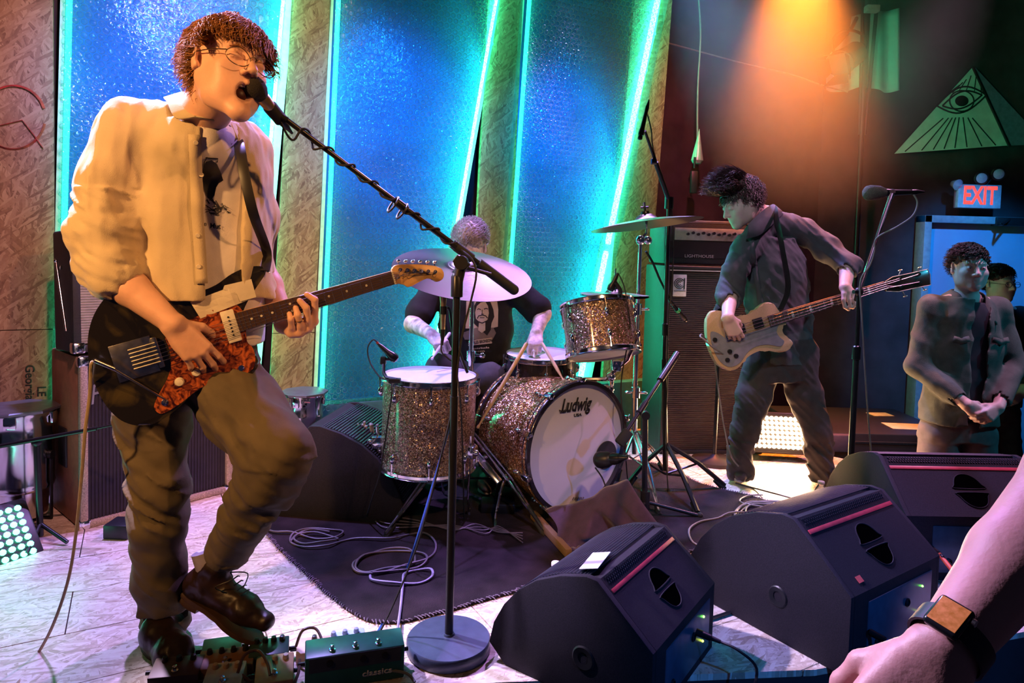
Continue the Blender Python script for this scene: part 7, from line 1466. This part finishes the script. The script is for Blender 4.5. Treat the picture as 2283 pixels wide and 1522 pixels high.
k4 = FL(655, 1140) ; w4 = V((.38, .92, 0)).normalized()
wdg4, M4, T4, b4, _ = wedge(FL(622, 1152), V((-.35, .94, 0)), .50, 1.30, 'stage monitor facing the drummer, close to the chrome can', rear=False) if 0 else wedge(FL(622, 1152) + V((0, 0, 0)), V((.12, .99, 0)), .50, 1.22, 'stage monitor facing the drummer, close to the chrome can', rear=False)
# flip the drum monitor so that its grille looks at the kit
wdg4.scale = (1, 1, 1)
for c in list(wdg4.children_recursive):
    if c.type == 'MESH' and c.parent == wdg4:
        me = c.data; nrm_ = V((.99, -.12, 0)); me.transform(Matrix.Identity(4) - 2 * Matrix([[nrm_[i] * nrm_[j] if i < 3 and j < 3 else 0 for j in range(4)] for i in [0, 1, 2]] + [[0, 0, 0, 0]])) if 0 else me.transform(Matrix.Rotation(math.pi, 4, 'Z')); me.transform(Matrix.Translation((0, .5, 0)))
p = T2 @ V((-.15, .035, .0015)); b = B(); b.box((-.185, .035, .002), (.026, .020, .001), T2); b.done('sticker', P('sticker_red', (.8, .12, .10), .6), wdg2)
p0 = M1 @ V((-.225, .342, -.06)); b = B(); b.box((0, 0, 0), (.13, .055, .0012), frame(M1 @ V((-.225, .342, -.10)) + V((0, 0, .006)), M1.to_3x3() @ V((-.25, .97, 0)), w1) @ Matrix.Rotation(.2, 4, 'Z')); sl = b.done('set_list', P('paper_white', (.75, .78, .72), .8), None, label='sheet of paper lying on the grille of the shadowed monitor', cat='paper')
# plugs and leads at the back of the monitors
def lead(name, start, bdir, pts, col, lab, ring=None):
    root = thing(name, start, lab, 'cable'); b = B(); e = start + bdir * .07 + V((0, 0, -.004)); b.cyl(start, start + (e - start) * .62, .0105, .0095); b.cyl(start + (e - start) * .6, e, .007, .0055); b.done('plug', black, root)
    if ring: b = B(); b.cyl(start + (e - start) * .68, e + bdir * .05 + V((0, 0, -.025)), .0078); b.done('coloured_sleeve', ring, root)
    b = B(); b.tube(smooth_path([e] + pts, 6), .0042, 6); b.done('lead', col, root)
bk = P('cable_black', (.015, .015, .018), .45)
s_ = M1 @ V((.008, .13, -.30)); lead('cable', s_, b1, [s_ + b1 * .12 + V((.0, 0, -.01)), s_ + b1 * .16 + V((.02, .02, -.06)), s_ + b1 * .15 + V((0, 0, -.13)), FL(1590, 1545)], bk, 'short black lead plugged high into the shadowed monitor')
s_ = M1 @ V((.008, .055, -.10)); lead('cable', s_, b1, [s_ + b1 * .11 + V((.0, 0, -.02)), s_ + b1 * .17 + V((0, 0, -.05))], bk, 'black lead plugged low into the shadowed monitor')
s_ = FL(1945, 1475) ; s_ = M2 @ V((.008, .115, -.10)); lead('cable', s_, b2__, [s_ + b2__ * .12 + V((.02, 0, -.03)), s_ + b2__ * .17 + V((.05, 0, -.09)), s_ + b2__ * .18 + V((.06, 0, -.2))], P('cable_purple', (.16, .09, .16), .5), 'purple lead with blue plug in the monitor beside the reaching arm', P('blue_sleeve', (.03, .12, .35), .5))
s_ = M3 @ V((.008, .13, -.10)); lead('cable', s_, b3, [s_ + b3 * .13 + V((.05, 0, -.06)), s_ + b3 * .16 + V((.12, 0, -.13)), s_ + b3 * .14 + V((.2, 0, -.2))], bk, 'lead with bright orange sleeve in the monitor below the clasped hands', P('orange_sleeve', (.9, .12, .05), .5))
for a_, c_, i in (((1560, 1336), (1650, 1300), 0), ((1575, 1385), (1700, 1345), 1)):
    cable('cable', [FL(*a_) + V((-.1, -.03, .006)), FL(*a_) + V((0, 0, .006)), FL(*c_) + V((0, 0, .006)), FL(*c_) + V((.2, .08, .006))], .0065, bk, ['thick black cable crossing between two front monitors, farther from the hall', 'thick black cable crossing between two front monitors, nearer to the hall'][i])
# ---------------------------------------------------------------- cables on the rug and floor
grc = P('grey_mic_cable', (.13, .11, .14), .5)
def fpath(pts, z=.013): return [FL(x, y) + V((0, 0, z + .004 * (i % 3))) for i, (x, y) in enumerate(pts)]
cable('cable', fpath([(560, 1150), (600, 1190), (650, 1196), (700, 1207), (745, 1206), (765, 1195), (740, 1187), (690, 1186), (655, 1198), (648, 1215), (680, 1228), (730, 1226), (765, 1212), (800, 1208), (870, 1210), (910, 1198), (945, 1196), (968, 1215), (970, 1235), (950, 1255), (905, 1270), (850, 1283), (800, 1285), (786, 1270), (805, 1250), (860, 1232), (910, 1234), (925, 1250), (915, 1268), (860, 1278), (815, 1283), (792, 1272), (812, 1248), (870, 1235), (935, 1240), (952, 1256), (930, 1272), (870, 1282), (830, 1288)]), .0042, grc, 'grey cable in flat coils on the rug before the floor tom', k=5)
cable('cable', fpath([(648, 1215), (662, 1202), (700, 1198), (740, 1204), (752, 1212), (715, 1220), (675, 1220), (655, 1208), (690, 1192), (735, 1193)], .016), .0042, grc, 'grey cable ring on the rug near the drummer\'s monitor', k=5)
cable('cable', fpath([(825, 1290), (830, 1302), (870, 1310), (930, 1308), (962, 1295), (960, 1280), (930, 1278), (902, 1288), (898, 1310), (893, 1360), (888, 1400), (884, 1440)]), .0048, P('lavender_cable', (.30, .26, .42), .5), 'lavender cable running from the coils over the rug edge', k=6)
cable('cable', [A(1015, 920, 2.9), A(1000, 960, 2.8), A(965, 1080, 2.6), A(930, 1200, 2.45), FL(905, 1275), FL(880, 1330), FL(850, 1395), FL(820, 1440)], .0045, P('blue_cable', (.03, .10, .40), .5), 'blue cable slanting from the cymbal stand down to the effects pedals')
for i, o_ in enumerate((0, 7, 14, 22)):
    cable('cable', fpath([(800 + o_, 1135 + o_ * .4), (850, 1155 + o_ * 1.2), (930 - o_, 1170 + o_ * .7), (1010, 1188 - o_ * .5), (1060 + o_, 1176 + o_), (1110, 1196 - o_ * .6), (1165, 1194 + o_)]), .0030, grc, ['grey cable of the bundle under the cymbal stand, farthest from the pedals', 'second grey cable of the bundle under the cymbal stand', 'third grey cable of the bundle under the cymbal stand', 'grey cable of the bundle under the cymbal stand, nearest to the pedals'][i], k=5)
pts = []
for i in range(62):
    t = i * .52; r_ = 1 + .12 * math.sin(i * .37); pts.append((1712 + 62 * r_ * math.cos(t) + 6 * math.sin(i * .9), 1146 + 22 * r_ * math.sin(t) + (i % 7) * .8))
cable('cable', fpath([(1700, 1108), (1665, 1112), (1655, 1130)] + pts + [(1640, 1150), (1600, 1160), (1560, 1170), (1536, 1190), (1545, 1215), (1580, 1230)], .012), .0042, greyc, 'coiled grey instrument cable on the rug before the bassist', k=4)
cable('cable', fpath([(1640, 1082), (1700, 1100), (1760, 1118), (1800, 1128), (1840, 1135)]), .0042, bk, 'black cable between the bassist\'s feet and the water bottles')
# ---------------------------------------------------------------- cloth bunched before the kick drum
cl_m = P('plum_cloth', (.065, .026, .045), .85, var=.2, bump=.4, bscale=300, sheen=.3)
tl_, tr_, br_, bl__ = kpt(1215, 1140, .46), A(1408, 1068, 2.74), FL(1475, 1225), FL(1260, 1232)
b = B(); NX, NY = 44, 30; g = []
for j in range(NY + 1):
    v = j / NY
    for i in range(NX + 1):
        u = i / NX; p = tl_.lerp(tr_, u).lerp(bl__.lerp(br_, u), v); f_ = math.sin(math.pi * v) ** .8
        rg_ = .045 * math.sin(u * 9.5 + v * 3.2 + .8) + .022 * math.sin(u * 21 - v * 6); p += V((.02 * math.sin(v * 5 + u * 4), -.10 * f_ * (.4 + .6 * u) + rg_ * (.35 + .65 * v), .05 * f_ * (u ** 1.5) + rg_ * .4 * f_)); p.z = max(p.z, .014 + .012 * (1 + math.sin(u * 30 + v * 17))); g.append(b.bm.verts.new(p))
for j in range(NY):
    for i in range(NX): a_ = j * (NX + 1) + i; b.bm.faces.new((g[a_], g[a_ + 1], g[a_ + NX + 2], g[a_ + NX + 1]))
o = b.done('cloth', cl_m, None, label='plum brown cloth bunched against the front of the kick drum', cat='cloth', ang=90); md = o.modifiers.new('t', 'SOLIDIFY'); md.thickness = .004
b = B(); a_, c_ = FL(1188, 1160), FL(1268, 1250); b.box((a_ + c_) / 2 + V((0, 0, .03)), ((c_ - a_).length, .028, .035), frame((0, 0, 0), (0, 0, 1), c_ - a_).to_3x3(), .004); b.done('wooden_batten', P('rough_batten', (.22, .13, .06), .7, stretch=(4, 40, 40), var=.3), None, label='rough wooden batten on the floor along the plum cloth', cat='batten')
# ---------------------------------------------------------------- bottles
q = NT('clear_plastic'); setb(q.b, Base_Color=(.9, .92, .95), Roughness=.08, IOR=1.33, Transmission_Weight=.9); clearp = q.m
def bottle(c, h, r, lab):
    root = thing('water_bottle', c, lab, 'bottle', 'water bottles'); M = Matrix.Translation(c); pr = [(.001, .0), (r * .9, .0), (r, .006)]
    for i in range(5): z = .02 + i * h * .09; pr += [(r, z), (r * .93, z + h * .03), (r, z + h * .06)]
    pr += [(r, h * .6), (r * .97, h * .68), (r * .6, h * .83), (.0135, h * .90), (.0135, h * .93), (.001, h * .93)]
    b = B(); b.lathe(pr, M, 24, False); b.done('bottle_body', clearp, root)
    b = B(); b.lathe([(.015, h * .925), (.0155, h * .93), (.0155, h * .985), (.014, h), (.001, h)], M, 20); b.done('bottle_cap', P('white_cap', (.8, .8, .85), .4), root)
p = FL(1817, 1172); bottle(V((p.x, p.y, .0)), .150, .034, 'smaller clear water bottle, nearer to the coiled cable'); p = FL(1838, 1160); bottle(V((p.x, p.y + .05, 0)), .17, .033, 'taller clear water bottle beside the small black box'); p = FL(1236, 1365); bottle(V((p.x, p.y, 0)), .175, .033, 'water bottle half hidden by the shadowed monitor')
p = FL(1878, 1150); b = B(); b.box(V((p.x, p.y, .035)), (.09, .11, .066), None, .006); b.done('direct_box', P('dark_box', (.04, .035, .04), .5), None, label='small dark box between the bottle and the tall microphone stand', cat='box')
p = FL(272, 1192); b = B(); b.box(V((p.x, p.y, .03)), (.10, .10, .058), None, .005); b.done('direct_box', black, None, label='small black box at the foot of the brown cabinet', cat='box')
# low boom stand over by the green flood
sl0 = FL(90, 1205); lo = thing('microphone_stand', (sl0.x, sl0.y, 0), 'low boom stand between the chrome can and the brown cabinet', 'microphone stand', 'microphone stands'); yl = sl0.y
jl = A(82, 985, yl); b = B(); b.cyl(sl0 + V((0, 0, .02)), jl, .012); b.sph(jl, .02); b.done('pole', blackm, lo); b = B(); b.cyl(A(-30, 1000, yl - .05), A(215, 955, yl + .02), .0085); b.cyl(A(210, 956, yl + .02), A(262, 945, yl + .03), .005); b.done('boom_arm', blackm, lo)
for f in (FL(60, 1240), FL(150, 1215), FL(80, 1175)): b = B(); b.cyl((sl0.x, sl0.y, .07), f + V((0, 0, .012)), .008); b.done('leg', blackm, lo)
# ---------------------------------------------------------------- effects pedals
def pedal(c, sz, rot, m, lab, knobs=3, sw=1, knm=black, tilt=.12):
    root = thing('effects_pedal', c, lab, 'effects pedal', 'effects pedals by the singer'); M = Matrix.Translation(c + V((0, 0, sz[2] / 2 + .001))) @ Matrix.Rotation(rot, 4, 'Z') @ Matrix.Rotation(tilt, 4, 'X') @ Matrix.Translation((0, 0, sz[1] * tilt * .3))
    b = B(); b.box((0, 0, 0), sz, M, .004); b.done('housing', m, root)
    for i in range(knobs): x = (i - (knobs - 1) / 2) * sz[0] / max(knobs, 1) * .85; b = B(); b.lathe([(.008, 0), (.0085, .003), (.0065, .013), (.001, .014)], M @ Matrix.Translation((x, sz[1] * .28, sz[2] / 2)), 14); b.done('knob', knm, root)
    for i in range(sw): x = (i - (sw - 1) / 2) * sz[0] / max(sw, 1) * .7; b = B(); b.lathe([(.009, 0), (.009, .004), (.005, .005), (.005, .012), (.006, .015), (.001, .017)], M @ Matrix.Translation((x, -sz[1] * .25, sz[2] / 2)), 12); b.done('foot_switch', chrome, root)
    for sg in (-1, 1): b = B(); b.cyl(M @ V((sg * sz[0] / 2, .01, 0)), M @ V((sg * (sz[0] / 2 + .018), .01, 0)), .006, n=10); b.done('plug', blackm, root)
    return root, M
tanp = P('tan_pedal', (.55, .32, .17), .4); whp = P('cream_pedal', (.62, .5, .38), .4); grp = P('green_edge_pedal', (.02, .14, .10), .35); brp = P('dark_brown_pedal', (.09, .04, .025), .5); lbl = P('light_blue_pedal', (.35, .5, .75), .4)
def fl3(px, py): return FL(px, py)
pedal(fl3(395, 1520), (.13, .08, .045), .2, brp, 'dark brown pedal right under the standing boot', 3, 1)
pedal(fl3(505, 1500), (.15, .08, .045), .25, P('rust_pedal', (.22, .10, .04), .45), 'rust coloured pedal beside the toe of the standing boot', 4, 1)
pedal(fl3(462, 1478) + V((.03, .03, 0)), (.11, .09, .03), .3, P('teal_pedal', (.05, .20, .18), .45), 'flat teal pedal behind the rust coloured one', 0, 0)
pedal(fl3(600, 1478), (.11, .075, .05), .3, P('black_green_pedal', (.02, .05, .045), .35), 'black pedal with a green sheen and four tall knobs', 4, 0)
pedal(fl3(612, 1530), (.10, .11, .052), .3, tanp, 'orange tan pedal with three pale knobs', 3, 1, whp)
pedal(fl3(500, 1545), (.10, .10, .05), .2, whp, 'cream pedal at the very edge of the stage', 3, 1, tanp)
pedal(fl3(700, 1462), (.10, .07, .035), .25, P('beige_pedal', (.5, .36, .28), .45), 'beige pedal behind the long green one', 1, 0)
pedal(fl3(770, 1450), (.12, .08, .035), .35, lbl, 'light blue pedal with grey switches behind the long green one', 3, 1, P('grey_knob', (.2, .25, .35), .4))
lp, LM = pedal(fl3(790, 1508), (.27, .085, .10), .30, grp, 'long dark pedal with green edges and white lettering', 0, 3, tilt=.06)
text('classics', LM @ Matrix.Translation((.060, -.0430, -.020)) @ Matrix.Rotation(math.pi / 2, 4, 'X'), .024, P('letter_white', (.75, .75, .72), .5), lp, sx=1.2, bold=.03)
b = B(); b.box((0, -.0427, .026), (.25, .001, .042), LM); b.done('face_plate', P('dark_face', (.05, .06, .08), .3), lp)
for x in (-.07, .02, .08): b = B(); p = LM @ V((x, -.0435, .028)); b.cyl(p, p + (LM.to_3x3() @ V((0, -1, 0))) * .004, .009, n=16); b.done('jack', black, lp)
for i, (pp_, lab_) in enumerate((([(660, 1440, .05), (675, 1405, .10), (705, 1402, .10), (722, 1440, .08), (724, 1460, .06)], 'brown patch cable arching over the beige pedal'), ([(530, 1500, .06), (545, 1460, .09), (575, 1450, .09), (595, 1475, .08), (602, 1505, .06)], 'patch cable arching over the black pedal'), ([(455, 1510, .04), (490, 1500, .05), (530, 1500, .05), (560, 1520, .05)], 'short patch cable before the rust coloured pedal'), ([(645, 1545, .03), (665, 1500, .05), (668, 1470, .05)], 'tan patch cable between the orange tan and the green pedal'))):
    cable('patch_cable', [FL(x, y, z) for x, y, z in pp_], .0042, P('patch_brown', (.10, .05, .045), .4), lab_)
cable('patch_cable', [FL(800, 1475, .04), FL(850, 1490, .03), FL(905, 1500, .02), FL(925, 1520, .01)], .0042, greyc, 'grey cable leaving the long dark pedal towards the round base')
# ---------------------------------------------------------------- dark case with papers beyond the stage
c0, c1_ = A(1842, 1000, 4.35), A(2060, 1040, 4.2); cx_ = (c0.x + c1_.x) / 2; ctop = A(1950, 945, 4.5).z
cs = thing('flight_case', V((cx_, 4.55, -.52)), 'black flight case beyond the stage, papers on its lid', 'case'); b = B(); b.box((cx_ + .05, 4.62, (ctop - .52) / 2), (.95, .75, ctop + .52), None, .01); b.done('box', P('case_laminate', (.02, .02, .026), .4), cs)
b = B(); b.box((cx_ + .05, 4.62, ctop - .06), (.96, .76, .02), None, .002); b.done('edge_strip', P('case_edge', (.08, .08, .09), .4, .8), cs)
pw = P('paper_white', (.75, .78, .72), .8)
for i, (px, py, w_, l_, r_) in enumerate(((1962, 924, .15, .10, .1), (2022, 951, .26, .16, -.05))): p = FL(px, py, ctop); b = B(); b.box(p + V((0, 0, .002)), (w_, l_, .003), Matrix.Rotation(r_, 3, 'Z')); b.done('paper_sheet', pw, None, label=['smaller sheet of paper far back on the flight case', 'larger sheet of paper near the edge of the flight case'][i], cat='paper')
p = FL(1880, 1028); b = B(); b.box(V((p.x - .02, p.y + .28, .06)), (.32, .22, .11), None, .008); b.done('equipment_box', P('purple_grey_box', (.09, .07, .10), .4), None, label='low equipment box between the bright flood and the flight case', cat='box')
# ---------------------------------------------------------------- haze lit by the amber lamp
q = NT('stage_haze'); q.t.nodes.remove(q.b); vs_ = q.n('ShaderNodeVolumeScatter'); vs_.inputs['Anisotropy'].default_value = .2; q.l(vs_.outputs[0], q.out.inputs['Volume'])
tc = q.n('ShaderNodeTexCoord'); gr_ = q.n('ShaderNodeTexGradient', gradient_type='SPHERICAL'); q.l(tc.outputs['Object'], gr_.inputs[0])
mu = q.n('ShaderNodeMath', operation='MULTIPLY'); mu.inputs[1].default_value = .55; q.l(gr_.outputs[1], mu.inputs[0]); q.l(mu.outputs[0], vs_.inputs['Density'])
b = B(); b.sph((0, 0, 0), 1.0, u=24, v=14); hz = b.done('haze', q.m, None, kind='stuff', label='stage haze glowing in the amber lamp beam'); hz.location = (1.85, 4.25, 2.9); hz.scale = (.95, .9, 1.5)
